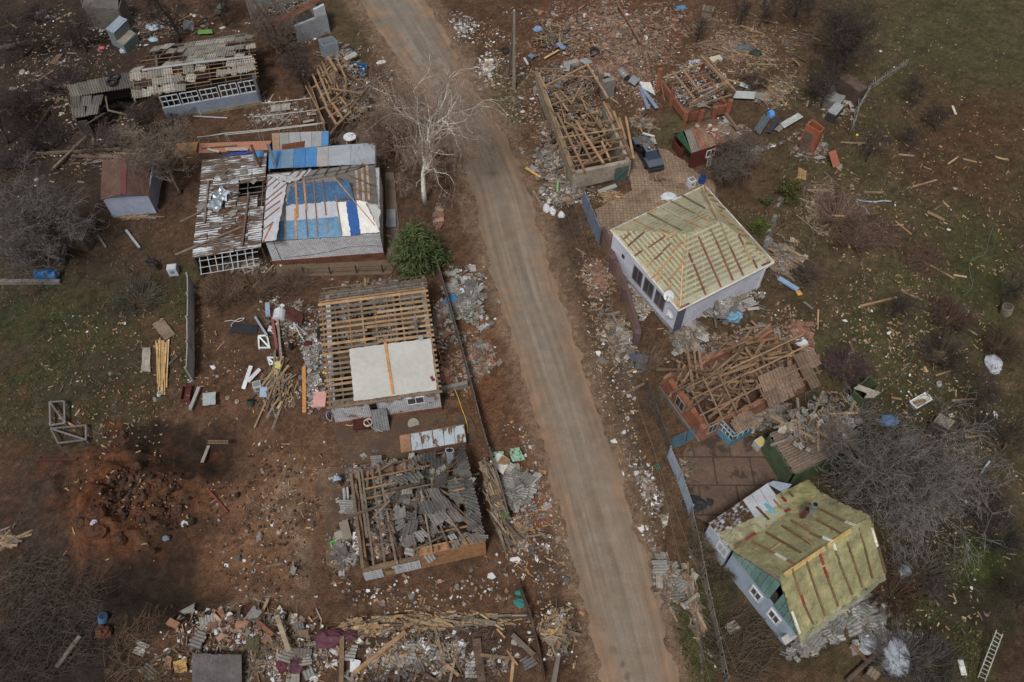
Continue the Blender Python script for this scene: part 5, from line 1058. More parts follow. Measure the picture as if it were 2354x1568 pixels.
def stone_barn():
 z = 2.4; c = [(880, 1545), (1405, 1420), (1185, 900), (545, 640)]
 raf = []
 for i, k in enumerate((.05, .14, .24, .34, .44)):
  l = (c[0][0] + (c[3][0] - c[0][0]) * k, c[0][1] + (c[3][1] - c[0][1]) * k); r_ = (c[1][0] + (c[2][0] - c[1][0]) * k * 1.5, c[1][1] + (c[2][1] - c[1][1]) * k * 1.5)
  raf.append((l, r_, .13))
 raf += [((735, 1015), (985, 1540), .2), ((865, 1100), (1045, 1450), .2), ((905, 1090), (1150, 1465), .22), ((1010, 985), (1130, 1150), .18), ((1110, 1090), (1165, 1210), .2), ((1135, 1270), (1210, 1440), .18), ((1240, 1000), (1300, 1160), .2), ((640, 950), (780, 1080), .16), ((1150, 915), (1230, 1070), .16), ((800, 1090), (960, 1180), .14), ((930, 1290), (1160, 1210), .14), ((950, 1480), (1190, 1350), .14),
   ((535, 625), (820, 615), .14), ((690, 940), (940, 855), .12), ((1000, 570), (1190, 880), .18), ((610, 780), (1010, 580), .14), ((660, 680), (1060, 690), .12), ((570, 680), (640, 800), .14), ((860, 930), (970, 740), .12), ((1010, 1060), (930, 1390), .12), ((1290, 1060), (1350, 1250), .2), ((1350, 1050), (1420, 1420), .2)]
 t, cc = open_timbers('stone_barn', 'long roofless barn of grey rubble walls full of tangled timbers beside the parked car', A3, z, c, raf, None, W2, K(150, 138, 122), 'old_plaster', [2.2, 2.1, 0.9, 2.2], 12, .4, 46)
 part(lambda mb: mb.bar(cc[0] + UP * -.02, cc[3] + UP * -.1, .35, .2, pick(W2)), 'wall_plate', t); part(lambda mb: mb.bar(cc[1], cc[2] + UP * -.4, .3, .2, pick(W2)), 'wall_plate', t)
 d = (cc[1] - cc[0]).normalized()
 def door(mb):
  p = cc[0] + d * ((cc[1] - cc[0]).length - 1.55); n = V3((d.y, -d.x, 0)) * .03; q = p + d * 1.3
  mb.box8([V3((p.x, p.y, 0)) + n, V3((q.x, q.y, 0)) + n, V3((q.x, q.y, 0)) + n * 3, V3((p.x, p.y, 0)) + n * 3], [V3((p.x, p.y, 1.7)) + n, V3((q.x, q.y, 1.7)) + n, V3((q.x, q.y, 1.7)) + n * 3, V3((p.x, p.y, 1.7)) + n * 3], K(78, 96, 88), 'wood')
  for k in range(5): a = p + d * (.13 + k * .26) + n * 3.2; mb.bar(V3((a.x, a.y, .05)), V3((a.x, a.y, 1.65)), .03, .02, K(54, 68, 62), 'wood', n)
  mb.bar(V3((p.x, p.y, .3)) + n * 3.6, V3((q.x, q.y, 1.4)) + n * 3.6, .1, .02, K(70, 88, 80), 'wood', n)
 part(door, 'door', t, 'green plank door')
 # remains of the white corner and the chimney block
 for (x, y, zz, hx, hy, hz, c_) in ((1190, 790, 0, 1.3, .5, 2.0, K(126, 124, 118)), (860, 600, 0, 1.6, .6, 1.2, K(150, 142, 132)), (1120, 690, 0, .5, 1.2, 1.5, K(138, 112, 94))):
  p = at(A3(x, y), hz / 2); bx = bx_thing('wall_remnant', V3((p.x, p.y, 0)), (hx, hy, hz), c_, {1190: 'grey concrete wall remnant standing behind the barn timbers', 860: 'pale block wall remnant at the far end of the barn', 1120: 'brownish plaster wall remnant leaning behind the barn'}[x], 'wall', 'old_plaster', rnd.uniform(.1, .5))
stone_barn()
def brick_garage():
 z = 2.3; B = K(146, 90, 66); T = A4
 c = [at(T(*p), 1.1) for p in ((325, 1030), (725, 950), (520, 640), (95, 730))]
 t = thing('brick_garage', sum(c, V3()) / 4 - UP * 1.1, 'roofless orange brick garage with tall corner pillars and bare rafters', 'garage')
 for i, (k0, k1, h) in enumerate(((0, 1, 1.15), (1, 2, .9), (2, 3, .9), (3, 0, 1.2))):
  a, b = c[k0], c[k1]
  if i == 0:
   part(lambda mb: wallseg(mb, a, a.lerp(b, .36), 0, 1.15, .25, B, 'orange_brick'), 'wall', t); part(lambda mb: wallseg(mb, a.lerp(b, .6), b, 0, 1.25, .25, B, 'orange_brick'), 'wall', t)
  else: part(lambda mb: wallseg(mb, a, b, 0, h, .25, B, 'orange_brick', h - .15), 'wall', t)
 for (x, y), h in (((330, 1000), 1.75), ((725, 900), 2.0), ((490, 520), 2.3), ((97, 620), 2.4), ((213, 790), 2.1), ((470, 985), 1.6), ((590, 960), 1.7)):
  p = at(T(x, y), h); part(lambda mb: mb.box(V3((p.x, p.y, h / 2)), V3((.2, -.05, 0)), V3((.05, .2, 0)), UP * h / 2, jit(B, .08), 'orange_brick'), 'pillar', t)
 for a, b, w in (((200, 645), (395, 885), .2), ((300, 635), (440, 820), .2), ((355, 955), (700, 770), .16), ((350, 965), (735, 850), .14), ((360, 930), (690, 745), .14), ((120, 700), (490, 560), .16), ((160, 730), (500, 640), .14), ((200, 750), (610, 640), .12), ((455, 500), (750, 800), .16), ((480, 500), (700, 790), .12), ((520, 520), (770, 820), .12), ((420, 500), (640, 700), .12), ((465, 690), (500, 740), .14), ((570, 715), (570, 850), .16), ((300, 860), (540, 740), .12), ((430, 830), (680, 740), .12), ((250, 800), (420, 890), .12), ((100, 740), (130, 910), .08)):
  part(lambda mb: mb.bar(at(T(*a), z), at(T(*b), z - .1), w, w * .7, pick(W2)), 'rafter', t)
 part(lambda mb: mb.poly([V3((p.x, p.y, .25)) for p in c], UP, .3, K(110, 84, 68), 'earth'), 'floor', t)
 part(lambda mb: mb.corr(at(T(430, 930), 2.35), at(T(500, 925), 2.35) - at(T(430, 930), 2.35), at(T(440, 960), 2.2) - at(T(430, 930), 2.35), .1, .02, K(128, 124, 116), 'slate'), 'slate_sheet', t)
brick_garage()
def red_shed():
 T = A4; ze = 2.0; zr = 3.1
 f0, f1, r0, r1 = at(T(375, 1372), ze), at(T(815, 1230), ze), at(T(308, 1172), zr), at(T(660, 1108), zr)
 F = Frame(at(T(385, 1380), ze - .05), at(T(720, 1270), ze - .05)); L = F.L; bk = at(T(160, 1205), ze); D = (bk - F.o).dot(F.v)
 t = thing('red_shed', F.p(L / 2, D / 2, 0), 'small dark red board shed with a green gable and patched rusty roof', 'shed')
 C_ = K(96, 46, 44)
 part(lambda mb: walls(mb, F, .1, L, .1, D, 0, ze - .1, .15, C_, 'painted_metal', 'FRB'), 'wall', t)
 part(lambda mb: wallseg(mb, F.p(.1, D, 0), F.p(.1, D * .55, 0), 0, .9, .15, C_, 'painted_metal'), 'wall', t); part(lambda mb: wallseg(mb, F.p(.1, D * .12, 0), F.p(.1, .15, 0), 0, ze - .1, .15, C_, 'painted_metal'), 'wall', t)
 part(lambda mb: wallseg(mb, F.p(.1, D * .55, 0), F.p(.1, D * .5, 0), 0, ze - .1, .15, C_, 'painted_metal'), 'door_post', t)
 rv = (r0 - F.o).dot(F.v)
 part(lambda mb: mb.poly([F.p(-.12, 0, ze), F.p(-.12, rv, zr - .05), F.p(-.12, D, ze)], F.u, .06, K(54, 96, 70), 'wood'), 'gable', t, 'green boarded gable')
 b0, b1 = at(T(155, 1205), ze), F.p(L + .3, D + .2, ze)
 def rf(mb):
  for i, c_ in enumerate((K(118, 112, 104), K(138, 92, 72), K(132, 104, 84), K(128, 84, 66), K(134, 100, 82), K(126, 104, 90))):
   a, b = i / 6, (i + 1) / 6; mb.corr(f0.lerp(f1, a), f0.lerp(f1, b) - f0.lerp(f1, a), r0.lerp(r1, a) - f0.lerp(f1, a), .2, .03 if i == 0 else .008, c_, 'slate' if i == 0 else 'rust')
 part(rf, 'roof', t, 'patched rust brown roof slope'); part(lambda mb: mb.poly([r0, r1, b1, b0], UP, .04, K(120, 88, 70), 'rust'), 'roof', t)
 inset(F, L * .38, L * .62, .9, 1.75, 'F', 0, 'window', WHITE, K(66, 68, 72), t)
 for k in range(36):
  s_, v_ = rnd.uniform(.35, 1.05), rnd.uniform(.05, 1); p = f0.lerp(f1, s_).lerp(r0.lerp(r1, s_), v_) + UP * rnd.uniform(.05, .12); a = rnd.uniform(0, 3); d = V3((math.cos(a), math.sin(a), .05)); mb = MB(); mb.corr(p, d * rnd.uniform(.12, .35), V3((-d.y, d.x, 0)) * rnd.uniform(.3, .6), .15, .02, pick([K(170, 162, 150), K(150, 140, 128)]), jag=.2)
  mb.build('slate_fragment', None, False, ('pale slate fragment heaped on the patched roof of the red shed', 'slate fragment', 'slate pieces on the red shed roof'))
red_shed()
def orange_closet():
 T = A4; z = 2.6; c = [at(T(*p), z) for p in ((1400, 1115), (1528, 1190), (1572, 1142), (1460, 1058))]
 t = thing('brick_outhouse', sum(c, V3()) / 4 - UP * z, 'tall roofless orange brick outhouse with brown boards leaning on it', 'outhouse'); B = K(162, 92, 62)
 for i in range(4):
  a, b = c[i], c[(i + 1) % 4]; part(lambda mb: wallseg(mb, a, b, 0, z - .05 * i, .12, jit(B, .06), 'orange_brick'), 'wall', t)
 part(lambda mb: mb.poly([V3((p.x, p.y, .2)) for p in c], UP, .2, K(90, 70, 56), 'earth'), 'floor', t)
 for k in range(5):
  a, b = at(T(1345 + k * 16, 1330 + k * 8), .2), at(T(1400 + k * 16, 1175 + k * 9), 2.0); mb = MB(); mb.bar(a, b, .19, .03, jit(K(98, 82, 70), .1), 'wood', (0, -1, .3)); mb.build('board', None, False, ('brown weathered board leaning against the orange brick outhouse', 'board', 'boards leaning on the outhouse'))
 mb = MB(); mb.corr(at(T(1640, 1505), .2), at(T(1665, 1500), .2) - at(T(1600, 1525), .2), at(T(1580, 1370), 1.2) - at(T(1620, 1510), .2), .12, .02, K(150, 84, 60), 'painted_metal'); mb.build('roof_panel', None, False, ('orange brown ribbed panel standing below the brick outhouse', 'panel'))
orange_closet()
def cabin_left():
 z = 2.1; T = A5; zr = 2.9
 e0, e1, r0, r1, w0, w1 = at(T(900, 672), z), at(T(915, 330), z), at(T(1078, 625), zr), at(T(1090, 282), zr), at(T(1335, 635), z), at(T(1340, 345), z)
 F = Frame(at(T(920, 680), z), at(T(1330, 640), z)); L = F.L; D = (e1 - F.o).dot(F.v)
 t = thing('small_shed', F.p(L / 2, 0, 0), 'small shed with a red brown felt roof and a white front wall in the yard', 'shed')
 part(lambda mb: walls(mb, F, .05, L - .05, .05, D, 0, z - .05, .12, K(150, 158, 178), 'plaster'), 'wall', t, 'white board wall')
 part(lambda mb: mb.poly([F.p(.05, .1, z - .05), F.p(L - .05, .1, z - .05), F.p(L * .42, .1, zr - .1)], F.v, .08, K(150, 158, 178), 'plaster'), 'gable', t)
 part(lambda mb: mb.poly([e0, r0, r1, e1], UP, .05, K(98, 74, 64), 'old_plaster'), 'roof', t, 'brown felt roof slope'); part(lambda mb: mb.poly([r0, w0, w1, r1], UP, .05, K(92, 66, 60), 'old_plaster'), 'roof', t)
 part(lambda mb: mb.poly([r0 + UP * .07, r0.lerp(w0, .2) + UP * .05, r1.lerp(w1, .2) + UP * .05, r1 + UP * .07][::1], UP, .02, K(120, 74, 72), 'painted_metal'), 'ridge_cap', t, 'reddish ridge sheet')
 for i, (a, b, h, c_) in enumerate((((1370, 700), (1430, 770), 1.5, K(160, 168, 178)), ((1345, 380), (1400, 480), 1.8, K(150, 160, 172)), ((1370, 560), (1420, 640), 1.5, K(144, 152, 164)))):
  mb = MB(); p, q = at(T(*a), 0), at(T(*b), 0); mb.corr(p, q - p, V3((-.5, 0, h)), .2, .02, c_, 'painted_metal', jag=.2); mb.build('metal_sheet', None, False, (('bent silver sheet nearest the front corner', 'tall silver sheet at the far corner', 'narrow silver sheet midway')[i] + ' beside the red brown shed', 'metal sheet'))
cabin_left()
def odd_huts():
 def hut(name, label, tile, z, q, rcol, rm, wcol, wm, corrug=True, lean=0.0, cat='shed', open_=False, pitch=.2):
  c = [at(tile(*p), z + (lean if i > 1 else 0)) for i, p in enumerate(q)]; t = thing(name, V3((sum(p.x for p in c) / 4, sum(p.y for p in c) / 4, 0)), label, cat)
  if not open_: part(lambda mb: mb.corr(c[0], c[1] - c[0], (c[3] - c[0] + c[2] - c[1]) / 2, pitch, .03 if corrug else .002, rcol, rm, jag=.06), 'roof', t)
  for i in range(4):
   a, b = c[i], c[(i + 1) % 4]; part(lambda mb: wallseg(mb, a.lerp(b, .03), b.lerp(a, .03), 0, min(a.z, b.z) - .06, .08, jit(wcol, .06), wm), 'wall', t)
  if open_: part(lambda mb: mb.poly([V3((p.x, p.y, .1)) for p in c], UP, .1, K(50, 42, 36), 'earth'), 'floor', t)
  return t, c
 hut('sheet_hut', 'small hut with a blue grey corrugated roof and pale teal sides in the upper yard', A1, 1.9, [(945, 262), (1018, 300), (1140, 178), (1075, 140)], K(142, 154, 170), 'painted_metal', K(116, 128, 132), 'painted_metal', lean=.1)
 hut('low_hut', 'low teal chest with a slatted top in front of the blue grey roofed hut', A1, 1.0, [(1035, 360), (1105, 412), (1222, 300), (1140, 250)], K(140, 132, 120), 'slate', K(112, 132, 136), 'painted_metal')
 hut('slate_barn', 'wide low barn roofed in debris strewn brown slate beside the big walnut tree', E1, 2.3, [(1515, 1560), (1290, 1205), (1890, 935), (2105, 1260)], K(118, 100, 86), 'slate', K(78, 92, 66), 'wood', lean=.5)
 hut('green_bin', 'long green metal trough open along the yard edge of the slate barn', E1, .9, [(1500, 1590), (1530, 1560), (1300, 1215), (1262, 1232)], K(40, 50, 40), 'painted_metal', K(72, 110, 66), 'painted_metal', open_=True, cat='trough')
 t, c = hut('green_hut', 'roofless green board hut with a few slates across it in the back garden', E2, 1.9, [(865, 900), (1010, 760), (915, 670), (765, 810)], K(120, 112, 104), 'slate', K(74, 86, 58), 'wood', open_=True)
 part(lambda mb: mb.corr(at(E2(755, 790), 1.95), at(E2(790, 765), 1.95) - at(E2(745, 800), 1.95), at(E2(965, 865), 1.95) - at(E2(755, 790), 1.95), .2, .03, K(150, 142, 130), 'slate', jag=.1), 'slate_sheet', t); part(lambda mb: mb.corr(at(E2(860, 880), 1.97), at(E2(890, 815), 1.97) - at(E2(860, 880), 1.97), at(E2(960, 880), 1.97) - at(E2(860, 880), 1.97), .2, .03, K(140, 132, 122), 'slate', jag=.15), 'slate_sheet', t)
 hut('dark_hut', 'dark corrugated hut half hidden under the walnut branches', E2, 2.2, [(1290, 1560), (1100, 1280), (1340, 1225), (1530, 1420)], K(92, 88, 88), 'slate', K(84, 74, 66), 'wood')
 hut('brown_hut', 'flat brown sheeted hut joined to the dark corrugated hut', E2, 2.0, [(1470, 1430), (1350, 1250), (1410, 1235), (1520, 1340)], K(104, 82, 70), 'rust', K(84, 74, 66), 'wood', corrug=False)
 hut('rusty_shelter', 'low shelter with rusty and grey roof sheets by the fallen picket fence', A4, 1.6, [(1700, 700), (1880, 830), (1950, 790), (1770, 650)], K(98, 80, 68), 'rust', K(84, 70, 60), 'wood')
 hut('slab_cellar', 'grey concrete cellar slab at the end of the garden', A4, .9, [(1560, 890), (1700, 940), (1750, 870), (1620, 800)], K(128, 128, 126), 'concrete', K(110, 106, 100), 'concrete', corrug=False, cat='cellar')
 hut('rabbit_hutch', 'dark open crate hutch half covered by pale slates near the cellar slab', A4, 1.0, [(1590, 1000), (1665, 1040), (1750, 950), (1660, 905)], K(150, 154, 156), 'slate', K(64, 60, 62), 'wood', cat='hutch', pitch=.3)
 hut('rusty_garage', 'grey walled shed cut by the top edge behind the yard trees', A1, 2.6, [(740, 60), (1060, 90), (1100, -60), (700, -60)], K(96, 90, 84), 'slate', K(104, 98, 92), 'old_plaster', corrug=False)
 hut('white_oven', 'small grey hut with a snapped lid roof among the wreckage above the timber house', A2, 1.6, [(880, 410), (1010, 370), (960, 320), (830, 350)], K(110, 84, 64), 'wood', K(130, 140, 150), 'painted_metal', open_=True)
 hut('slate_lean_to', 'grey collapsed slate mound roof under the bare yard tree', A5, 1.4, [(560, 1000), (740, 1040), (835, 880), (640, 780)], K(120, 114, 106), 'slate', K(90, 80, 70), 'wood')
 hut('collapsed_hut', 'dark felt roof fallen flat in the lower rubble with weathered battens', E5, .7, [(330, 850), (720, 860), (690, 620), (360, 620)], K(88, 84, 84), 'old_plaster', K(90, 76, 62), 'wood', corrug=False, cat='roof', lean=.5)
 hut('tile_panel', 'dark grey tile effect roof panel at the edge of the lower rubble', E5, .6, [(262, 560), (400, 595), (410, 540), (290, 505)], K(74, 74, 80), 'painted_metal', K(70, 60, 54), 'wood', cat='roof panel')
 hut('mossy_panel', 'mossy green corrugated panel propped in the lower rubble', E5, .7, [(755, 590), (850, 615), (870, 500), (750, 470)], K(96, 92, 66), 'slate', K(80, 70, 60), 'wood', cat='roof panel')
 hut('torn_sheet_heap', 'grey corrugated roof piece lying in the lower rubble', E5, .6, [(1130, 650), (1265, 660), (1270, 590), (1140, 560)], K(108, 100, 94), 'slate', K(80, 70, 60), 'wood', cat='roof panel')
 hut('wood_crate', 'pale wooden slatted crate in the trampled lower garden', E7, .7, [(570, 1490), (650, 1560), (700, 1500), (610, 1420)], K(120, 106, 90), 'wood', K(96, 78, 62), 'wood', cat='crate')
 hut('coop', 'small broken coop with pale roof slats below the bathtub', E2, 1.2, [(1480, 1090), (1620, 1165), (1660, 1085), (1560, 1015)], K(130, 122, 112), 'slate', K(70, 60, 54), 'wood', cat='coop')
odd_huts()

# ---------------------------------------------------------------- trees, shrubs
def tree(name, label, p, h, spread, col, seed, trunk_r=.14, forks=4, droop=0.0, twig=1.0, cat='tree', tw_col=None, group=None, bm='bark', lean=(0, 0), low=.35, side=3, levels=4, tr=.011):
 r = random.Random(seed); tm, cm = MB(), MB(); tw_col = tw_col or col; g0 = gz(p.x, p.y); p = V3((p.x, p.y, g0 - .1))
 def grow(q, d, L, rad, lev, dst):
  n = 5 if lev < 2 else 4 if lev < 3 else 3; ps = [q.copy()]; rs = [rad]; kids = []
  for i in range(n):
   w = .16 + .1 * lev
   d = (d + V3((r.gauss(0, w), r.gauss(0, w), r.gauss(0, w * .7) + (.12 if lev < 2 else .04) - droop * max(0, lev - 1) * .32))).normalized()
   q = q + d * L / n; ps.append(q.copy()); rs.append(max(tr, rad * (1 - .75 * (i + 1) / n)))
   if i >= (1 if lev else int(n * low)): kids.append((q.copy(), d.copy(), rs[-1]))
  c = jit(col if lev < (3 if droop > .25 else 2) else tw_col, .15, r)
  dst.tube(ps, rs, c, bm, 7 if lev == 0 else 5 if lev == 1 else 3, cap=lev < 1)
  if lev >= levels: return
  for (k, kd, kr) in kids:
   m_ = forks if lev == 0 else 2 if lev < 2 else (3 if r.random() < .6 * twig else 2)
   if lev >= 2 and r.random() > .85 * twig: continue
   for _ in range(m_):
    a = r.uniform(0, 2 * math.pi); t_ = r.uniform(.6, 1.15) if lev == 0 else r.uniform(.4, .95)
    x = kd.cross(V3((.3, .5, .8))).normalized(); y = kd.cross(x)
    nd = (kd * math.cos(t_) + (x * math.cos(a) + y * math.sin(a)) * math.sin(t_)).normalized()
    ll = (spread * r.uniform(.7, 1.1)) if lev == 0 else L * r.uniform(.4, .68)
    grow(k, nd, ll, max(tr, kr * r.uniform(.5, .75)), lev + 1, tm if lev < 1 else cm)
 grow(p, V3((lean[0], lean[1], 1)).normalized(), h * .62, trunk_r, 0, tm)
 t = thing(name, p, label, cat, group); tm.build('trunk', t, True); cm.build('crown', t); return t
G = lambda x, y: at((x, y))
WAL, GRY, DRK, BRN = K(102, 96, 92), K(98, 93, 91), K(66, 58, 54), K(112, 88, 74)
tree('birch_tree', 'tall white barked birch, bare and drooping, leaning over the road', G(976, 466), 13.5, 5.4, K(232, 226, 214), 4, .25, 4, .3, .85, tw_col=K(140, 120, 104), bm='birch_bark', low=.22, tr=.008, levels=5)
tree('walnut_tree', 'big spreading bare grey walnut beside the yellow film house', G(2020, 1165), 6.6, 4.7, WAL, 11, .36, 6, .12, .8, low=.15, tr=.014)
tree('bare_tree', 'wide bare grey tree over the blue barrel at the yard wall', G(150, 606), 6.0, 3.8, GRY, 12, .28, 6, .12, .8, low=.15, tr=.014)
tree('bare_tree', 'thin bare brown tree between the blue sheet lean-to and the birch', G(918, 380), 6.5, 2.2, BRN, 13, .13, 3, 0, 1.0)
tree('bare_tree', 'bare tree with a dark trunk above the long hall roof', G(412, 96), 6.5, 2.6, DRK, 14, .18, 3, 0, 1.0)
tree('bare_tree', 'lopped bare tree with radiating twigs between the long hall and the timber house', G(640, 130), 4.6, 2.6, K(104, 86, 74), 15, .16, 4, 0, .9)
tree('bare_tree', 'bare grey fruit tree beside the red brown felt shed', G(415, 445), 6.0, 3.0, K(112, 98, 86), 16, .16, 4, 0, .9)
tree('bare_tree', 'large dark bare tree above the fallen picket fence', G(1940, 160), 5.5, 3.4, DRK, 17, .2, 4, 0, 1.0)
tree('bare_tree', 'dark leaning bare tree beside the cellar slab', G(1858, 245), 4.2, 1.9, DRK, 18, .16, 3, 0, .8, lean=(.3, .3))
tree('bare_tree', 'dark bare tree cut by the top edge of the meadow', G(1826, 38), 5.0, 2.2, DRK, 19, .17, 3, 0, .8)
tree('bare_tree', 'bare tree with grey twigs at the side of the red board shed', G(1662, 418), 4.5, 2.3, K(100, 88, 80), 20, .12, 4, 0, .9)
for i, (x, y, h, s, l) in enumerate(((2092, 246, 3.4, 1.3, 'thin sapling right of the fallen picket fence'), (1990, 372, 3.4, 1.2, 'slanting thin sapling below the brick outhouse'), (2066, 345, 2.6, 1.1, 'multi stemmed dark sapling on the meadow'), (2045, 728, 3.0, 1.5, 'dark sapling right of the orange brick ruin'),
        (2246, 935, 3.4, 1.8, 'dark sapling right of the white bathtub'), (2304, 1030, 3.2, 1.9, 'dark bare sapling near the right edge of the garden'), (2300, 700, 2.6, 1.2, 'dark sapling beside the wooden barrel'), (2336, 1400, 3.0, 1.8, 'grey bare sapling near the ladder'), (1700, 60, 3.6, 1.2, 'thin dark sapling among the rubble behind the brick garage'), (1745, 60, 3.2, 1.2, 'second thin dark sapling further from the rubble behind the brick garage'),
        (2150, 300, 2.8, 1.2, 'lone thin sapling in the brown meadow'), (1600, 100, 3.0, 1., 'broken sapling standing in the rubble by the pallet stack'))):
 tree('sapling', l, G(x, y), h, s, DRK, 30 + i, .08, 3, 0, .8, lean=(rnd.uniform(-.2, .3), rnd.uniform(-.1, .3)), levels=3)
for i, (x, y, h, s, l) in enumerate(((60, 130, 5.5, 2.6, 'dark bare tree in the far left corner of the upper yard'), (200, 120, 4.2, 1.8, 'dark bare tree beside the tan board in the upper yard'), (20, 330, 5.5, 2.8, 'dark bare tree at the left edge above the grey tree'), (330, 330, 4.0, 1.8, 'thin brown bare tree behind the felt roofed shed'), (520, 60, 5.0, 2.2, 'dark bare tree at the top between hall and grey house'), (700, 215, 4.4, 1.8, 'brown bare tree between the hall wall and the timber house'))):
 tree('bare_tree', l, G(x, y), h, s, K(76, 64, 58), 300 + i, .13, 4, .05, .8, tr=.01)
def shrub(label, p, rx, h, col, seed, n=90, name='shrub', cat='shrub', ry=None, tr=.012):
 r = random.Random(seed); mb = MB(); ry = ry or rx; g0 = gz(p.x, p.y); c = V3((p.x, p.y, g0 - .05)); st = MB()
 flat = any(k in label for k in ('pile', 'tangle', 'heap', 'twigs', 'cut branch'))
 for i in range(int(n * 1.3)):
  a = r.uniform(0, 2 * math.pi); f = math.sqrt(r.random()); o = c + V3((math.cos(a) * rx * f * .45, math.sin(a) * ry * f * .45, 0))
  d = V3((math.cos(a) * rx * r.uniform(.2, .8), math.sin(a) * ry * r.uniform(.2, .8), h * r.uniform(.5, 1.05)))
  if flat: o = c + V3((math.cos(a) * rx * f, math.sin(a) * ry * f, r.uniform(0, h * .4))); b_ = r.gauss(.6, .8); d = V3((math.cos(b_), math.sin(b_), r.uniform(0, .3))) * r.uniform(.5, 1.5)
  m_ = o + d * .5 + V3((r.uniform(-.12, .12), r.uniform(-.12, .12), .1)); e = o + d + V3((r.uniform(-.2, .2), r.uniform(-.2, .2), -.1))
  dst = st if i % 6 == 0 else mb; dst.tube([o, m_, e], [tr * (2.2 if i % 6 == 0 else 1.3), tr * 1.2, tr * .8], jit(col, .2, r), 'bark', 3, False)
  for k in range(4):
   s_ = o.lerp(e, r.uniform(.35, .95)); mb.tube([s_, s_ + V3((r.gauss(0, .22), r.gauss(0, .22), r.gauss(.1, .16)))], [tr * .8, tr * .6], jit(col, .25, r), 'bark', 3, False)
 t = thing(name, c, label, cat); st.build('stem', t); mb.build('crown', t); return t
for i, (x, y, rx, h, c, n, l) in enumerate(((1925, 500, 2.9, 1.7, K(124, 100, 86), 230, 'large pinkish brown bare bush beside the scattered grey boards'), (1962, 560, 1.9, 1.5, K(104, 82, 70), 120, 'lower brown bush next to the large pinkish brown bush'), (2180, 740, 2.0, 1.8, K(92, 70, 62), 170, 'round reddish brown bush by the dirt path'), (2160, 820, 2.2, 1.7, K(74, 64, 58), 150, 'dark bush below the round reddish brown bush'), (2295, 800, 1.8, 1.5, K(84, 66, 52), 130, 'brown dead bush behind the white sack'),
          (1940, 850, 2.2, 1.3, K(92, 72, 70), 220, 'purple brown bush beside the fallen brown slates'), (1735, 195, 1.6, 1.0, K(84, 68, 60), 130, 'dark brush right of the brick garage'), (1610, 1275, 1.0, 1.8, K(108, 94, 76), 150, 'dry grassy bush growing through the picket fence'), (1655, 1310, 1.2, 1.2, K(88, 78, 62), 110, 'dull bush in front of the blue board house'), (1700, 1490, 2.0, .8, K(88, 76, 64), 130, 'low bare twigs below the blue board house'),
          (2060, 1520, 2.2, 1.6, K(96, 90, 88), 170, 'grey bush over the white bulk sack'), (2130, 1530, 2.0, 1.5, K(78, 74, 72), 150, 'dark grey bush beside the white bulk sack'), (2045, 1370, 2.0, 1.2, K(88, 66, 50), 200, 'rust brown bush at the corner of the yellow film house'), (2110, 1320, 2.2, 1.4, K(92, 82, 76), 160, 'grey bush right of the yellow film house'), (320, 690, 2.4, 1.1, K(84, 80, 68), 170, 'dull grey green twiggy bush in the left garden'), (515, 680, 2.0, 1.4, K(110, 88, 68), 260, 'dry brown bush below the greenhouse frames'),
          (590, 668, 1.9, 1.0, K(106, 84, 68), 170, 'low dry bush in front of the white brick house'), (675, 655, 1.7, .9, K(104, 84, 70), 140, 'low brown bush by the concrete path'), (150, 200, 2.6, 2.0, K(72, 62, 62), 230, 'dark twiggy bush at the slate shed corner'), (60, 250, 2.6, 2.0, K(66, 56, 54), 190, 'dark bush at the left edge of the upper yard'), (110, 330, 2.4, 1.9, K(62, 54, 54), 200, 'very dark bush below the slate shed'), (230, 330, 2.6, 1.3, K(92, 76, 70), 190, 'thin reddish bush above the felt roofed shed'),
          (40, 380, 2.0, 1.7, K(76, 66, 64), 150, 'grey dark bush at the left edge beside the boards'), (80, 40, 2.0, 1.5, K(72, 60, 58), 150, 'dark bush in the top left yard'), (420, 260, 2.2, 1.4, K(96, 80, 70), 170, 'brown bush in front of the blue grey hall wall'), (840, 235, 1.4, 1.6, K(92, 76, 64), 150, 'brown bush at the road side of the timber house'), (860, 290, 1.5, 1.4, K(98, 78, 66), 150, 'lower brown bush near the round white table'),
          (1490, 845, 1.0, 1.7, K(122, 102, 84), 110, 'thin bare bush at the corner of the orange brick ruin'), (1500, 930, .8, 1.5, K(104, 88, 72), 110, 'thin dry bush along the mesh fence'), (1640, 1480, .9, .9, K(86, 76, 60), 80, 'small bush inside the lower picket fence'), (1850, 640, 1.2, 1.4, K(90, 76, 66), 90, 'thin bare bush above the broken pallet'), (60, 1360, 2.6, 1.0, K(82, 72, 62), 230, 'long pile of cut branches at the lower left'),
          (140, 1440, 3.2, 1.1, K(74, 64, 56), 280, 'dark tangle of cut branches at the bottom left'), (40, 1500, 2.8, 1.2, K(66, 58, 52), 240, 'darkest tangle of branches in the bottom left corner'), (330, 1520, 2.4, 1.0, K(98, 78, 60), 200, 'brown twigs beside the fallen felt roof'), (545, 1500, 1.6, .7, K(104, 84, 66), 120, 'loose brown twigs lying on the lower rubble'), (900, 1540, 2.4, .7, K(86, 72, 62), 190, 'low tangle of twigs in the lower rubble'), (1060, 1525, 2.0, .6, K(92, 78, 66), 140, 'low twigs right of the long plank in the lower rubble'),
          (2020, 540, 1.4, .6, K(104, 80, 70), 130, 'heap of reddish cut branches on the meadow'), (2115, 605, 1.7, .6, K(96, 72, 62), 140, 'heap of brown cut branches with black scraps on the meadow'), (1960, 950, 1.4, 1.2, K(108, 100, 94), 130, 'grey twigs above the slate barn'), (2230, 1150, 2.6, 1.6, K(82, 70, 66), 200, 'dark reddish thicket right of the walnut tree'), (2290, 1230, 2.0, 1.5, K(70, 62, 60), 150, 'dark thicket at the right edge below the walnut'))):
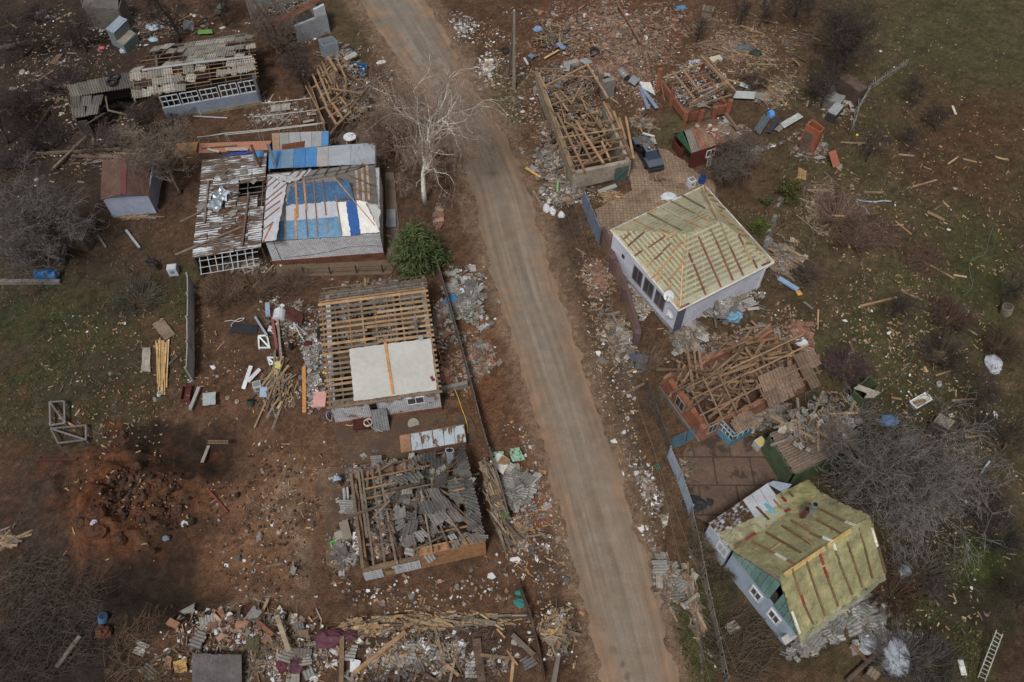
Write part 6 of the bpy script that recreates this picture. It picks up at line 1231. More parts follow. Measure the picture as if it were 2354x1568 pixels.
 shrub(l, G(x, y), rx, h, c, 60 + i, n)
def leafy(name, label, p, rx, h, col, seed, n, cone=False, leaf=.12, cat='shrub', ry=None, droop=0.0):
 r = random.Random(seed); g0 = gz(p.x, p.y); b = V3((p.x, p.y, g0 - .05)); st, cr = MB(), MB()
 st.tube([b, b + UP * h * .5, b + UP * h * .9], [.1, .07, .03], K(88, 70, 56), 'bark', 6)
 cl = [(r.uniform(0, 6.28), r.uniform(.25, 1.2), r.uniform(.08, 1.05)) for _ in range(max(9, n // 60))]
 for a, f, z in cl:
  R_ = rx * (1.02 - .75 * z if cone else math.sqrt(max(.05, 1 - (2 * z - 1) ** 2 * .8))) * f
  c = b + V3((math.cos(a) * R_, math.sin(a) * R_, z * h * .95)); st.tube([b + UP * z * h * .7, c], [.03, .012], K(80, 64, 50), 'bark', 4, False)
  sh = r.uniform(.6, 1.25)
  for k in range(n // len(cl)):
   k_ = r.gauss(0, .5) if droop else 0; o = c + V3((r.gauss(0, .24) * (.6 if droop else 1) + math.cos(a) * k_, r.gauss(0, .24) * (.6 if droop else 1) + math.sin(a) * k_, r.gauss(0, .2) - (.35 * k_ if droop else 0))) * (rx / 1.4); d = V3((math.cos(a) + r.gauss(0, .7), math.sin(a) + r.gauss(0, .7), r.gauss(.2 - droop, .5))).normalized() * leaf * r.uniform(.7, 1.7)
   s_ = d.cross(V3((r.gauss(0, 1), r.gauss(0, 1), 1))).normalized() * leaf * (.13 if droop else .32); cr.add([o - s_, o + d * .5 - s_ * 1.2, o + d, o + d * .5 + s_ * 1.2, o + s_], [(0, 1, 2, 3, 4)], jit(tuple(v * sh for v in col), .22, r), 'leaf')
 t = thing(name, b, label, cat); st.build('trunk', t); cr.build('crown', t); return t
leafy('juniper_tree', 'bushy dark green conifer at the corner of the white brick house', G(962, 606), 1.55, 3.9, K(78, 90, 48), 5, 9000, True, .34, 'tree', droop=.3)
leafy('evergreen_shrub', 'larger yellowish green evergreen shrub behind the film covered house', G(1812, 452), 1.1, 1.6, K(78, 82, 34), 6, 1500, False, .11)
leafy('evergreen_shrub', 'smaller bright green evergreen shrub at the film house corner', G(1740, 528), .85, 1.1, K(84, 94, 34), 7, 1100, False, .1)
leafy('evergreen_shrub', 'low dark green clump between the two evergreen shrubs', G(1762, 470), .6, .5, K(66, 74, 40), 8, 400, False, .1)

# ---------------------------------------------------------------- fences
def fence_run(name, label, cat, pts, h, pw, fn, post=None, group=None):
 """panels along a line, posts between; fn(mb, a, b, h) draws one panel"""
 t = thing(name, gp(pts[0]), label, cat, group)
 for i in range(len(pts) - 1):
  A_, B_ = gp(pts[i]), gp(pts[i + 1]); n = max(1, round((B_ - A_).length / pw))
  for k in range(n):
   a, b = A_.lerp(B_, k / n), A_.lerp(B_, (k + 1) / n); a.z, b.z = gz(a.x, a.y), gz(b.x, b.y)
   part(lambda mb: fn(mb, a, b, h), 'panel', t)
   if post: part(lambda mb: mb.bar(a - UP * .1, a + UP * (h + .1), post[0], post[0], jit(post[1], .1), post[2], (1, 0, 0)), 'post', t)
  if post and i == len(pts) - 2: part(lambda mb: mb.bar(b - UP * .1, b + UP * (h + .1), post[0], post[0], jit(post[1], .1), post[2], (1, 0, 0)), 'post', t)
 return t
conc = lambda mb, a, b, h: [wallseg(mb, a, b, z, z + h / 3 - .01, .06, jit(K(166, 166, 166), .06), 'concrete') for z in (a.z, a.z + h / 3, a.z + 2 * h / 3)]
fence_run('concrete_fence', 'grey precast concrete panel fence across the left garden', 'fence', [C5(1735, 225), C5(1740, 400), C5(1735, 610), C5(1740, 830), C5(1730, 1060)], 1.75, 2.6, conc, (.14, K(138, 138, 136), 'concrete'))
def boards(c, m='wood', gap=.02, w=.16, tilt=0.0, miss=0.0):
 def f(mb, a, b, h):
  n = max(1, int((b - a).length / w)); d = (b - a) / n; nn = V3((-d.y, d.x, 0)).normalized() * .02
  for i in range(n):
   if rnd.random() < miss: continue
   p, q = a + d * i, a + d * (i + 1 - gap / w); hh = h * rnd.uniform(.93, 1.03); tl = V3((rnd.gauss(0, tilt), rnd.gauss(0, tilt), 0))
   mb.box8([p - nn, q - nn, q + nn, p + nn], [p - nn + tl + UP * hh, q - nn + tl + UP * hh, q + nn + tl + UP * hh, p + nn + tl + UP * hh], jit(c, .15), m)
  for z in (.3, .85): mb.bar(a + UP * h * z + nn * 2, b + UP * h * z + nn * 2, .06, .04, jit(c, .2), m)
 return f
fence_run('board_fence', 'dark weathered board fence along the road in front of the canvas house', 'fence', [(1003, 612), (1043, 747), (1074, 860), (1082, 892), (1105, 985), (1122, 1045)], 1.5, 2.4, boards(K(112, 98, 86)), (.1, K(120, 124, 128), 'metal'))
fence_run('board_fence', 'grey slatted fence beside the long wood stack of the slate ruin', 'fence', [(1126, 1052), (1150, 1130), (1168, 1200)], 1.4, 2.2, boards(K(124, 110, 96), w=.2, gap=.06), (.1, K(110, 96, 84), 'wood'))
fence_run('board_fence', 'dark rusty fence running down to the lower power pole', 'fence', [(1192, 1352), (1216, 1416), (1236, 1496), (1250, 1568)], 1.2, 2.2, boards(K(92, 72, 60), miss=.2), (.08, K(96, 70, 56), 'rust'))
fence_run('garden_fence', 'low dark wire and post fence below the white brick house', 'fence', [(700, 634), (1000, 622)], .9, 2.0, lambda mb, a, b, h: [mb.bar(a + UP * z, b + UP * z, .025, .025, K(70, 60, 54), 'rust') for z in (.4, .85)], (.1, K(58, 48, 44), 'wood'))
sheet_ = lambda c: (lambda mb, a, b, h: mb.corr(a, b - a, V3((0, 0, h)), .25, .015, jit(c, .05), 'painted_metal'))
fence_run('metal_gate', 'tall blue grey sheet metal gate at the paved yard entrance', 'gate', [C1(962, 742), C1(1106, 1082)], 2.1, 1.6, lambda mb, a, b, h: wallseg(mb, a, b, a.z + .05, h, .05, K(112, 126, 144), 'painted_metal'), (.12, K(96, 106, 120), 'painted_metal'))
fence_run('brick_wall', 'brown brick garden wall with purple capped pillars beside the road', 'wall', [(1381, 556), (1405, 620), (1432, 690), (1460, 790)], 1.5, 3.0, lambda mb, a, b, h: (wallseg(mb, a, b, a.z - .1, h, .25, K(126, 102, 86), 'red_brick'), wallseg(mb, a + UP * .0, b, h + .003, h + .08, .3, K(96, 74, 72), 'concrete')), (.48, K(98, 76, 76), 'concrete'))
def mesh_(mb, a, b, h):
 n = max(2, int((b - a).length / .16))
 for i in range(n):
  p = a.lerp(b, i / n); q = a.lerp(b, min(1, (i + 3) / n)); mb.bar(p, q + UP * h, .02, .02, K(120, 116, 110), 'metal'); mb.bar(p + UP * h, q, .02, .02, K(120, 116, 110), 'metal')
 mb.bar(a + UP * h, b + UP * h, .04, .04, K(110, 106, 100), 'metal')
fence_run('mesh_fence', 'thin wire mesh fence before the brick rubble of the orange brick ruin', 'fence', [(1484, 900), (1512, 980), (1539, 1053)], 1.4, 2.2, mesh_, (.08, K(104, 98, 92), 'metal'))
fence_run('mesh_fence', 'blue wire mesh fence leaning between the veranda and the road fence', 'fence', [E1(400, 1345), E1(540, 1290), E1(660, 1235)], .9, 2.0, lambda mb, a, b, h: ([mb.bar(a.lerp(b, i / 14), a.lerp(b, min(1, (i + 3) / 14)) + V3((0, .5, h)), .02, .02, K(70, 112, 132), 'painted_metal') for i in range(14)], [mb.bar(a.lerp(b, i / 14) + V3((0, .5, h)), a.lerp(b, min(1, (i + 3) / 14)), .02, .02, K(70, 112, 132), 'painted_metal') for i in range(14)]), (.06, K(70, 104, 120), 'painted_metal'))
fence_run('metal_fence', 'pale grey blue sheet metal fence along the cracked concrete yard', 'fence', [(1533, 1052), (1558, 1110), (1583, 1184)], 1.6, 1.8, sheet_(K(152, 164, 178)), (.1, K(126, 136, 146), 'painted_metal'))
fence_run('picket_fence', 'worn grey picket fence in front of the blue board house', 'fence', [(1584, 1192), (1601, 1265), (1626, 1390), (1645, 1480), (1664, 1568)], 1.3, 2.4, boards(K(124, 114, 104), w=.15, gap=.06, miss=.06), (.12, K(110, 100, 92), 'wood'))
fence_run('picket_fence', 'fallen grey picket fence sagging across the upper meadow', 'fence', [A4(2290, 590), A4(2130, 700), A4(1960, 815)], .8, 2.2, boards(K(132, 124, 116), w=.16, gap=.05, tilt=.14, miss=.12), (.1, K(112, 102, 94), 'wood'))
fence_run('picket_fence', 'pale leaning picket fence between the rusty shelter and the brick outhouse', 'fence', [A4(1950, 830), A4(1860, 980), A4(1790, 1190)], .9, 2.0, boards(K(140, 138, 136), w=.15, gap=.05, tilt=.14, miss=.1), (.1, K(112, 102, 94), 'wood'))
fence_run('low_wall', 'low concrete edge wall below the bare grey tree at the left', 'wall', [(0, 655), (140, 655)], .4, 2.0, lambda mb, a, b, h: wallseg(mb, a, b, a.z - .1, a.z + h, .3, K(116, 110, 104), 'concrete'))
fence_run('low_wall', 'low grey stub wall between the canvas house and its board fence', 'wall', [C4(1940, 1175), C4(2180, 1130)], .5, 3.0, lambda mb, a, b, h: wallseg(mb, a, b, a.z - .1, a.z + h, .3, K(128, 124, 116), 'concrete'))
fence_run('pipe_fence', 'fallen wire fence lying across the dug earth at the left', 'fence', [E4(110, 215), E4(400, 190), E4(680, 140)], .25, 2.0, lambda mb, a, b, h: [mb.bar(a + UP * z, b + UP * z, .03, .03, K(84, 62, 52), 'rust') for z in (.05, .22)], (.07, K(96, 70, 58), 'rust'))
# pergola pipes in the yard between the hall and the lean-to
def pergola():
 t = thing('pergola', at(A2(500, 1000)), 'white pipe vine trellis in the yard in front of the timber house', 'trellis')
 for a, b in (((0, 1195), (900, 1100)), ((240, 1050), (820, 985)), ((330, 925), (770, 880)), ((-250, 1230), (0, 1195)), ((0, 1210), (830, 1115))):
  p, q = at(A2(*a), 2.1), at(A2(*b), 2.1); part(lambda mb: mb.tube([p, p.lerp(q, .4) - UP * .05, q], .045, K(176, 172, 166), 'painted_metal', 5), 'pipe', t)
  for k in (.02, .35, .7, .98): g = p.lerp(q, k); part(lambda mb: mb.tube([V3((g.x, g.y, 0)), g], .04, K(150, 146, 140), 'painted_metal', 5), 'post', t)
 for i in range(10): p, q = at(A2(250 + i * 58, 1050 - i * 6), 2.12), at(A2(340 + i * 46, 922 - i * 5), 2.12); part(lambda mb: mb.bar(p, q, .02, .02, K(110, 84, 70), 'rust'), 'wire', t)
 for i in range(9): p, q = at(A2(260 + i * 70, 1165 - i * 7), 2.12), at(A2(260 + i * 62, 1050 - i * 6), 2.12); part(lambda mb: mb.bar(p, q, .02, .02, K(110, 84, 70), 'rust'), 'wire', t)
pergola()
# ---------------------------------------------------------------- power poles and their wires
def power_pole(name, label, b, h, brace=None, cross=1.5, arm=(1, -.15)):
 t = thing(name, b, label, 'power pole'); top = b + UP * h
 part(lambda mb: mb.box8([b + V3(q) for q in ((-.16, -.14, -.2), (.16, -.14, -.2), (.16, .14, -.2), (-.16, .14, -.2))], [top + V3(q) for q in ((-.1, -.09, 0), (.1, -.09, 0), (.1, .09, 0), (-.1, .09, 0))], K(134, 124, 114), 'concrete'), 'post', t)
 if brace is not None: part(lambda mb: mb.bar(brace, top - UP * 1.4, .22, .2, K(116, 106, 98), 'concrete'), 'brace', t)
 d = V3((arm[0], arm[1], 0)).normalized()
 part(lambda mb: mb.bar(top - d * cross / 2 - UP * .3, top + d * cross / 2 - UP * .3, .1, .1, K(82, 76, 72), 'rust'), 'crossarm', t)
 tips = []
 for k in (-1, 0, 1):
  p = top + d * k * cross * .46 - UP * (.2 if k else -.05); tips.append(p + UP * .12); part(lambda mb: mb.tube([p, p + UP * .06, p + UP * .14], [.05, .07, .04], K(206, 206, 200), 'plastic', 8), 'insulator', t)
 return tips
pb = gp((1181, 205)); t1 = power_pole('power_pole', 'tall concrete power pole with a brace beside the upper road bend', pb, 8.6, gp((1168, 178)))
mb = MB(); mb.bar(pb + V3((-.9, .1, 6.6)), pb + V3((.9, -.05, 6.6)), .14, .12, K(58, 54, 52), 'wood')
pole2 = gp((1268, 1590)); t2 = power_pole('power_pole', 'grey power pole with white insulators beside the lower rubble', pole2, 8.4, None, 1.6, (1, .25))
def wire(a, b, sag, label, c=K(120, 108, 98)):
 m_ = MB(); m_.tube([a.lerp(b, k / 14) - UP * sag * 4 * (k / 14) * (1 - k / 14) for k in range(15)], .009, c, 'rubber', 4); m_.build('power_line', None, False, (label, 'wire', 'power lines along the road'))
pA, pB, qA, qB = at((1291, 457), 6.5), at((1363, 687), 6.3), at((1503, 1034), 6.3), at((1695, 1548), 6.5)
wire(t1[2], pA, .3, 'power line from the upper pole to the heap by the gate'); wire(pA, qA, .3, 'left power line above the verge right of the road'); wire(qA, at((1640, 1600), 6.5), .2, 'left power line above the lower verge')
wire(t1[0], at((1330, 500), 6.5), .3, 'second power line from the upper pole'); wire(at((1330, 500), 6.5), at((1518, 1079), 6.3), .3, 'right power line above the verge right of the road'); wire(at((1518, 1079), 6.3), qB, .2, 'right power line above the picket fence')

# ---------------------------------------------------------------- the parked car, heaped with dust
def car():
 T = tc(2480, 520, 13.647); rear, front = at(T(1135, 1115), .85), at(T(600, 235), .72); d = V3((front.x - rear.x, front.y - rear.y, 0)); Lp = d.length; d.normalize(); s = V3((-d.y, d.x, 0))
 Lc = 4.45; mid = (rear + front) / 2; o = V3((mid.x, mid.y, .1)) - d * Lc / 2
 P = lambda x, y, z: o + d * x + s * y + UP * z
 t = thing('parked_car', V3((mid.x, mid.y, .1)), 'dusty dark blue saloon without windscreen, parked beside the stone barn', 'car'); C_, CT = K(46, 50, 58), K(88, 96, 108)
 prof = [(0, .3, .42, .74), (.06, .26, .3, .84), (.5, .24, .22, .93), (1.2, .24, .2, .94), (2.6, .24, .2, .93), (3.15, .24, .2, .9), (4.0, .24, .22, .8), (4.35, .26, .3, .68), (4.45, .32, .42, .56)]
 def body(mb):
  vs = []
  for x, z0, _, z1 in prof:
   w_ = .84 * (1 - .13 * (abs(x - 2.2) / 2.25) ** 4); rr_ = [(w_ * .86, z0), (w_, z0 + .16), (w_ * 1.02, (z0 + z1) / 2 + .02), (w_ * .97, z1 - .08), (w_ * .88, z1), (w_ * .4, z1 + .015)]
   pts = rr_ + [(-a, b) for a, b in rr_[::-1]]; vs += [P(x, a, b) for a, b in pts]
  n = 12; fs, cs = [], []
  for i in range(len(prof) - 1):
   for k in range(n):
    a, b = k, (k + 1) % n; f = (i * n + a, i * n + b, (i + 1) * n + b, (i + 1) * n + a)
    if 3 <= k <= 7 and i in (3, 4): continue
    mb.add([vs[q] for q in f], [(0, 1, 2, 3)], CT if 3 <= k <= 7 else C_, 'paint')
  mb.add(vs[:n], [tuple(range(n))], C_, 'paint'); mb.add(vs[-n:], [tuple(range(n - 1, -1, -1))], C_, 'paint')
 part(body, 'body', t)
 part(lambda mb: mb.box(P(2.1, 0, .55), d * 1.0, s * .72, UP * .06, K(30, 28, 28), 'cloth'), 'cabin_floor', t)
 for y in (-.36, .36):
  for x in (1.55, 2.4): part(lambda mb: (mb.box(P(x, y, .72), d * .24, s * .25, UP * .1, K(44, 42, 44), 'cloth'), mb.box(P(x - .24, y, .95), d * .06, s * .25, UP * .24, K(40, 38, 42), 'cloth')), 'seat', t)
 roof = [P(1.42, -.56, 1.36), P(2.55, -.55, 1.36), P(2.55, .55, 1.36), P(1.42, .56, 1.36)]
 part(lambda mb: mb.sheet(roof, 6, 6, K(100, 108, 118), 'paint', UP, .008, tint=.03), 'roof', t, 'dust covered roof')
 part(lambda mb: mb.sheet([p + UP * .012 for p in (P(1.55, -.5, 1.36), P(2.45, -.5, 1.36), P(2.3, -.05, 1.36), P(1.7, -.1, 1.36))], 6, 4, K(104, 80, 62), 'earth', UP, .012, edge=.09), 'dirt_layer', t, 'brown dirt lying on the roof')
 for y in (-1, 1):
  for a, b in (((.75, .74, .92), (1.42, .56, 1.34)), ((3.18, .72, .9), (2.55, .55, 1.34)), ((2.0, .76, .93), (1.98, .56, 1.34)), ((1.42, .56, 1.35), (2.55, .55, 1.35))): part(lambda mb: mb.bar(P(a[0], y * a[1], a[2]), P(b[0], y * b[1], b[2]), .07, .05, C_, 'paint'), 'pillar', t)
  part(lambda mb: mb.poly([P(x, y * .7, z) for x, z in ((.95, .95), (1.42, 1.3), (1.95, 1.3), (1.98, .95))][::y], s * y, .01, K(20, 20, 24), 'glass'), 'side_window', t)
  for x, n_ in ((.82, 'wheel'), (3.55, 'wheel')):
   w_ = MB(); c = P(x, y * .74, .27)
   w_.tube([c - s * .09, c - s * .07, c + s * .07, c + s * .09], [.25, .29, .29, .25], K(34, 32, 32), 'rubber', 16); wo = w_.build('wheel', t); r_ = MB(); r_.tube([c + s * y * .085, c + s * y * .1], [.17, .15], K(120, 120, 122), 'metal', 12); r_.build('rim', wo)
  part(lambda mb: mb.box(P(4.36, y * .52, .58), d * .06, s * .17, UP * .06, K(170, 170, 170), 'glass'), 'headlight', t); part(lambda mb: mb.box(P(.03, y * .6, .68), d * .03, s * .15, UP * .06, K(96, 40, 38), 'plastic'), 'tail_light', t)
  for x in (1.15, 2.05, 2.95): part(lambda mb: mb.box(P(x, y * .862, .6), d * .012, s * .004, UP * .26, K(24, 24, 28), 'rubber'), 'door_seam', t)
 part(lambda mb: mb.poly([P(.72, -.62, .95), P(.72, .62, .95), P(1.4, .5, 1.33), P(1.4, -.5, 1.33)][::-1], (d * -.5 + UP).normalized(), .012, K(46, 56, 72), 'glass'), 'rear_window', t)
 for x in (-.06, 4.47): part(lambda mb: mb.bar(P(x, -.78, .42), P(x, .78, .42), .14, .16, K(58, 58, 62), 'plastic'), 'bumper', t)
 part(lambda mb: mb.sheet([P(2.62, -.5, .98), P(3.2, -.62, .93), P(3.2, .62, .93), P(2.62, .5, .98)], 8, 8, K(110, 92, 76), 'earth', UP, .05), 'dashboard', t, 'debris covered dashboard')
 part(lambda mb: mb.sheet([P(3.3, -.3, .93), P(3.8, -.55, .87), P(3.9, .1, .87), P(3.45, .2, .92)], 5, 5, K(112, 92, 76), 'earth', UP, .01, edge=.08), 'dirt_layer', t)
 mb = MB(); mb.box(P(1.75, .15, 1.43), d * .12, s * .1, UP * .06, K(70, 72, 84), 'plastic'); mb.box(P(1.8, .13, 1.5), d * .1, s * .05, UP * .012, K(200, 190, 160), 'plastic'); mb.box(P(1.55, .0, 1.41), d * .1, s * .04, UP * .04, K(140, 144, 156), 'plastic'); mb.build('power_tool', None, False, ('small grey tool lying on the roof of the parked car', 'tool'))
 q = [at(T(*p), .35) for p in ((905, 270), (1040, 465), (1165, 430), (1080, 210))]; mb = MB(); mb.sheet([q[0], q[1], q[2], q[3]], 6, 6, K(146, 140, 128), 'old_plaster', UP, .02, edge=.05); mb.build('panel', None, False, ('grey dusty rounded panel leaning beside the parked car', 'panel'))
car()
# ---------------------------------------------------------------- people
def person(label, base, face, joints, hat, colors, hatcol):
 """one skinned body: joints are (forward, left, up) in metres from the feet; hair or scarf is a child"""
 f = V3((math.cos(face), math.sin(face), 0)); l = V3((-f.y, f.x, 0)); W = lambda j: base + f * j[0] + l * j[1] + UP * j[2]
 J = joints; E = []; rad = {'hip': .15, 'waist': .135, 'chest': .155, 'neck': .06, 'head0': .075, 'head': .1, 'top': .07}
 V, Rr = [], []; ids = {}
 def v(n, p, r_): ids[n] = len(V); V.append(p); Rr.append(r_)
 for n in ('hip', 'waist', 'chest', 'neck', 'head0', 'head', 'top'): v(n, W(J[n]), rad[n])
 for a, b in (('hip', 'waist'), ('waist', 'chest'), ('chest', 'neck'), ('neck', 'head0'), ('head0', 'head'), ('head', 'top')): E.append((ids[a], ids[b]))
 for sd in ('L', 'R'):
  for n, r_ in (('hipj', .1), ('knee', .065), ('ankle', .045), ('toe', .035), ('sh', .07), ('elbow', .045), ('wrist', .03), ('palm', .032)): v(n + sd, W(J[n + sd]), r_)
  for a, b in (('hip', 'hipj' + sd), ('hipj' + sd, 'knee' + sd), ('knee' + sd, 'ankle' + sd), ('ankle' + sd, 'toe' + sd), ('chest', 'sh' + sd), ('sh' + sd, 'elbow' + sd), ('elbow' + sd, 'wrist' + sd), ('wrist' + sd, 'palm' + sd)): E.append((ids[a], ids[b]))
  dd = (V[ids['palm' + sd]] - V[ids['wrist' + sd]]).normalized(); sx = dd.cross(UP); sx = sx.normalized() if sx.length > .1 else l
  for k in range(5):
   off = (-.045 if k == 4 else -.03 + .02 * k); ln = (.05, .085, .09, .08, .06)[(k + 1) % 5]; a = V[ids['palm' + sd]] + sx * off * .8; b = a + dd * ln * .6 + sx * off * .4; c = b + (dd + f * .5).normalized() * ln * .5
   for q, r_ in ((a, .011), (b, .009), (c, .008)): V.append(q); Rr.append(r_)
   m_ = len(V); E += [(ids['palm' + sd], m_ - 3), (m_ - 3, m_ - 2), (m_ - 2, m_ - 1)]
 me = bpy.data.meshes.new('skeleton'); me.from_pydata([tuple(q) for q in V], E, []); ob = bpy.data.objects.new('person', me); COL.objects.link(ob)
 sk = ob.modifiers.new('skin', 'SKIN'); ss = ob.modifiers.new('sub', 'SUBSURF'); ss.levels = ss.render_levels = 1
 sv = me.skin_vertices[0].data if me.skin_vertices else None
 if sv is None: me.skin_vertices.new(name=''); sv = me.skin_vertices[0].data
 for i, r_ in enumerate(Rr): sv[i].radius = (r_, r_); sv[i].use_root = (i == 0)
 dg = bpy.context.evaluated_depsgraph_get(); ev = ob.evaluated_get(dg); m2 = ev.to_mesh(); vs = [q.co.copy() for q in m2.vertices]; fs = [tuple(p.vertices) for p in m2.polygons]; ev.to_mesh_clear(); bpy.data.objects.remove(ob)
 t = thing('person', base, label, 'person')
 segs = [(ids[a], ids[b], k) for a, b, k in (('hip', 'waist', 'shirt'), ('waist', 'chest', 'shirt'), ('chest', 'neck', 'shirt'), ('neck', 'top', 'skin'))] + [(ids[a + s_], ids[b + s_], k) for s_ in 'LR' for a, b, k in (('hipj', 'knee', 'legs'), ('knee', 'ankle', 'legs'), ('ankle', 'toe', 'shoe'), ('sh', 'elbow', 'shirt'), ('elbow', 'wrist', 'shirt'), ('wrist', 'palm', 'skin'))]
 bm = MB(); base_i = 0; bm.v = [tuple(q) for q in vs]
 for fc in fs:
  c = sum((vs[i] for i in fc), V3()) / len(fc); best, bd = 'skin', 9
  for a, b, k in segs:
   ab = V[b] - V[a]; u = max(0, min(1, (c - V[a]).dot(ab) / max(1e-6, ab.dot(ab)))); dist = (c - V[a] - ab * u).length
   if dist < bd: bd, best = dist, k
  if bd > .16 and best == 'skin': best = 'skin'
  bm.f.append(list(fc)); bm.c.append(colors[best]); bm.m.append('print_cloth' if best == 'shirt' else 'skin' if best == 'skin' else 'cloth')
 bm.build('body', t, True)
 def hh(mb):
  c = W(J['head']); up = (W(J['top']) - W(J['head0'])).normalized(); n, k = 10, 6; x = up.cross(l).normalized(); y = up.cross(x); q = []
  for j in range(k):
   a = j / (k - 1) * 1.75
   for i in range(n): b = 2 * math.pi * i / n; q.append(c + up * (.03 + .135 * math.cos(a)) + (x * math.cos(b) + y * math.sin(b)) * .128 * math.sin(max(.05, a)))
  mb.add(q, [(j * n + i, j * n + (i + 1) % n, (j + 1) * n + (i + 1) % n, (j + 1) * n + i) for j in range(k - 1) for i in range(n)] + [tuple(range(n - 1, -1, -1))], hatcol, 'cloth')
 part(hh, hat, t, smooth=True)
 def fc_(mb):
  c = W(J['head']); up = (W(J['top']) - W(J['head0'])).normalized(); x = up.cross(l).normalized()
  x = -x if x.dot(f) < 0 and up.z > .5 else x
  fr = x * (1 if x.z < 0 or up.z > .5 else -1)
  mb.box(c + fr * .105, l * .012, fr * .02, up * .025, colors['skin'], 'skin')
  for q in (-1, 1): mb.box(c + fr * .1 + l * q * .035 + up * .02, l * .012, fr * .006, up * .006, K(40, 30, 28), 'skin'); mb.box(c + l * q * .105, l * .012, fr * .025, up * .03, colors['skin'], 'skin')
  mb.box(c + fr * .1 - up * .05, l * .025, fr * .005, up * .006, K(130, 76, 70), 'skin')
 part(fc_, 'face', t)
 return t
BEND = dict(hip=(0, 0, .88), waist=(.14, 0, .98), chest=(.4, 0, .96), neck=(.55, 0, .93), head0=(.6, 0, .9), head=(.69, 0, .84), top=(.78, 0, .78), hipjL=(0, .1, .82), hipjR=(0, -.1, .82), kneeL=(.08, .12, .46), kneeR=(.04, -.13, .46), ankleL=(-.02, .13, .09), ankleR=(-.06, -.14, .09), toeL=(.15, .14, .04), toeR=(.11, -.16, .04),
   shL=(.42, .2, .93), shR=(.42, -.2, .93), elbowL=(.45, .24, .64), elbowR=(.46, -.22, .66), wristL=(.38, .18, .4), wristR=(.42, -.14, .4), palmL=(.36, .16, .33), palmR=(.4, -.12, .33))
TP = tc(1320, 1900, 34.12); b = at(TP(1010, 800)); b.z = max(.09, gz(b.x, b.y))
person('person in a blue printed top and white headscarf bending beside the slate ruin', b, math.pi * .97, BEND, 'headscarf', {'shirt': K(168, 178, 206), 'legs': K(44, 38, 38), 'shoe': K(36, 32, 30), 'skin': K(186, 140, 116)}, K(206, 202, 194))
CR = {k: v for k, v in BEND.items()}; CR.update(hip=(0, 0, .5), waist=(.1, 0, .66), chest=(.28, 0, .82), neck=(.38, 0, .92), head0=(.42, 0, .97), head=(.48, 0, 1.04), top=(.53, 0, 1.13), hipjL=(.02, .1, .45), hipjR=(.02, -.1, .45), kneeL=(.4, .16, .52), kneeR=(.4, -.16, .5), ankleL=(.2, .14, .09), ankleR=(.18, -.14, .09), toeL=(.37, .15, .04), toeR=(.35, -.16, .04), shL=(.3, .19, .82), shR=(.3, -.19, .82), elbowL=(.5, .2, .62), elbowR=(.5, -.2, .62), wristL=(.66, .1, .5), wristR=(.66, -.1, .5), palmL=(.73, .08, .48), palmR=(.73, -.08, .48))
TQ = tc(1300, 1560, 13.66); b = at(TQ(150, 830)); b.z = max(.09, gz(b.x, b.y))
person('person in blue patterned top and dark trousers crouching at the canvas house corner', b, -1.2, CR, 'hair', {'shirt': K(150, 158, 182), 'legs': K(54, 50, 52), 'shoe': K(40, 110, 130), 'skin': K(180, 136, 114)}, K(70, 62, 58))

# ---------------------------------------------------------------- single objects lying about
def sh(name, label, tile, pts, col, z=.12, rum=.05, m='cloth', cat=None, n=6, lift=0.0, edge=.05, th=0):
 mb = MB(); q = []
 for i, p in enumerate(pts):
  g = gp(tile(*p)); zz = max(g.z, 0) + z + (lift if i >= 2 else 0); q.append(at(tile(*p), zz))
 if (q[1] - q[0]).cross(q[3] - q[0]).z < 0: q = q[::-1]
 mb.sheet(q, n, n, col, m, UP, rum, edge=edge, tint=.05)
 mb.build(name, None, False, (label, cat or name.replace('_', ' '), None))
def bl(name, label, tile, a, b, w, h, col, m='wood', z=.1, z2=None, cat=None, group=None):
 p, q = gp(tile(*a)), gp(tile(*b)); p = at(tile(*a), p.z + z); q = at(tile(*b), q.z + (z if z2 is None else z2)); mb = MB(); mb.bar(p, q, w, h, col, m); return mb.build(name, None, False, (label, cat or name.replace('_', ' '), group))
def cy(name, label, tile, a, b, r_, col, m='plastic', za=.0, zb=None, cat=None, n=14, ribs=True, open_=True):
 p, q = gp(tile(*a)), gp(tile(*b)); p = at(tile(*a), p.z + za); q = at(tile(*b), q.z + (za if zb is None else zb)); mb = MB()
 if ribs: mb.tube([p, p.lerp(q, .05), p.lerp(q, .32), p.lerp(q, .34), p.lerp(q, .36), p.lerp(q, .64), p.lerp(q, .66), p.lerp(q, .68), p.lerp(q, .95), q], [r_ * k for k in (.94, 1, 1, 1.05, 1, 1, 1.05, 1, 1, .94)], col, m, n)
 else: mb.tube([p, p.lerp(q, .5), q], r_, col, m, n)
 if open_: mb.tube([q, q + (q - p).normalized() * .012], r_ * .82, tuple(v * .35 for v in col), m, n)
 return mb.build(name, None, False, (label, cat or name.replace('_', ' '), None))
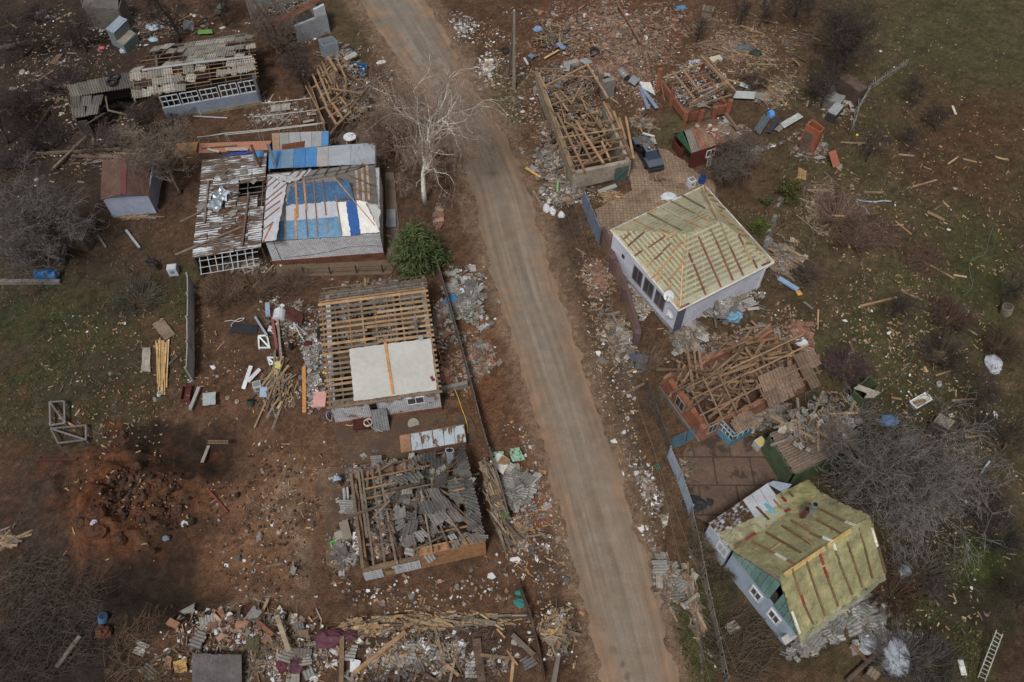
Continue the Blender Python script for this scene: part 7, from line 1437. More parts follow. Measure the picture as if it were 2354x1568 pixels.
def bag(name, label, tile, c, rx, ry, h, col, m='cloth', cat=None, seed=0, n=9):
 r = random.Random(seed + 3); g = gp(tile(*c)); o = at(tile(*c), g.z); o.z -= .03; mb = MB(); vs = []; k = 6
 for j in range(k):
  a = j / (k - 1) * math.pi / 2
  for i in range(n): b = 2 * math.pi * i / n; f = r.uniform(.82, 1.16); vs.append(o + V3((rx * math.cos(b) * math.cos(a) ** .6 * f, ry * math.sin(b) * math.cos(a) ** .6 * f, h * math.sin(a) * r.uniform(.85, 1.1))))
 mb.add(vs, [(j * n + i, j * n + (i + 1) % n, (j + 1) * n + (i + 1) % n, (j + 1) * n + i) for j in range(k - 1) for i in range(n)] + [tuple((k - 1) * n + i for i in range(n)), tuple(range(n - 1, -1, -1))], col, m); return mb.build(name, None, False, (label, cat or name.replace('_', ' '), None))
def cs(name, label, tile, o, a, b, col, z=.15, zb=None, pitch=.2, m='slate', jag=.08, cat=None, group=None, amp=.03):
 P = lambda p, zz: at(tile(*p), max(0, gp(tile(*p)).z) + zz); O_ = P(o, z); mb = MB(); mb.corr(O_, P(a, z) - O_, P(b, z if zb is None else zb) - O_, pitch, amp, col, m, jag=jag); return mb.build(name, None, False, (label, cat or name.replace('_', ' '), group))
WHT, BLU, LBL, GRYS = K(204, 204, 206), K(30, 104, 186), K(122, 150, 190), K(134, 146, 160)
# barrels, bins, tubs
cy('plastic_barrel', 'blue plastic barrel lying on the wall below the bare grey tree', A5, (325, 1335), (510, 1340), .42, K(30, 108, 180), za=.55)
cy('plastic_barrel', 'upright blue plastic barrel by the red board shed', C1, (2025, 515), (2045, 462), .3, K(34, 78, 150), za=.1, zb=.95)
cy('plastic_barrel', 'small blue barrel standing in the dug earth at the lower left', E4, (628, 1200), (626, 1165), .28, K(70, 100, 140), za=.05, zb=.6)
cy('metal_barrel', 'dented grey metal barrel lying among the bricks', A3, (1300, 630), (1360, 700), .42, K(150, 152, 150), 'metal', za=.4)
cy('wooden_barrel', 'pale slatted wooden barrel standing in the right hand meadow', E2, (2125, 125), (2150, 60), .42, K(120, 112, 96), 'wood', za=0, zb=.9)
cy('water_tank', 'grey metal tank lying behind the yellow film house', E7, (835, 640), (920, 600), .42, K(140, 146, 152), 'metal', za=.4)
cy('bucket', 'white bucket standing in the grass above the bathtub', E2, (1530, 765), (1534, 745), .18, K(190, 190, 188), za=0, zb=.3, ribs=False)
cy('bucket', 'white bucket at the foot of the lath bundle', C5, (1425, 1190), (1430, 1172), .16, K(206, 206, 204), za=0, zb=.3, ribs=False)
cy('pot', 'dark green pot standing left of the plank heap', C4, (232, 1280), (230, 1235), .28, K(54, 62, 58), za=0, zb=.35, ribs=False)
cy('pot', 'small cream pot in the dirt left of the plank heap', C4, (22, 1220), (22, 1212), .14, K(190, 170, 140), za=0, zb=.15, ribs=False); cy('pot', 'second cream pot nearer the green pot', C4, (106, 1252), (106, 1244), .14, K(196, 186, 166), za=0, zb=.15, ribs=False)
cy('rubber_boot', 'black rubber tube standing among the junk beside the canvas house', C4, (595, 775), (592, 735), .16, K(34, 32, 34), 'rubber', za=0, zb=.5, ribs=False)
cy('manhole_cover', 'round rusty manhole cover in the paved yard by the white washing machine', C1, (1848, 562), (1848, 561), .42, K(104, 84, 68), 'rust', za=.08, zb=.14, ribs=False, open_=False); cy('manhole_cover', 'round grey concrete cover in the brick yard below the canvas house', C4, (1688, 1446), (1688, 1445), .42, K(138, 130, 120), 'concrete', za=.08, zb=.14, ribs=False, open_=False)
cy('plastic_disc', 'bright green plastic disc lying on the verge by the grey blue metal fence', E3, (52, 116), (52, 114), .17, K(30, 140, 96), za=.02, zb=.06, ribs=False)
cy('round_disc', 'large pale round lid leaning in the junk beside the canvas house', C4, (480, 520), (495, 440), .5, K(190, 194, 200), 'painted_metal', za=.3, zb=.36, ribs=False, open_=False)
def rtable():
 t = thing('round_table', gp(A2(1115, 1260)), 'round white table with bent legs beside the birch path', 'table'); c = at(A2(1118, 1228), .75); mb = MB(); mb.tube([c, c + UP * .04], .62, WHT, 'painted_metal', 18); mb.build('tabletop', t)
 for k in range(3): a = k * 2.1; part(lambda m_: m_.tube([c + V3((.4 * math.cos(a), .4 * math.sin(a), 0)), c + V3((.6 * math.cos(a), .6 * math.sin(a), -.4)), c + V3((.55 * math.cos(a), .55 * math.sin(a), -.68))], .025, WHT, 'painted_metal', 5), 'leg', t)
rtable()
def appliance(name, label, tile, c, half, col, rot, lid=None, cat='washing machine'):
 p = gp(tile(*c)); t = thing(name, p, label, cat); cc, s_ = math.cos(rot), math.sin(rot); X, Y = V3((cc, s_, 0)) * half[0], V3((-s_, cc, 0)) * half[1]; h = half[2]
 part(lambda mb: mb.box(p + UP * h / 2, X, Y, UP * h / 2, col, 'painted_metal'), 'cabinet', t); part(lambda mb: mb.box(p + UP * (h + .012), X * .8, Y * .7, UP * .01, lid or tuple(v * .5 for v in col), 'plastic'), 'lid', t)
 part(lambda mb: mb.tube([p - Y * 1.0 + UP * h * .55, p - Y * 1.03 + UP * h * .55], min(half[0], half[1]) * .6, tuple(v * .4 for v in col), 'glass', 12), 'drum_door', t)
appliance('washing_machine', 'white washing machine standing in the paved yard', C1, (1930, 550), (.3, .3, .85), K(204, 206, 210), .4, K(110, 112, 120)); appliance('washing_machine', 'grey washing machine with its drum open on the cracked concrete yard', E1, (1190, 1320), (.35, .32, .85), K(170, 168, 164), .55, K(190, 170, 90)); appliance('washing_machine', 'old pale washer tipped on the junk heap left of the canvas house', C4, (300, 1130), (.3, .3, .6), K(178, 178, 172), .3, K(120, 122, 126)); appliance('stove', 'chipped white stove standing under the board fence of the tarpaulin yard', A5, (1565, 1330), (.38, .3, .85), K(176, 184, 196), .15, K(186, 186, 190), 'stove')
appliance('freezer', 'small white fridge lid box lying by the bare rafters of the brick garage', A3, (2155, 540), (.6, .35, .25), K(200, 196, 180), .35, K(190, 180, 140), 'sink')
bx_thing('box', gp(C4(850, 1235)), (.95, 1.3, .18), K(206, 150, 144), 'pink flat box lying beside the canvas house steps', 'box', 'plastic', .05); bx_thing('crate', gp(C6(1850, 825)), (.45, .45, .5), K(22, 130, 54), 'bright green canister on the long wood stack', 'canister', rot=.3); bx_thing('basket', gp(C6(310, 1075)), (.42, .42, .25), K(96, 190, 70), 'light green plastic basket beside the stone slab', 'basket', rot=.5, lid=False)
bx_thing('canister', gp(E7(680, 60)), (.3, .2, .2), K(30, 130, 90), 'green canister under the walnut limb', 'canister', rot=.4); bx_thing('box', gp(E1(1705, 955)), (.35, .25, .2), K(36, 80, 170), 'blue box in the yard before the slate barn', 'box', rot=.2); bx_thing('trough', gp(A2(1215, 660)), (1.3, 1.6, .7), K(36, 94, 140), 'blue open metal bin at the road side of the timber house', 'bin', 'painted_metal', -.1, lid=False); bx_thing('wheelbarrow_tray', gp(C5(1680, 1190)), (.7, 1.3, .4), K(96, 48, 44), 'dull red metal cart below the concrete fence', 'cart', 'rust', .1, lid=False)
bx_thing('orange_tray', gp(A5(1680, 225)), (2.0, 1.3, .35), K(150, 102, 50), 'orange brown tank lid on a tyre left of the pinkish long shed', 'lid', 'plastic', .1)
def bathtub():
 c = gp(E2(1345, 935)); d = (at(E2(1400, 870)) - at(E2(1285, 935))); d.z = 0; d.normalize(); s = V3((-d.y, d.x, 0)); t = thing('bathtub', c, 'white bathtub standing in the grass with planks inside', 'bathtub')
 def shell(mb):
  o = [(-.85, -.38), (.8, -.38), (.88, 0), (.8, .38), (-.85, .38), (-.9, 0)]
  rim = [c + d * x + s * y + UP * .58 for x, y in o]; inn = [c + d * x * .84 + s * y * .76 + UP * .57 for x, y in o]; bot = [c + d * x * .7 + s * y * .55 + UP * .15 for x, y in o]; out = [c + d * x * .8 + s * y * .75 + UP * .08 for x, y in o]
  f = lambda A, B: mb.add(A + B, [(i, (i + 1) % 6, 6 + (i + 1) % 6, 6 + i) for i in range(6)], K(206, 206, 202), 'painted_metal'); f(rim, inn); f(inn, bot); f(out, rim); mb.add(bot, [tuple(range(6))], K(150, 140, 128), 'painted_metal')
 part(shell, 'shell', t); mb = MB(); mb.bar(c - d * .7 + s * .1 + UP * .6, c + d * .5 - s * .05 + UP * .3, .18, .05, K(140, 100, 66)); mb.build('plank', None, False, ('brown plank lying inside the white bathtub', 'plank'))
bathtub()
def ladder(name, label, tile, r0, r1, n, col, z0=.05, z1=.05, w=.06):
 t = thing(name, gp(tile(*r0[0])), label, 'ladder'); P = lambda p, z: at(tile(*p), max(0, gp(tile(*p)).z) + z); a0, a1, b0, b1 = P(r0[0], z0), P(r0[1], z1), P(r1[0], z0), P(r1[1], z1)
 for a, b in ((a0, a1), (b0, b1)): part(lambda mb: mb.bar(a, b, w, w, col, 'wood'), 'rail', t)
 for k in range(n): s_ = (k + .5) / n; part(lambda mb: mb.bar(a0.lerp(a1, s_), b0.lerp(b1, s_), .05, .04, col, 'wood'), 'rung', t)
ladder('ladder', 'pale wooden ladder lying on the lower right garden', E7, ((1530, 1530), (1690, 1120)), ((1590, 1560), (1742, 1155)), 12, K(150, 150, 142), .1, 1.2); ladder('ladder', 'small brown ladder lying on the dark dug earth', E4, ((1265, 96), (1392, 96)), ((1265, 114), (1392, 112)), 15, K(112, 90, 70), .2, .2)
ladder('ladder', 'thin ladder propped on the red board shed', A4, ((505, 1500), (520, 1410)), ((540, 1490), (552, 1405)), 6, K(150, 146, 140), .1, .9)
def frame_box(name, label, tile, pts, col, cat, z=.5):
 t = thing(name, gp(tile(*pts[0])), label, cat); q = [at(tile(*p), max(0, gp(tile(*p)).z) + z) for p in pts]
 for i in range(len(q)): part(lambda mb: mb.bar(q[i], q[(i + 1) % len(q)], .12, .08, jit(col), 'wood'), 'rail', t); part(lambda mb: mb.bar(V3((q[i].x, q[i].y, 0)), q[i], .09, .09, jit(col), 'wood', (1, 0, 0)), 'post', t)
 part(lambda mb: mb.bar(q[0], q[2], .12, .06, jit(col), 'wood'), 'brace', t)
frame_box('timber_frame', 'upper grey timber frame lying in the left garden', C5, [(445, 1250), (575, 1245), (580, 1440), (450, 1460)], K(112, 106, 104), 'frame'); frame_box('timber_frame', 'lower grey timber frame beside the upper one in the left garden', C5, [(455, 1490), (770, 1460), (770, 1590), (520, 1620)], K(112, 106, 104), 'frame')  # plain wooden frames, not trestles
frame_box('window_sash', 'white window frames stacked left of the canvas house', C4, [(300, 660), (375, 655), (400, 765), (305, 765)], K(204, 212, 212), 'frame', .2); frame_box('bent_metalwork', 'white bent metal frame at the top of the plank heap', C4, [(380, 852), (480, 856), (440, 910), (400, 912)], K(204, 204, 206), 'frame', .3); frame_box('cabinet_front', 'dark brown door with a pale frame lying below the greenhouse frames', A6, [(600, 1270), (705, 1238), (730, 1290), (625, 1328)], K(188, 176, 164), 'door', .15)
sh('door_leaf', 'dark brown door leaf lying on the concrete path', A6, [(522, 1268), (690, 1215), (738, 1290), (612, 1335)], K(66, 40, 34), .08, .003, 'wood', 'door', 1, edge=0)
def rack():
 top = at(C4(612, 538), 1.3); t = thing('drying_rack', V3((top.x, top.y, 0)), 'white metal drying rack standing in the junk left of the canvas house', 'rack')
 for p in ((614, 640), (680, 640), (725, 735), (745, 655), (700, 600), (640, 660), (690, 690)): part(lambda mb: mb.tube([top, at(C4(*p), .1)], .025, K(196, 198, 200), 'painted_metal', 5), 'rod', t)
rack()
def street_lamp():
 b = gp(A2(1385, 700)); t = thing('street_lamp', b, 'white headed street lamp bent over beside the birch', 'street lamp'); h = at(A2(1400, 560), 2.6)
 part(lambda mb: mb.tube([b, b + UP * 1.6, at(A2(1370, 600), 2.5), h - V3((.2, 0, 0))], .05, K(140, 144, 148), 'metal', 6), 'pole', t)
 part(lambda mb: mb.tube([h - V3((.45, .1, .05)), h - V3((.2, .05, 0)), h + V3((.25, .06, 0)), h + V3((.45, .1, .02))], [.1, .2, .22, .1], K(206, 208, 208), 'plastic', 8), 'lamp_head', t)
street_lamp()
# sacks, cloths, sheets
for i, (T, c, rx, ry, h, col, l) in enumerate(((C1, (640, 755), .5, .75, .5, WHT, 'left one of two full white sacks below the debris heap by the road'), (C1, (697, 775), .5, .8, .5, WHT, 'right one of two full white sacks below the debris heap by the road'), (C1, (772, 815), .5, .5, .45, WHT, 'knotted white sack nearest the road verge'), (C1, (680, 690), .6, .4, .4, K(190, 190, 188), 'grey white sack on the foot of the debris heap'), (C1, (1730, 655), 1.3, .8, .5, K(190, 196, 200), 'crumpled white bulk sack in the paved yard behind the film house'), (C1, (1015, 540), .35, .35, .35, K(190, 190, 192), 'small grey plastic bag at the barn corner'),
  (E7, (810, 1350), 1.5, 2.1, .8, K(156, 162, 172), 'large white bulk sack at the bottom right'), (E7, (590, 1260), .9, .9, .4, K(160, 164, 172), 'flattened white sack left of the large bulk sack'), (E2, (2010, 580), 1.1, 1.3, .6, K(176, 180, 188), 'white cloth sack in the right hand garden'), (A3, (982, 150), .4, .55, .35, WHT, 'round white bag on the brick rubble at the top'), (A1, (1690, 250), 1.0, .9, .8, K(150, 150, 156), 'grey white bulk bag behind the dark trunk'), (A3, (1530, 350), .4, .9, .3, K(190, 190, 188), 'rolled white sheet on the wood rubble'), (A3, (685, 800), .4, .7, .3, K(200, 200, 200), 'white plastic bag inside the stone barn'), (C2, (1200, 1500), 1.1, .9, .6, K(104, 150, 176), 'light blue tarpaulin heap on the broken slates behind the film house'),
  (A3, (965, 690), 1.0, .9, .7, K(206, 128, 100), 'coral coloured padded cloth over the end of the stone barn'), (A3, (740, 880), 1.5, 1.3, .7, K(150, 118, 64), 'heap of yellow straw inside the stone barn'), (A3, (560, 275), .9, .5, .5, K(120, 146, 184), 'pale blue cloth on the dark junk heap'), (A3, (1842, 85), 1.0, .5, .5, K(64, 130, 178), 'bright blue tarpaulin bundle near the pallet stack'), (C4, (2052, 345), 1.2, .9, .3, K(20, 124, 178), 'bright blue film on the slate debris by the road'), (A2, (222, 800), .5, .45, .5, K(146, 178, 20), 'lime green cloth in a window of the long hall'), (A2, (1140, 900), .9, .8, .3, K(128, 168, 164), 'pale turquoise sheet draped in the timber house'),
  (A1, (912, 432), .6, .35, .2, K(196, 84, 96), 'pink red cloth beside the tipped cabinet'), (A1, (1105, 460), .7, .6, .3, K(160, 164, 172), 'grey white cloth by the tipped cabinet'), (A1, (1390, 250), 1.6, .9, .5, K(180, 192, 210), 'crumpled white and blue foil in the upper yard'), (A1, (1375, 360), .8, .5, .3, K(150, 182, 200), 'pale blue foil below the crumpled white foil'), (A1, (200, 650), .5, .8, .2, K(150, 144, 132), 'pale stained rag in the left yard'), (A1, (115, 800), .6, .5, .2, K(130, 132, 138), 'grey rag at the left edge of the yard'), (C4, (745, 735), .6, .5, .3, K(84, 28, 34), 'dark red cloth in the junk left of the canvas house'), (C4, (885, 990), .2, .16, .2, K(230, 196, 20), 'small bright yellow toy beside the canvas house wall'),
  (E5, (1410, 505), 1.6, 1.0, .6, K(92, 50, 64), 'large maroon curtain heap in the lower rubble'), (E5, (1575, 485), .9, .7, .5, K(84, 46, 58), 'second maroon cloth right of the large maroon curtain'), (E5, (1165, 690), .8, 1.2, .4, K(78, 42, 54), 'long maroon cloth below the torn corrugated piece'), (E5, (1040, 705), .6, .6, .4, K(96, 40, 56), 'small maroon bundle in the lower rubble'), (E6, (940, 215), .7, .6, .2, K(34, 112, 104), 'teal cloth lying by the rusty fence'), (E6, (935, 140), .5, .3, .2, K(24, 124, 112), 'torn teal strip above the teal cloth'), (E3, (315, 385), 1.5, 1.2, .25, K(46, 44, 48), 'large black film on the cracked concrete yard'), (E3, (415, 370), .6, .7, .2, K(44, 42, 46), 'small black film right of the large black film'), (A4, (840, 440), 1.4, .8, .5, K(84, 92, 96), 'dark grey plastic sheet on the broken boards'),
  (A4, (945, 490), 1.2, .9, .5, K(54, 56, 50), 'dark net bundle beside the dark grey plastic sheet'), (A4, (540, 845), .6, .8, .7, K(50, 124, 170), 'blue board standing inside the brick garage'), (A4, (1080, 1035), .6, .65, .6, K(74, 142, 220), 'bright sky blue plastic tub on the dark panels'), (E2, (1075, 1085), 1.2, .8, .4, K(88, 128, 172), 'faded blue tarpaulin under the walnut branches'), (E4, (1012, 690), .4, .3, .2, K(110, 124, 140), 'grey blue rag on the red clods'), (E4, (1130, 600), .5, .4, .2, K(190, 192, 198), 'white rag right of the red clods'), (E4, (575, 605), .4, .5, .3, K(176, 176, 196), 'pale violet rag wedged between red clods'), (C3, (620, 422), .25, .2, .2, K(224, 196, 20), 'small bright yellow bag below the leaning picket fence'),
  (E4, (640, 1265), .9, .7, .7, K(92, 60, 42), 'orange earth clod below the small blue barrel'), (E4, (585, 540), 1.1, .8, .6, K(84, 54, 38), 'big rounded red earth clod'), (E4, (600, 650), 1.5, .9, .7, K(86, 54, 38), 'biggest red earth clod with a split'), (E4, (490, 600), .8, .7, .5, K(80, 54, 40), 'red earth clod at the left of the split one'), (E4, (955, 530), .9, .6, .5, K(88, 54, 38), 'brown red clod in the middle of the dug earth'), (E4, (1090, 520), .7, .6, .5, K(84, 58, 46), 'grey brown clod right of the dug earth'), (E4, (730, 700), .8, .7, .6, K(86, 56, 42), 'dark clod on the lower side of the dug earth'), (E4, (400, 820), .6, .4, .3, K(70, 56, 48), 'small dark clod in the trampled soil'))):
 bag('cloth' if 'clod' not in l else 'earth_clod', l, T, c, rx / 1.6, ry / 1.6, h, col, 'straw' if 'straw' in l else 'earth' if 'clod' in l else 'cloth', ('sack' if 'sack' in l or 'bag' in l else 'clod' if 'clod' in l else 'cloth'), i, 11)
for l, T, pts, col, m, z, rum in (('white broken plasterboard sheet at the heap beside the road fence', C6, ((1700, 330), (1820, 445), (1885, 310), (1780, 250)), K(198, 196, 190), 'plaster', .5, .02), ('tan board lying on the white plasterboard sheet', C6, ((1760, 350), (1870, 360), (1885, 310), (1810, 270)), K(140, 112, 84), 'wood', .6, .02), ('green and white printed poster board on the slate heap', C6, ((1905, 330), (2020, 315), (1960, 200), (1870, 215)), K(130, 180, 150), 'flaked_sheet', .6, .01), ('second green printed board half under the white plasterboard', C6, ((1700, 275), (1820, 280), (1825, 235), (1710, 240)), K(120, 170, 140), 'flaked_sheet', .45, .01), ('orange tan fibre board lying on the road shoulder', C6, ((2132, 440), (2202, 443), (2203, 408), (2133, 406)), K(176, 130, 86), 'wood', .05, .004),
  ('white sheet hung over planks beside the brick garage', A3, ((1500, 790), (1620, 860), (1570, 740), (1470, 730)), K(196, 194, 188), 'plaster', .4, .04), ('big grey square sheet on a crate below the concrete fence', C5, ((1815, 1285), (1930, 1272), (1935, 1160), (1815, 1172)), K(150, 158, 158), 'painted_metal', .5, .006), ('pale stained slab lying in the left garden', C5, ((1265, 975), (1348, 978), (1345, 760), (1275, 765)), K(150, 140, 130), 'old_plaster', .12, .015), ('black panel with an orange edge lying left of the junk heap', C4, ((40, 628), (285, 640), (298, 560), (70, 540)), K(46, 46, 52), 'painted_metal', .15, .004), ('rusty brown sheet over the junk left of the canvas house', C4, ((520, 490), (690, 555), (700, 450), (540, 385)), K(84, 46, 40), 'rust', .5, .03),
  ('dark film hanging on the left wall of the canvas house', C4, ((830, 690), (870, 660), (865, 540), (820, 620)), K(36, 34, 36), 'cloth', .8, .08), ('white door panel lying left of the plank heap', C4, ((145, 1130), (180, 1136), (250, 930), (215, 922)), K(206, 206, 212), 'painted_metal', .25, .004), ('second white panel crossing the first left of the plank heap', C4, ((195, 1050), (215, 1080), (325, 965), (300, 945)), K(196, 194, 200), 'painted_metal', .4, .004), ('light blue chair seat panel in the plank heap', C4, ((310, 1205), (372, 1208), (378, 1120), (318, 1112)), K(140, 164, 196), 'plastic', .5, .01), ('pale yellow board on top of the plank heap', C4, ((445, 945), (505, 960), (498, 885), (445, 890)), K(196, 184, 110), 'wood', .6, .01),
  ('mustard yellow board at the left of the lower rubble', E5, ((195, 770), (290, 765), (285, 655), (180, 680)), K(190, 150, 84), 'wood', .2, .02), ('brown cardboard beside the mustard yellow board', E5, ((100, 740), (165, 740), (170, 650), (130, 630)), K(140, 110, 78), 'wood', .2, .04), ('large brown cardboard sheet over the white rubble', E5, ((890, 480), (960, 560), (950, 480), (920, 455)), K(120, 96, 74), 'wood', .6, .02), ('grey brown cardboard on the lower rubble', E5, ((1145, 480), (1245, 500), (1242, 425), (1165, 440)), K(124, 104, 84), 'wood', .55, .02), ('square brown cardboard in the paper litter', E5, ((1735, 745), (1800, 800), (1850, 745), (1780, 690)), K(124, 98, 74), 'wood', .2, .02), ('white plasterboard strip standing in the paper litter', E5, ((1565, 760), (1640, 770), (1650, 670), (1570, 660)), K(196, 198, 202), 'plaster', .3, .03),
  ('orange tan board on the cardboard at the pole', E6, ((1155, 440), (1205, 460), (1215, 430), (1170, 418)), K(190, 140, 82), 'wood', .5, .01), ('grey cardboard sheet by the lower power pole', E6, ((1120, 500), (1190, 570), (1250, 490), (1190, 470)), K(140, 124, 106), 'wood', .4, .03), ('orange scrap on the road shoulder near the lower rubble', E6, ((1400, 305), (1440, 325), (1452, 300), (1410, 285)), K(170, 124, 80), 'wood', .04, .02), ('green sign board lying in the upper yard', A1, ((1772, 308), (1905, 300), (1898, 264), (1770, 270)), K(96, 148, 70), 'painted_metal', .3, .006), ('tan board lying in the left upper yard', A1, ((440, 570), (495, 580), (565, 480), (510, 490)), K(110, 88, 74), 'wood', .15, .01), ('dark folded hide on a stand in the tarpaulin yard', A5, ((1290, 1230), (1380, 1300), (1410, 1240), (1325, 1165)), K(44, 32, 30), 'cloth', .7, .08),
  ('yellow fibre board in the stone barn', A3, ((660, 920), (725, 890), (722, 842), (655, 848)), K(190, 150, 96), 'wood', .5, .01), ('blue dented sheet on the wood rubble', A3, ((720, 400), (790, 445), (815, 430), (760, 370)), K(110, 134, 170), 'painted_metal', .4, .05), ('small blue crate sheet on the ground by the barn end', A3, ((470, 500), (510, 530), (540, 500), (500, 475)), K(96, 120, 160), 'painted_metal', .25, .05), ('grey tub lid right of the timber house', A2, ((640, 575), (700, 690), (720, 640), (670, 560)), K(128, 134, 142), 'painted_metal', .4, .04), ('grey metal sheet end on the long corrugated sheet', A4, ((935, 875), (1020, 910), (1030, 840), (945, 815)), K(128, 126, 120), 'painted_metal', .3, .02), ('sandy patch board behind the evergreen shrub', C3, ((205, 720), (260, 735), (272, 670), (210, 640)), K(150, 120, 74), 'earth', .04, .02), ('silvery steel cover on the path beside the white brick house', A6, ((1890, 920), (1980, 915), (1975, 755), (1895, 755)), K(124, 128, 134), 'painted_metal', .3, .004)):
 nm = 'plasterboard' if 'plasterboard' in l else 'cardboard' if 'cardboard' in l else 'poster_board' if 'printed' in l else 'metal_sheet' if 'sheet' in l and ('blue' in l or 'rusty' in l or 'grey' in l) else 'slab' if 'slab' in l else 'panel'
 sh(nm, l, T, pts, col, z, rum, m, {'plasterboard': 'board', 'poster_board': 'poster'}.get(nm), 5, edge=.03 if rum > .005 else 0)
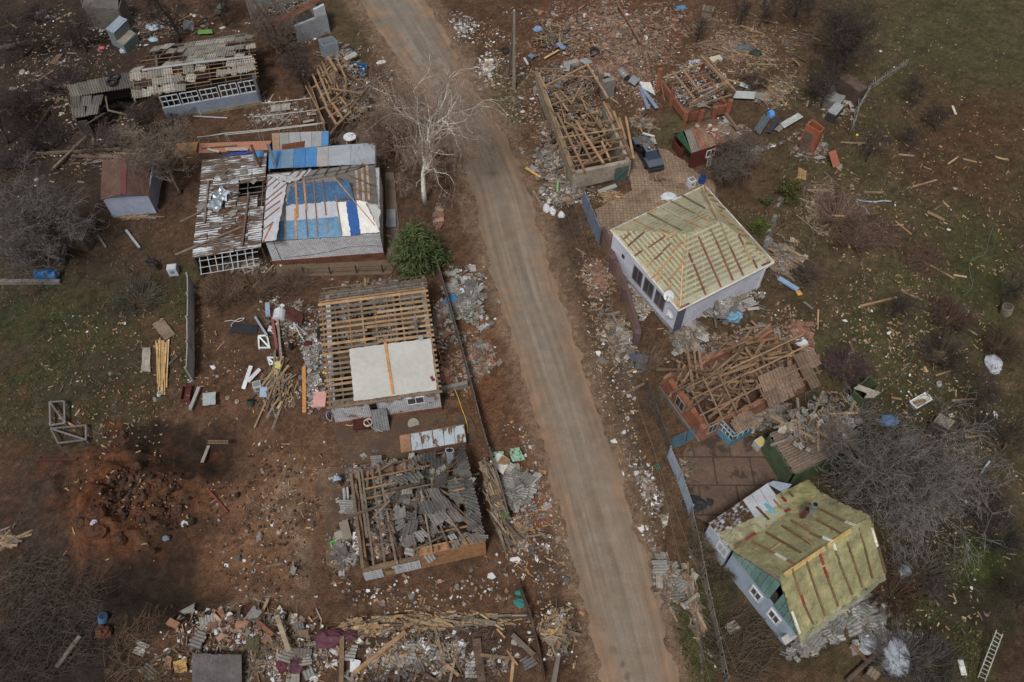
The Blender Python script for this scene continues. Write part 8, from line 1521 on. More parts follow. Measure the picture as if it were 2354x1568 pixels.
# bars, pipes, logs
for l, T, a, b, w, h, col, m, z in (('fallen log lying on the brown meadow', C3, (1110, 955), (1230, 1015), .3, .3, K(128, 100, 74), 'wood', .2), ('straight grey brown plank on the meadow', C3, (665, 818), (800, 820), .25, .08, K(116, 100, 80), 'wood', .1), ('long thin fresh plank on the meadow', C3, (885, 1017), (995, 1108), .13, .06, K(160, 124, 88), 'wood', .1), ('white splinter lying on the brown meadow', C3, (1285, 215), (1308, 275), .22, .06, K(190, 184, 170), 'wood', .1), ('grey pole standing out of the garden right of the walnut', E2, (1900, 1565), (1985, 1445), .14, .1, K(140, 150, 160), 'wood', .3), ('pale brown log lying right of the bathtub', E2, (1645, 902), (1842, 888), .18, .12, K(140, 118, 88), 'wood', .1), ('thick brown log across the lower right garden', E7, (400, 1560), (740, 1240), .3, .28, K(88, 72, 62), 'wood', .3), ('orange brown log beside the thick brown log', E7, (440, 1240), (575, 1385), .24, .2, K(118, 88, 66), 'wood', .2), ('white painted plank beside the ladder', E7, (1378, 1375), (1412, 1510), .35, .06, K(190, 190, 184), 'wood', .15),
  ('leaning brown log at the left end of the upper yard', A1, (300, 1190), (440, 990), .3, .2, K(76, 62, 56), 'wood', .3), ('long grey beam lying slantwise in the dark yard', A1, (485, 1505), (775, 1222), .26, .16, K(112, 96, 80), 'wood', .4), ('long beam along the terrace of the dark yard', A1, (340, 1378), (1075, 1335), .26, .2, K(104, 88, 76), 'wood', .3), ('second thinner beam along the terrace of the dark yard', A1, (640, 1400), (1010, 1420), .2, .16, K(100, 84, 72), 'wood', .25), ('grey beam at the left edge of the upper yard', A1, (0, 430), (230, 375), .3, .2, K(104, 96, 88), 'wood', .6), ('white pole lying below the blue grey hall wall', A1, (1735, 1042), (2035, 1058), .09, .06, K(176, 180, 184), 'wood', .12), ('grey metal post lying in the open tarpaulin yard', A5, (1130, 945), (1250, 1100), .2, .16, K(150, 156, 164), 'painted_metal', .15), ('rusty grey post near the collapsed slate mound', A5, (850, 945), (950, 1098), .16, .12, K(112, 108, 104), 'concrete', .15),
  ('concrete post lying below the concrete fence', C5, (1705, 1320), (1785, 1120), .24, .2, K(150, 146, 140), 'concrete', .25), ('white splintered plank on the dark dug earth', E4, (1232, 228), (1272, 128), .22, .06, K(160, 150, 138), 'wood', .1), ('thin red pipe lying across the dug earth', E4, (1262, 385), (1388, 530), .09, .08, K(140, 60, 60), 'painted_metal', .15), ('red bench rail lying at the left of the dug earth', E4, (222, 215), (468, 208), .14, .08, K(84, 44, 40), 'painted_metal', .3), ('long grey pole at the bottom left corner', E4, (345, 1480), (490, 1290), .26, .2, K(104, 96, 86), 'wood', .3), ('long yellowish beam slanting over the lower rubble', E5, (1600, 772), (2005, 448), .26, .14, K(150, 116, 80), 'wood', .7), ('upright brown beam in the lower rubble', E5, (1500, 842), (1508, 480), .28, .14, K(118, 94, 72), 'wood', .5), ('painted beam with flaking yellow edge in the lower rubble', E5, (995, 320), (1090, 600), .28, .14, K(150, 134, 112), 'wood', .8), ('rust brown beam across the white rubble', E5, (835, 355), (965, 470), .2, .12, K(124, 80, 58), 'wood', .7), ('wide dark plank lying at the bottom edge', E6, (600, 500), (640, 840), .5, .08, K(92, 74, 62), 'wood', .25), ('grey weathered plank left of the lower pole', E6, (880, 470), (1050, 630), .3, .08, K(112, 100, 90), 'wood', .25),
  ('red iron pole standing in the junk left of the canvas house', C4, (415, 430), (465, 775), .18, .16, K(140, 76, 70), 'painted_metal', .5), ('grey wooden pole beside the red iron pole', C4, (465, 440), (505, 865), .18, .16, K(140, 122, 112), 'wood', .5), ('pale blue post leaning left of the junk heap', C4, (270, 490), (375, 655), .16, .12, K(140, 156, 176), 'painted_metal', .5), ('long new orange board right of the plank heap', C4, (708, 935), (712, 1345), .28, .08, K(186, 128, 66), 'wood', .15), ('blue grey gutter leaning at the junk heap', C4, (380, 365), (385, 480), .35, .15, K(140, 158, 184), 'painted_metal', .9), ('yellow plank on the road side debris heap', C1, (455, 385), (585, 470), .22, .08, K(206, 158, 70), 'wood', .5), ('green plank standing in the road side debris heap', C1, (738, 605), (742, 500), .16, .06, K(120, 160, 110), 'wood', .6), ('pale trough lying at the barn front', C1, (1105, 605), (1265, 545), .4, .2, K(146, 148, 144), 'painted_metal', .2), ('grey blue gutter with an orange end behind the film house', C2, (1600, 1150), (1775, 1255), .4, .15, K(126, 152, 182), 'painted_metal', .3), ('orange board end beside the grey blue gutter', C2, (1770, 1265), (1795, 1300), .4, .1, K(206, 150, 60), 'wood', .3),
  ('grey concrete pipe lying before the slate barn', E1, (1378, 1035), (1525, 1050), .34, .3, K(140, 136, 130), 'concrete', .2), ('long grey pole lying on the slate barn roof', E1, (1305, 1305), (1715, 1160), .18, .12, K(128, 116, 106), 'wood', 2.7), ('thin pole leaning on the slate barn roof', E1, (1330, 1150), (1600, 1065), .14, .1, K(122, 106, 90), 'wood', 2.8), ('grey post leaning at the top edge of the slate barn', E1, (1790, 1065), (1850, 860), .16, .12, K(118, 106, 98), 'wood', 1.8), ('long timber standing up through the brick rubble', A3, (1270, 20), (1480, 380), .2, .18, K(128, 92, 72), 'wood', .8), ('pale new plank at the end of the barn', A3, (620, 525), (750, 450), .2, .06, K(190, 164, 110), 'wood', .2), ('white post lying in the grass by the power pole', A3, (440, 520), (475, 580), .2, .12, K(190, 194, 198), 'painted_metal', .1), ('white timber lying behind the parked car', A3, (1500, 1195), (1610, 1225), .2, .1, K(196, 192, 184), 'wood', .3),
  ('brown beam leaning on the brick garage corner', A4, (675, 1015), (790, 1170), .3, .14, K(116, 90, 74), 'wood', .5), ('grey metal profile below the brick garage', A4, (655, 1045), (745, 1130), .22, .12, K(130, 140, 152), 'painted_metal', .3), ('white cast post by the slatted fence heap', C6, (1865, 655), (2005, 548), .28, .1, K(206, 204, 200), 'wood', .3), ('grey gutter pipe along the left wall of the slate ruin', C6, (395, 570), (410, 790), .24, .2, K(150, 152, 150), 'concrete', .4), ('second grey gutter pipe along the left wall of the slate ruin', C6, (425, 560), (440, 780), .16, .14, K(170, 172, 170), 'concrete', .4), ('grey stone slab standing at the ruin corner', C6, (390, 870), (430, 1030), .6, .3, K(130, 118, 104), 'concrete', .3), ('pale stone block left of the grey stone slab', C6, (345, 960), (365, 1030), .6, .3, K(150, 140, 126), 'concrete', .25)):
 nm = next((k for k in ('log', 'beam', 'pipe', 'pole', 'post', 'gutter', 'trough', 'slab', 'block', 'timber', 'profile', 'rail', 'splinter', 'board') if k in l.split(' lying')[0].split(' stand')[0].split(' lean')[0].split(' slant')[0].split(' along')[0].split(' across')[0].split()), 'plank')
 if nm in ('log', 'pipe'): cy(nm, l, T, a, b, w / 2, col, m, z, ribs=False, n=8)
 else: bl(nm, l, T, a, b, w, h, col, m, z)
for l, T, o, a, b, col, m, z, zb in (('whole brown and grey corrugated slate sheet lying by the lath bundle', C5, (1475, 700), (1360, 555), (1575, 645), K(124, 106, 92), 'slate', .2, .2), ('grey ribbed roof sheet lying beside the brick rubble', A3, (1060, 700), (1105, 715), (1165, 650), K(146, 154, 160), 'painted_metal', .7, .9), ('grey ribbed sheet with dents near the metal barrel', A3, (1370, 730), (1430, 770), (1420, 670), K(130, 138, 144), 'painted_metal', .5, .8), ('twisted grey ribbed sheet behind the barn', A3, (930, 540), (985, 580), (1000, 520), K(130, 138, 148), 'painted_metal', 1.2, 1.4), ('pale ribbed sheet hanging over the barn end', A3, (790, 640), (845, 640), (800, 560), K(140, 144, 148), 'painted_metal', 1.0, 1.4), ('first blue grey profile sheet in the stack by the brick garage', A3, (1540, 980), (1570, 975), (1460, 770), K(120, 134, 156), 'painted_metal', .3, .3), ('second blue grey profile sheet in the stack by the brick garage', A3, (1615, 975), (1645, 965), (1480, 790), K(126, 142, 164), 'painted_metal', .45, .4),
  ('silver ribbed sheets beside the brick garage pillar', A3, (1910, 600), (1910, 545), (2035, 585), K(150, 160, 172), 'painted_metal', .4, .4), ('long pale corrugated sheet right of the brick garage', A4, (745, 880), (760, 815), (940, 890), K(160, 164, 162), 'painted_metal', .35, .3), ('small bluish sheet in the brush right of the brick garage', A4, (800, 770), (815, 740), (870, 795), K(160, 176, 186), 'painted_metal', .3, .3), ('dark grey corrugated panel right of the brick garage', A4, (930, 1165), (985, 1210), (1020, 1020), K(84, 92, 98), 'painted_metal', .3, .9), ('darker panel behind the sky blue tub', A4, (1040, 1180), (1075, 1200), (1140, 1050), K(54, 58, 70), 'painted_metal', .3, .8), ('stack of pale slate sheets before the brick outhouse', A4, (1160, 1110), (1205, 1150), (1330, 1010), K(164, 166, 162), 'slate', .4, .6), ('white slates fixed over a pallet by the brick outhouse', A4, (1110, 1160), (1150, 1190), (1230, 1060), K(140, 132, 122), 'slate', .25, .3),
  ('pale slates lying on the slate barn roof', E1, (1365, 1185), (1430, 1205), (1400, 1100), K(176, 166, 152), 'slate', 2.75, 2.8), ('second pale slates lying on the slate barn roof', E1, (1490, 1190), (1525, 1195), (1470, 1100), K(172, 162, 148), 'slate', 2.75, 2.8), ('dark ribbed sheet folded by the thin bare bush', E1, (90, 620), (190, 640), (110, 480), K(84, 86, 92), 'painted_metal', .6, 1.2), ('second dark ribbed sheet above the folded one', E1, (20, 490), (70, 560), (90, 470), K(70, 78, 92), 'painted_metal', .6, .9), ('corrugated slate lying on the left verge of the picket fence', E3, (45, 960), (90, 965), (40, 850), K(150, 140, 126), 'slate', .3, .3), ('grey slate pallet on the grass in front of the blue board house', E3, (515, 1225), (560, 1290), (590, 1180), K(138, 130, 118), 'slate', .2, .2), ('narrow slate lying against the picket fence', E3, (225, 1075), (245, 1095), (330, 990), K(136, 126, 114), 'slate', .3, .3),
  ('broken slate sheet below the yellow film house', E7, (435, 900), (470, 925), (600, 800), K(110, 108, 104), 'slate', .4, .6), ('second broken slate sheet below the yellow film house', E7, (615, 900), (645, 925), (680, 820), K(116, 114, 112), 'slate', .3, .4), ('third slate sheet lying in the debris below the yellow film house', E7, (680, 960), (745, 1050), (690, 890), K(112, 110, 108), 'slate', .3, .3), ('upper grey sheet in the debris of the film house back wall', C2, (1160, 1390), (1310, 1330), (1180, 1330), K(128, 116, 102), 'slate', .5, .7), ('narrow slate leaning on the white wall of the film house', C2, (1030, 1480), (1065, 1480), (1030, 1350), K(130, 118, 106), 'slate', .2, 1.4), ('pale slate fragment on the dirt behind the film house', C2, (1320, 1440), (1320, 1415), (1425, 1430), K(176, 172, 164), 'slate', .3, .3),
  ('pale slabs beside the white pipe trellis', A2, (405, 1005), (405, 945), (590, 985), K(150, 144, 136), 'slate', .3, .3), ('small pale slab under the white pipe trellis', A2, (735, 1035), (735, 1010), (815, 1030), K(160, 154, 146), 'slate', .3, .3), ('third pale slab under the white pipe trellis', A2, (700, 1105), (700, 1085), (800, 1085), K(160, 154, 146), 'slate', .3, .3), ('white slate sheet by the timber house', A2, (1085, 545), (1060, 515), (1190, 490), K(160, 160, 156), 'slate', .9, .9), ('grey corrugated slate over the yard trees', A1, (1900, 120), (1960, 130), (1980, 10), K(126, 124, 116), 'slate', .5, 1.0), ('pale stacked slates on the pinkish long shed roof', A6, (290, 225), (290, 205), (395, 250), K(160, 152, 142), 'slate', 2.35, 2.35), ('long stacked slates on the pinkish long shed roof', A6, (450, 232), (450, 206), (655, 230), K(160, 152, 142), 'slate', 2.35, 2.35)):
 cs('slate_sheet' if m == 'slate' else 'metal_sheet', l, T, o, a, b, col, z, zb, m=m)
bl('board', 'long pale board lying on the pinkish long shed roof', A6, (222, 202), (545, 178), .16, .05, K(150, 116, 84), z=2.4)
sh('tarpaulin', 'bright blue tarpaulin strip between the pinkish shed and the corrugated annex', A6, [(400, 285), (690, 250), (700, 235), (560, 245)], K(28, 62, 150), 2.9, .05, 'cloth')
sh('tarpaulin', 'sky blue sheet at the foot of the grey blue stove pipe', A6, [(690, 290), (790, 285), (790, 230), (700, 235)], K(64, 126, 180), 2.95, .02, 'painted_metal')
# tyres
tire(gp(A3(272, 462)), .42, 'lone black tyre lying on the verge by the power pole'); tire(gp(A3(1070, 490)), .42, 'black tyre in the wood rubble behind the barn', .5); tire(gp(A2(878, 285)), .35, 'old tyre by the corner of the roofless grey house')
# long thin things: hoses and cables
def hose(name, label, tile, pts, r_, col, z=.06, cat='hose'):
 mb = MB(); ps = []
 for i in range(len(pts) - 1):
  for k in range(4):
   t_ = k / 4; p = [pts[max(0, i - 1)], pts[i], pts[i + 1], pts[min(len(pts) - 1, i + 2)]]
   q = [sum(c * w_ for c, w_ in zip([p[j][d] for j in range(4)], (-.5 * t_ + t_ * t_ - .5 * t_ ** 3, 1 - 2.5 * t_ * t_ + 1.5 * t_ ** 3, .5 * t_ + 2 * t_ * t_ - 1.5 * t_ ** 3, -.5 * t_ * t_ + .5 * t_ ** 3))) for d in (0, 1)]
   ps.append(gp(tile(*q), z))
 mb.tube(ps, r_, col, 'plastic', 5); mb.build(name, None, True, (label, cat))
hose('garden_hose', 'long thin blue green hose winding over the right meadow', C3, [(1575, 1040), (1535, 1150), (1510, 1250), (1440, 1280), (1400, 1320), (1408, 1400), (1420, 1480), (1350, 1555)], .022, K(96, 120, 112))
hose('garden_hose', 'second blue green hose continuing down along the dirt path', E2, [(1710, 5), (1600, 90), (1480, 230), (1340, 400), (1270, 560), (1180, 690), (1070, 780), (960, 885)], .022, K(92, 114, 106))
hose('power_cable', 'yellow cable running from the canvas house past the slate ruin', C4, [(1895, 745), (1940, 880), (2000, 1050), (2070, 1170), (2120, 1310), (2165, 1440), (2180, 1560)], .035, K(206, 168, 62), .15, 'cable'); hose('power_cable', 'pale cable loop on the ground below the brown topped table', C4, [(1030, 1410), (1060, 1450), (1130, 1470), (1200, 1440), (1260, 1430)], .03, K(196, 176, 140), .12, 'cable')
hose('bent_pipe', 'bent pale blue pipe lying on the meadow', C3, [(612, 872), (660, 885), (740, 890), (800, 884), (868, 888)], .07, K(150, 166, 180), .1, 'pipe'); hose('bent_strip', 'pale twisted strip below the bent pale blue pipe', C3, [(615, 880), (630, 915), (670, 925), (690, 960), (708, 970)], .08, K(140, 152, 166), .06, 'strip'); hose('white_cable', 'white cable loops by the black panel', C4, [(0, 540), (60, 530), (130, 540), (180, 510), (120, 520), (60, 570), (80, 600)], .03, K(190, 190, 190), .15, 'cable')

# ---------------------------------------------------------------- debris: larger pieces one by one, the uncountable rest of each heap as one mass
COLS = {'w': [K(144, 116, 86), K(124, 102, 80), K(112, 94, 78), K(156, 128, 94), K(98, 80, 66), K(118, 106, 94), K(134, 122, 108), K(92, 84, 76)], 's': [K(138, 134, 128), K(122, 118, 112), K(154, 150, 144), K(108, 104, 100)], 'p': [K(196, 196, 198), K(170, 166, 162), K(206, 206, 208), K(148, 140, 132), K(128, 114, 102)],
  'b': [K(142, 100, 78), K(126, 90, 72), K(152, 118, 98), K(112, 84, 72)], 'e': [K(74, 52, 40), K(84, 58, 44), K(64, 48, 38)], 'c': [K(160, 130, 90), K(146, 116, 82), K(172, 144, 104)], 'g': [K(112, 104, 98), K(92, 86, 82), K(130, 122, 114)], 'k': [K(48, 46, 46), K(60, 56, 54)],
  'x': [K(60, 120, 180), K(150, 60, 60), K(120, 150, 190), K(60, 130, 100), K(200, 170, 60), K(120, 60, 80), K(40, 60, 110)]}
NMAX = {'plank': 295, 'slate_fragment': 230, 'brick_chunk': 120, 'plaster_piece': 260, 'stone': 110, 'earth_clod': 60}; CNT = {}
r7 = random.Random(21)
def piece(mb, q, kind, big, ang=None, spread=3.2, sc=.6):
 a = r7.uniform(0, 6.28) if ang is None else r7.gauss(ang, spread); tl = r7.gauss(0, .14) if not big else r7.gauss(0, .1)
 X = V3((math.cos(a), math.sin(a), tl)).normalized(); Y = V3((-X.y, X.x, r7.gauss(0, .2))); Y.normalize(); N = X.cross(Y).normalized(); c = pick(COLS[kind], r7)
 if kind in 'wc':
  L = (.8 + 2.6 * r7.random() ** 1.8 if big else min(1.0, sc * r7.lognormvariate(-.75, .6))) * (.6 if kind == 'c' else 1); w_ = r7.uniform(.1, .2) if big else r7.uniform(.04, .1); h = r7.uniform(.03, .09)
  mb.box(q + UP * h, X * L / 2, Y * w_ / 2, N * h / 2, c, 'wood')
 elif kind == 's' and (big or r7.random() < .35):
  mb.corr(q + UP * .06, X * (r7.uniform(.5, 1.05) if big else .4), Y * (r7.uniform(.6, 1.3) if big else r7.uniform(.3, .6)), .2, .03, c, 'slate', jag=.3, r=r7)
 elif kind == 'b':
  k = r7.uniform(1.6, 3) if big else r7.uniform(.5, 1.2); mb.box(q + UP * .05 * k, X * .13 * k, Y * .07 * k, N * .045 * k, c, 'brick_rubble')
 elif kind in 'ge':
  k = r7.uniform(.18, .34) if big else r7.uniform(.05, .14); n = 6; pts = [q + (X * math.cos(i * 1.047) + Y * math.sin(i * 1.047)) * k * r7.uniform(.7, 1.2) for i in range(n)]; mb.add(pts + [p.lerp(q, .35) + UP * k * r7.uniform(.7, 1.1) for p in pts], [tuple(range(5, -1, -1)), tuple(range(6, 12))] + [(i, (i + 1) % 6, 6 + (i + 1) % 6, 6 + i) for i in range(6)], c, 'brick_rubble')
 else:
  k = r7.uniform(.16, .42) if big else min(.3, sc * r7.lognormvariate(-1.95, .6)); n = r7.choice((4, 4, 5)); pts = []
  for i in range(n): b = 2 * math.pi * (i + r7.uniform(-.25, .25)) / n; pts.append(q + UP * .04 + (X * math.cos(b) * k + Y * math.sin(b) * k * r7.uniform(.45, 1)))
  mb.poly(pts, N if N.z > 0 else -N, r7.uniform(.012, .05), c, 'pale_rubble' if kind in 'ps' else 'cloth')
NAME = {'w': ('plank', 'plank', ('weathered brown plank', 'broken wooden plank')), 'c': ('plank', 'plank', ('pale fresh plank',)), 's': ('slate_fragment', 'slate fragment', ('broken grey slate fragment',)), 'b': ('brick_chunk', 'brick', ('reddish brick chunk',)), 'p': ('plaster_piece', 'plaster', ('broken white plasterboard piece',)), 'e': ('earth_clod', 'clod', ('dark earth clod',)), 'g': ('stone', 'stone', ('rough grey stone',))}
def zone(where, cx, cy, rx, ry, n, nb, mix, ang=None, spread=.35, z0=None, hz=0.0, big=None, rot=0.0, tile=None, pw=.5, sc=.62, dens=2.9):
 mb = MB(); ks = ''.join(k * v for k, v in mix.items()); bs = ''.join(k for k in (big or ks) if k in NAME)
 if tile: (cx, cy) = tile(cx, cy)
 ca, sa = math.cos(R(rot)), math.sin(R(rot)); n = int(n * (dens if 'scattered' not in where else 1.7)); nb = int(nb * (1.5 if 'scattered' not in where else 1))
 if 'scattered' in where: sc *= .72
 if 'x' in mix: ks = ks.replace('x', '') + 'x' * (len(ks) // 22)
 for i in range(n + nb):
  a = r7.uniform(0, 6.283); f = r7.random() ** pw if z0 is not None or 'scattered' in where else min(1.7, abs(r7.gauss(0, .62))); u, v = rx * f * math.cos(a), ry * f * math.sin(a); p = (cx + u * ca - v * sa, cy + u * sa + v * ca)
  q = at(p) if z0 is not None else gp(p)
  if z0 is None and f > .5 and float(fbm(np.array([q.x]), np.array([q.y]), .55, 2, 77)[0]) < .2 + .26 * f: continue
  if edge_x(ROAD_L, p[1]) - 4 < p[0] < edge_x(ROAD_R, p[1]) + 4: continue
  q.z = (z0 + hz * r7.random()) if z0 is not None else q.z + hz * r7.random() * max(0, 1 - f)
  if i < n: piece(mb, q, r7.choice(ks), False, ang, spread * 2, sc)
  else:
   k = r7.choice(bs); nm, cat, lb = NAME[k]
   if CNT.get(nm, 0) >= NMAX[nm]: piece(mb, q, k, True, ang, spread); continue
   CNT[nm] = CNT.get(nm, 0) + 1; m2 = MB(); piece(m2, q, k, True, ang, spread); l = r7.choice(lb) + ' ' + where; m2.build(nm, None, False, (l, cat, cat + 's ' + where))
 o = mb.build('rubble'); o['kind'] = 'stuff'
Z = zone
Z('on the slate heap between canvas house and road', 1072, 700, 62, 78, 620, 34, {'s': 5, 'p': 3, 'w': 2, 'g': 1, 'x': 0}, hz=.35, big='sssp')
Z('in the gap between canvas house and its fence', 1012, 745, 20, 62, 240, 12, {'p': 5, 'b': 2, 's': 1, 'w': 1}, hz=.2, big='ppb')
Z('on the red dirt right of the board fence', 1095, 835, 48, 66, 460, 12, {'w': 4, 'p': 2, 'b': 3, 's': 1, 'x': 1})
Z('in the orange brick pile beside the canvas house', 1022, 868, 20, 44, 240, 8, {'b': 6, 'w': 1, 'p': 1}, hz=.3, big='bbb')
Z('in the grey slate heap by the slatted fence', 1180, 1125, 44, 50, 360, 26, {'s': 8, 'p': 1, 'g': 1}, hz=.35, big='ss')
Z('on the orange dirt between wood stack and road', 1195, 1225, 52, 90, 170, 8, {'p': 4, 'w': 3, 'g': 2, 'c': 2}, big='pw')
Z('in the long wood stack beside the slate ruin', 1142, 1165, 17, 100, 150, 52, {'w': 6, 'c': 1, 'g': 1}, ang=-1.15, spread=.12, z0=.15, hz=.7, big='wwwwwc', rot=-14)
Z('in the plank heap left of the canvas house', 640, 880, 42, 66, 260, 46, {'w': 6, 'c': 2, 'p': 1, 'x': 1}, ang=1.5, spread=.3, hz=.6, big='wwwc')
Z('in the junk heap left of the canvas house', 660, 735, 56, 56, 420, 10, {'g': 2, 'w': 3, 'p': 3, 'k': 2, 'x': 1}, hz=.4)
Z('on the littered strip along the canvas house', 716, 840, 24, 90, 420, 4, {'p': 5, 'g': 3, 's': 2, 'x': 1}, big='pg')
Z('inside the slate ruin', 925, 1165, 112, 95, 720, 26, {'w': 4, 'p': 3, 's': 3, 'b': 1, 'c': 1}, z0=.45, hz=.8)
Z('on the ruin floor at its left end', 860, 1255, 44, 40, 260, 6, {'p': 4, 'c': 2, 'b': 2, 'x': 1}, z0=.45, hz=.3)
Z('against the left wall of the slate ruin', 790, 1265, 28, 44, 200, 26, {'g': 6, 's': 1, 'p': 1}, hz=.3, big='ggg')
Z('by the loose paving stack at the ruin', 830, 1090, 36, 22, 140, 14, {'g': 4, 'b': 1}, hz=.3, big='ggb')
Z('inside the canvas house', 860, 750, 110, 66, 360, 18, {'p': 5, 's': 1, 'w': 2, 'b': 1}, z0=.7, hz=.5, big='ppw')
Z('inside the canvas house at its left side', 775, 860, 22, 60, 110, 8, {'p': 5, 'w': 1}, z0=.7, hz=.5, big='p')
Z('on the debris heap right of the upper road', 1268, 380, 46, 80, 820, 40, {'p': 3, 's': 4, 'w': 6, 'b': 1, 'g': 3, 'x': 1}, hz=.5, big='sspwwc')
Z('on the debris heap below the barn corner', 1300, 445, 48, 34, 420, 22, {'w': 5, 'p': 3, 's': 2}, hz=.5, big='wwp')
Z('on the small heap at the barn wall', 1265, 295, 36, 44, 260, 6, {'p': 3, 'w': 3, 'b': 2, 'g': 1})
Z('inside the stone barn', 1320, 300, 66, 66, 420, 14, {'w': 7, 'b': 1, 'k': 1, 'p': 1}, z0=.4, hz=.9, big='w'); Z('at the fallen end of the stone barn', 1300, 205, 74, 50, 480, 18, {'w': 6, 'b': 2, 'p': 1, 'g': 2}, z0=.35, hz=.6, big='wws')
Z('in the brick and timber field at the top', 1400, 65, 190, 80, 1700, 84, {'b': 5, 'w': 5, 'p': 1, 'g': 1, 's': 1}, hz=.3, big='bbwww', ang=.9, spread=.7)
Z('in the rubble behind the stone barn', 1400, 160, 120, 50, 900, 40, {'b': 5, 'w': 4, 'p': 2, 'g': 1}, hz=.2, big='bbwp'); Z('in the dark junk by the upper heap', 1275, 90, 56, 40, 240, 10, {'k': 3, 'w': 3, 'x': 1, 'g': 2}, hz=.6, big='ww')
Z('in the white litter below the power pole', 1122, 150, 26, 44, 240, 6, {'p': 6, 'c': 1, 'x': 1}, big='p'); Z('in the white litter heap on the upper verge', 1064, 62, 30, 34, 180, 6, {'p': 5, 'g': 2}, hz=.2, big='p')
Z('inside the brick garage', 1600, 205, 66, 52, 420, 14, {'p': 6, 'w': 3, 'b': 1, 'x': 0}, z0=.35, hz=.4, big='ppw')
Z('in the splintered wood above the garage', 1690, 110, 150, 70, 900, 46, {'w': 8, 'c': 1, 'b': 1}, big='w', ang=-.7, spread=.6); Z('in the wood wreck right of the garage', 1770, 210, 70, 56, 420, 22, {'w': 6, 'c': 1, 'p': 1, 'k': 1}, big='w'); Z('beside the profile sheets by the garage', 1480, 200, 50, 60, 300, 4, {'b': 3, 'w': 3, 'p': 2})
Z('at the back of the red board shed', 1660, 300, 60, 26, 300, 6, {'b': 3, 'p': 2, 'w': 2, 's': 1}); Z('behind the parked car', 1475, 290, 30, 24, 120, 10, {'w': 6, 'p': 1}, hz=.5, big='w'); Z('in the firewood pile at the barn front', 1408, 452, 34, 12, 230, 10, {'w': 4, 'c': 4}, hz=.5, ang=-.6, spread=.3, big='c'); Z('in the car junk on the paving', 1508, 410, 22, 10, 90, 4, {'b': 3, 'k': 2, 'w': 2}, hz=.3)
Z('on the pale slate heap behind the film house', 1655, 705, 88, 34, 640, 44, {'s': 8, 'p': 2, 'w': 2}, hz=.45, big='sssw', rot=-22); Z('on the slate heap before the orange brick ruin', 1590, 770, 66, 30, 420, 14, {'s': 4, 'w': 4, 'p': 2}, hz=.3, rot=-30, big='sw')
Z('inside the orange brick ruin', 1690, 850, 130, 62, 780, 16, {'w': 6, 'b': 4, 'p': 1, 's': 1}, z0=.6, hz=.7, rot=-28, big='wwb'); Z('in the red brick spill at the ruin corner', 1848, 780, 34, 60, 460, 16, {'b': 7, 'w': 1, 'p': 1}, hz=.3, rot=-35, big='bb')
Z('in the broken pallets by the film house', 1800, 600, 46, 54, 160, 26, {'w': 6, 's': 2}, ang=-.75, spread=.25, hz=.2, big='w'); Z('in the trail of old boards behind the evergreens', 1880, 480, 46, 100, 180, 34, {'w': 7, 'c': 1}, big='w', rot=14)
Z('beside the garden wall on the verge', 1372, 640, 40, 44, 360, 12, {'b': 3, 'w': 4, 'p': 3}, big='wpb'); Z('along the verge below the garden wall', 1420, 780, 46, 90, 300, 18, {'w': 6, 'p': 2, 's': 2, 'c': 1, 'g': 2}, big='wws', rot=-18); Z('behind the garden wall at the film house', 1470, 700, 30, 66, 240, 4, {'p': 6, 'w': 2}, rot=-25)
Z('in the brick rubble behind the mesh fence', 1575, 935, 24, 70, 420, 10, {'b': 8, 'p': 1}, hz=.3, rot=-24, big='bb'); Z('in the yard before the slate barn', 1740, 960, 80, 30, 360, 12, {'w': 5, 's': 2, 'p': 1}, rot=-25, big='ws'); Z('on the slate barn roof', 1860, 1010, 90, 56, 130, 8, {'w': 6, 's': 3}, z0=2.72, hz=.2, rot=-25, big='w'); Z('inside the metal fence by the yard', 1572, 1080, 20, 50, 110, 8, {'w': 4, 'k': 2, 'p': 1}, hz=.2)
Z('on the verge outside the metal fence', 1490, 1120, 34, 80, 150, 3, {'p': 4, 'g': 3, 'w': 3}, rot=-18, big='p'); Z('at the slate scatter outside the picket fence', 1535, 1330, 52, 60, 260, 18, {'s': 3, 'w': 5, 'p': 1}, hz=.2, big='sww'); Z('along the foot of the picket fence', 1600, 1410, 16, 90, 160, 18, {'w': 6, 'p': 1}, rot=-14, ang=-1.3, spread=.3, big='w')
Z('in the white rubble at the bottom', 560, 1440, 150, 42, 420, 60, {'p': 6, 'b': 2, 'w': 4, 'g': 3, 'e': 4, 'x': 1}, hz=.4, big='ppwwbse', sc=.9); Z('in the paper litter at the bottom edge', 600, 1520, 210, 56, 300, 36, {'p': 6, 'w': 3, 'e': 4, 'g': 2}, big='ppws', sc=.9); Z('in the paper and slate litter below the long wood pile', 960, 1505, 240, 66, 480, 60, {'p': 7, 's': 2, 'w': 4, 'c': 1, 'e': 3}, big='ppswwc', sc=.9)
Z('in the long wood pile at the bottom', 1010, 1428, 170, 20, 200, 70, {'w': 6, 'c': 3}, ang=-.05, spread=.18, hz=.5, big='wwcc'); Z('in the left part of the long wood pile', 850, 1445, 90, 24, 140, 22, {'w': 5, 'c': 3}, ang=.25, spread=.25, hz=.5, big='wc'); Z('around the lower power pole', 1275, 1460, 46, 74, 300, 22, {'w': 5, 'p': 3, 'e': 2, 'c': 2, 'x': 1, 'k': 1}, hz=.2, big='wcp')
Z('in the slate debris below the yellow film house', 1985, 1425, 66, 46, 420, 14, {'s': 7, 'w': 2, 'p': 1}, big='ss'); Z('along the back wall of the yellow film house', 1900, 1450, 100, 16, 300, 12, {'s': 5, 'g': 3}, rot=-32, big='s'); Z('near the white bulk sack', 2030, 1480, 70, 40, 260, 4, {'p': 4, 's': 3, 'w': 1})
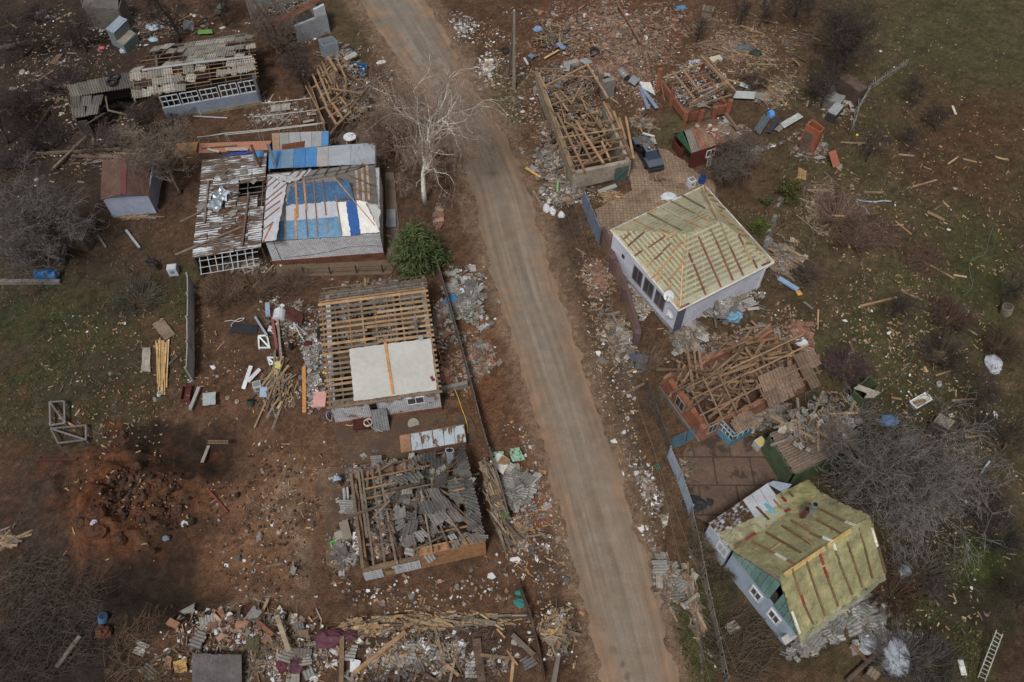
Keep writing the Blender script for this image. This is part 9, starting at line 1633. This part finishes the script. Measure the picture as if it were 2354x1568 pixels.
Z('inside the collapsed timber house', 800, 225, 56, 66, 380, 14, {'w': 6, 'p': 2, 's': 2, 'c': 1}, z0=.35, hz=.6, big='w'); Z('above the collapsed timber house', 770, 125, 50, 30, 220, 10, {'w': 5, 's': 3, 'k': 1}, hz=.4, big='ws'); Z('inside the roofless grey house', 640, 22, 70, 24, 260, 6, {'g': 3, 'p': 3, 'w': 3, 'x': 1}, z0=.5, hz=.3); Z('around the roofless grey house', 680, 90, 50, 26, 160, 4, {'w': 3, 'p': 3, 'g': 2})
Z('in the yard above the long hall', 330, 60, 240, 60, 420, 18, {'p': 3, 'w': 4, 'x': 1}); Z('in the left upper yard', 140, 200, 170, 180, 520, 24, {'w': 5, 'p': 3, 'b': 1, 'x': 1}); Z('in the black coal heap', 104, 38, 26, 14, 160, 12, {'k': 5, 'g': 2}, hz=.4, big='g'); Z('along the terrace of the dark yard', 250, 360, 160, 40, 160, 12, {'w': 6, 'p': 1}, ang=0, spread=.2, big='w')
Z('under the greenhouse frames', 570, 615, 60, 18, 160, 6, {'w': 3, 'p': 2, 'x': 1, 'g': 2}); Z('in front of the felt roofed shed', 310, 500, 40, 8, 60, 8, {'w': 4, 'c': 1}, big='w', ang=.1, spread=.3); Z('between the white brick house and the canvas house', 900, 655, 90, 10, 120, 4, {'s': 3, 'w': 3})
Z('beside the conifer on the verge', 1010, 500, 14, 60, 60, 10, {'b': 3, 'g': 2}, big='bg')
# wide thin scatters over the open ground
Z('scattered on the right meadow', 2100, 420, 300, 420, 620, 26, {'c': 6, 'w': 2, 'p': 1}, big='wc', pw=.6); Z('scattered on the lower meadow', 2050, 800, 240, 170, 460, 14, {'c': 6, 'w': 2, 'p': 1}, big='wc', pw=.6); Z('scattered in the right garden', 2150, 1150, 200, 330, 420, 6, {'c': 4, 'w': 2, 'p': 2}, pw=.6)
Z('scattered on the trampled earth', 640, 1200, 170, 190, 420, 4, {'p': 2, 'c': 2, 'w': 1, 'g': 2, 'e': 5}, big='gw', pw=.6); Z('scattered below the slate ruin', 960, 1360, 250, 40, 170, 3, {'p': 5, 'c': 2, 'b': 1, 'g': 2}, big='g'); Z('scattered on the left garden', 330, 880, 240, 220, 420, 10, {'c': 4, 'w': 2, 'p': 2, 'g': 2}, big='wg'); Z('scattered on the upper verges', 900, 180, 90, 240, 240, 2, {'p': 5, 'c': 3})
Z('scattered on the red dirt verge', 1230, 1200, 60, 240, 300, 3, {'p': 3, 'c': 3, 'g': 3}, rot=-14); Z('scattered on the upper right verge', 1180, 200, 60, 170, 420, 4, {'p': 5, 'c': 3, 'b': 1}, rot=-28); Z('scattered on the right verge', 1430, 980, 50, 330, 300, 3, {'p': 4, 'c': 3, 'g': 1}, rot=-17); Z('along the stone edged garden line', 1762, 560, 8, 120, 20, 26, {'g': 4}, big='g', rot=16); Z('on the white brick kerb by the red shed', 1750, 345, 70, 5, 40, 20, {'g': 2, 'p': 1}, big='gp', rot=-22)
Z('in the red dug earth', 300, 1130, 190, 120, 460, 40, {'e': 8, 'c': 1}, big='e')
for k in range(18):     # the bundle of new laths, one by one
 o = V3((rnd.uniform(-.05, .05), 0, .1 + .05 * (k % 3))); x = 1400 + k * 7.2; a, b = gp(C5(x + rnd.uniform(-5, 5), 700 + rnd.uniform(-12, 40))), gp(C5(x * .55 + 660 + rnd.uniform(-16, 16), 1150 + rnd.uniform(-90, 45))); mb = MB(); mb.bar(a + o, b + o, .075, .05, pick([K(186, 150, 100), K(170, 132, 84), K(196, 162, 112)])); mb.build('lath', None, False, ('long pale lath in the bundle on the left garden', 'lath', 'laths of the bundle'))
for l, c, n_ in (('stacked pallet on the wood rubble at the top right', A3(2080, 130), 5), ('broken pallet lying on the meadow edge above the garage', A4(1230, 390), 1)):
 t = thing('pallet', gp(c), l, 'pallet'); p = gp(c)
 for j in range(n_):
  for k in range(6): part(lambda mb: mb.box(p + V3((-.5 + k * .2, (k * .2 - .5) * -.35, .12 + j * .15)), V3((.08, -.02, 0)), V3((.18, .55, 0)), UP * .015, pick(GREYW), 'wood'), 'slat', t)
  for k in (-1, 0, 1): part(lambda mb: mb.box(p + V3((.17 * k, .5 * k, .05 + j * .15)), V3((.55, -.19, 0)), V3((.02, .05, 0)), UP * .05, pick(GREYW), 'wood'), 'bearer', t)

def tufts(name, n, cx, cy, rx, ry, cols, h, seed, thr=.5, f=.4):
 """short grass and dead stalks, thicker where the soil is green"""
 r = random.Random(seed); mb = MB()
 for _ in range(n):
  a, q_ = r.uniform(0, 6.283), r.random() ** .5; p = (cx + rx * q_ * math.cos(a), cy + ry * q_ * math.sin(a))
  if edge_x(ROAD_L, p[1]) - 26 < p[0] < edge_x(ROAD_R, p[1]) + 26: continue
  g = gp(p)
  if float(fbm(np.array([g.x]), np.array([g.y]), f, 3, seed)[0]) < thr: continue
  c = jit(r.choice(cols), .3, r)
  for k in range(3):
   b = r.uniform(0, 6.283); d = V3((math.cos(b), math.sin(b), r.uniform(.3, 1.2))) * h * r.uniform(.5, 1.4); w = V3((-d.y, d.x, 0)).normalized() * h * .22
   mb.add([g - w, g + w, g + d], [(0, 1, 2)], c, 'leaf')
 o = mb.build(name); o['kind'] = 'stuff'
GRN, DRYG = [K(70, 74, 36), K(62, 68, 32), K(84, 80, 48)], [K(112, 98, 70), K(96, 82, 60), K(80, 70, 48)]
tufts('grass', 9000, 2080, 640, 330, 700, GRN + DRYG, .16, 91, .5); tufts('grass', 4000, 150, 800, 300, 230, GRN + DRYG, .15, 92, .5); tufts('grass', 1500, 1600, 1450, 70, 150, GRN, .14, 93, .45); tufts('grass', 900, 1140, 230, 60, 70, GRN, .13, 94, .45)
tufts('grass', 3000, 2150, 1320, 190, 260, GRN, .2, 95, .5); tufts('dry_grass', 3500, 1760, 480, 130, 160, DRYG, .15, 96, .48); tufts('dry_grass', 3000, 300, 300, 330, 330, DRYG, .16, 97, .52); tufts('dry_grass', 2500, 1100, 500, 330, 480, DRYG, .13, 98, .52); tufts('grass', 900, 430, 760, 24, 140, GRN, .14, 99, .4)

Z('in the broken fence wood at the left edge', 20, 1245, 40, 26, 50, 14, {'w': 6}, ang=.1, spread=.4, big='w'); Z('in the yard between the hall and the lean-to', 640, 265, 80, 40, 200, 10, {'w': 5, 'p': 2, 's': 2}, big='ws'); Z('beside the slate shed', 300, 300, 90, 40, 160, 8, {'w': 5, 'k': 1, 'p': 1}, big='w'); Z('at the road side of the timber house', 870, 240, 30, 70, 240, 6, {'w': 5, 'p': 2, 'c': 1}, big='w'); Z('around the rusty shelter', 1920, 230, 60, 50, 200, 12, {'w': 5, 's': 2, 'p': 1}, big='ws'); Z('around the brick outhouse', 1870, 340, 50, 40, 200, 10, {'w': 4, 's': 2, 'b': 1}, big='ws'); Z('under the walnut tree', 2030, 1080, 130, 90, 300, 10, {'w': 5, 's': 1, 'p': 1}, big='w')

Z('in the fine splinters over the upper heap', 1440, 110, 250, 110, 1300, 0, {'w': 7, 'b': 2, 'c': 1, 'p': 1}, sc=.5, ang=.9, spread=.8); Z('in the earthy rubble at the bottom', 640, 1480, 260, 60, 420, 10, {'w': 4, 'e': 4, 'p': 2}, big='ws'); Z('in the splinters around the canvas house', 860, 800, 170, 150, 420, 0, {'w': 5, 'p': 2, 'g': 2}, sc=.5); Z('in the splinters around the slate ruin', 940, 1180, 200, 150, 420, 0, {'w': 5, 'p': 2, 's': 2}, sc=.5); Z('in the splinters around the orange brick ruin', 1690, 820, 160, 110, 500, 0, {'w': 6, 'b': 3, 'p': 1}, sc=.5); Z('in the splinters around the barn', 1310, 310, 110, 160, 500, 0, {'w': 6, 'b': 1, 'p': 2}, sc=.5)
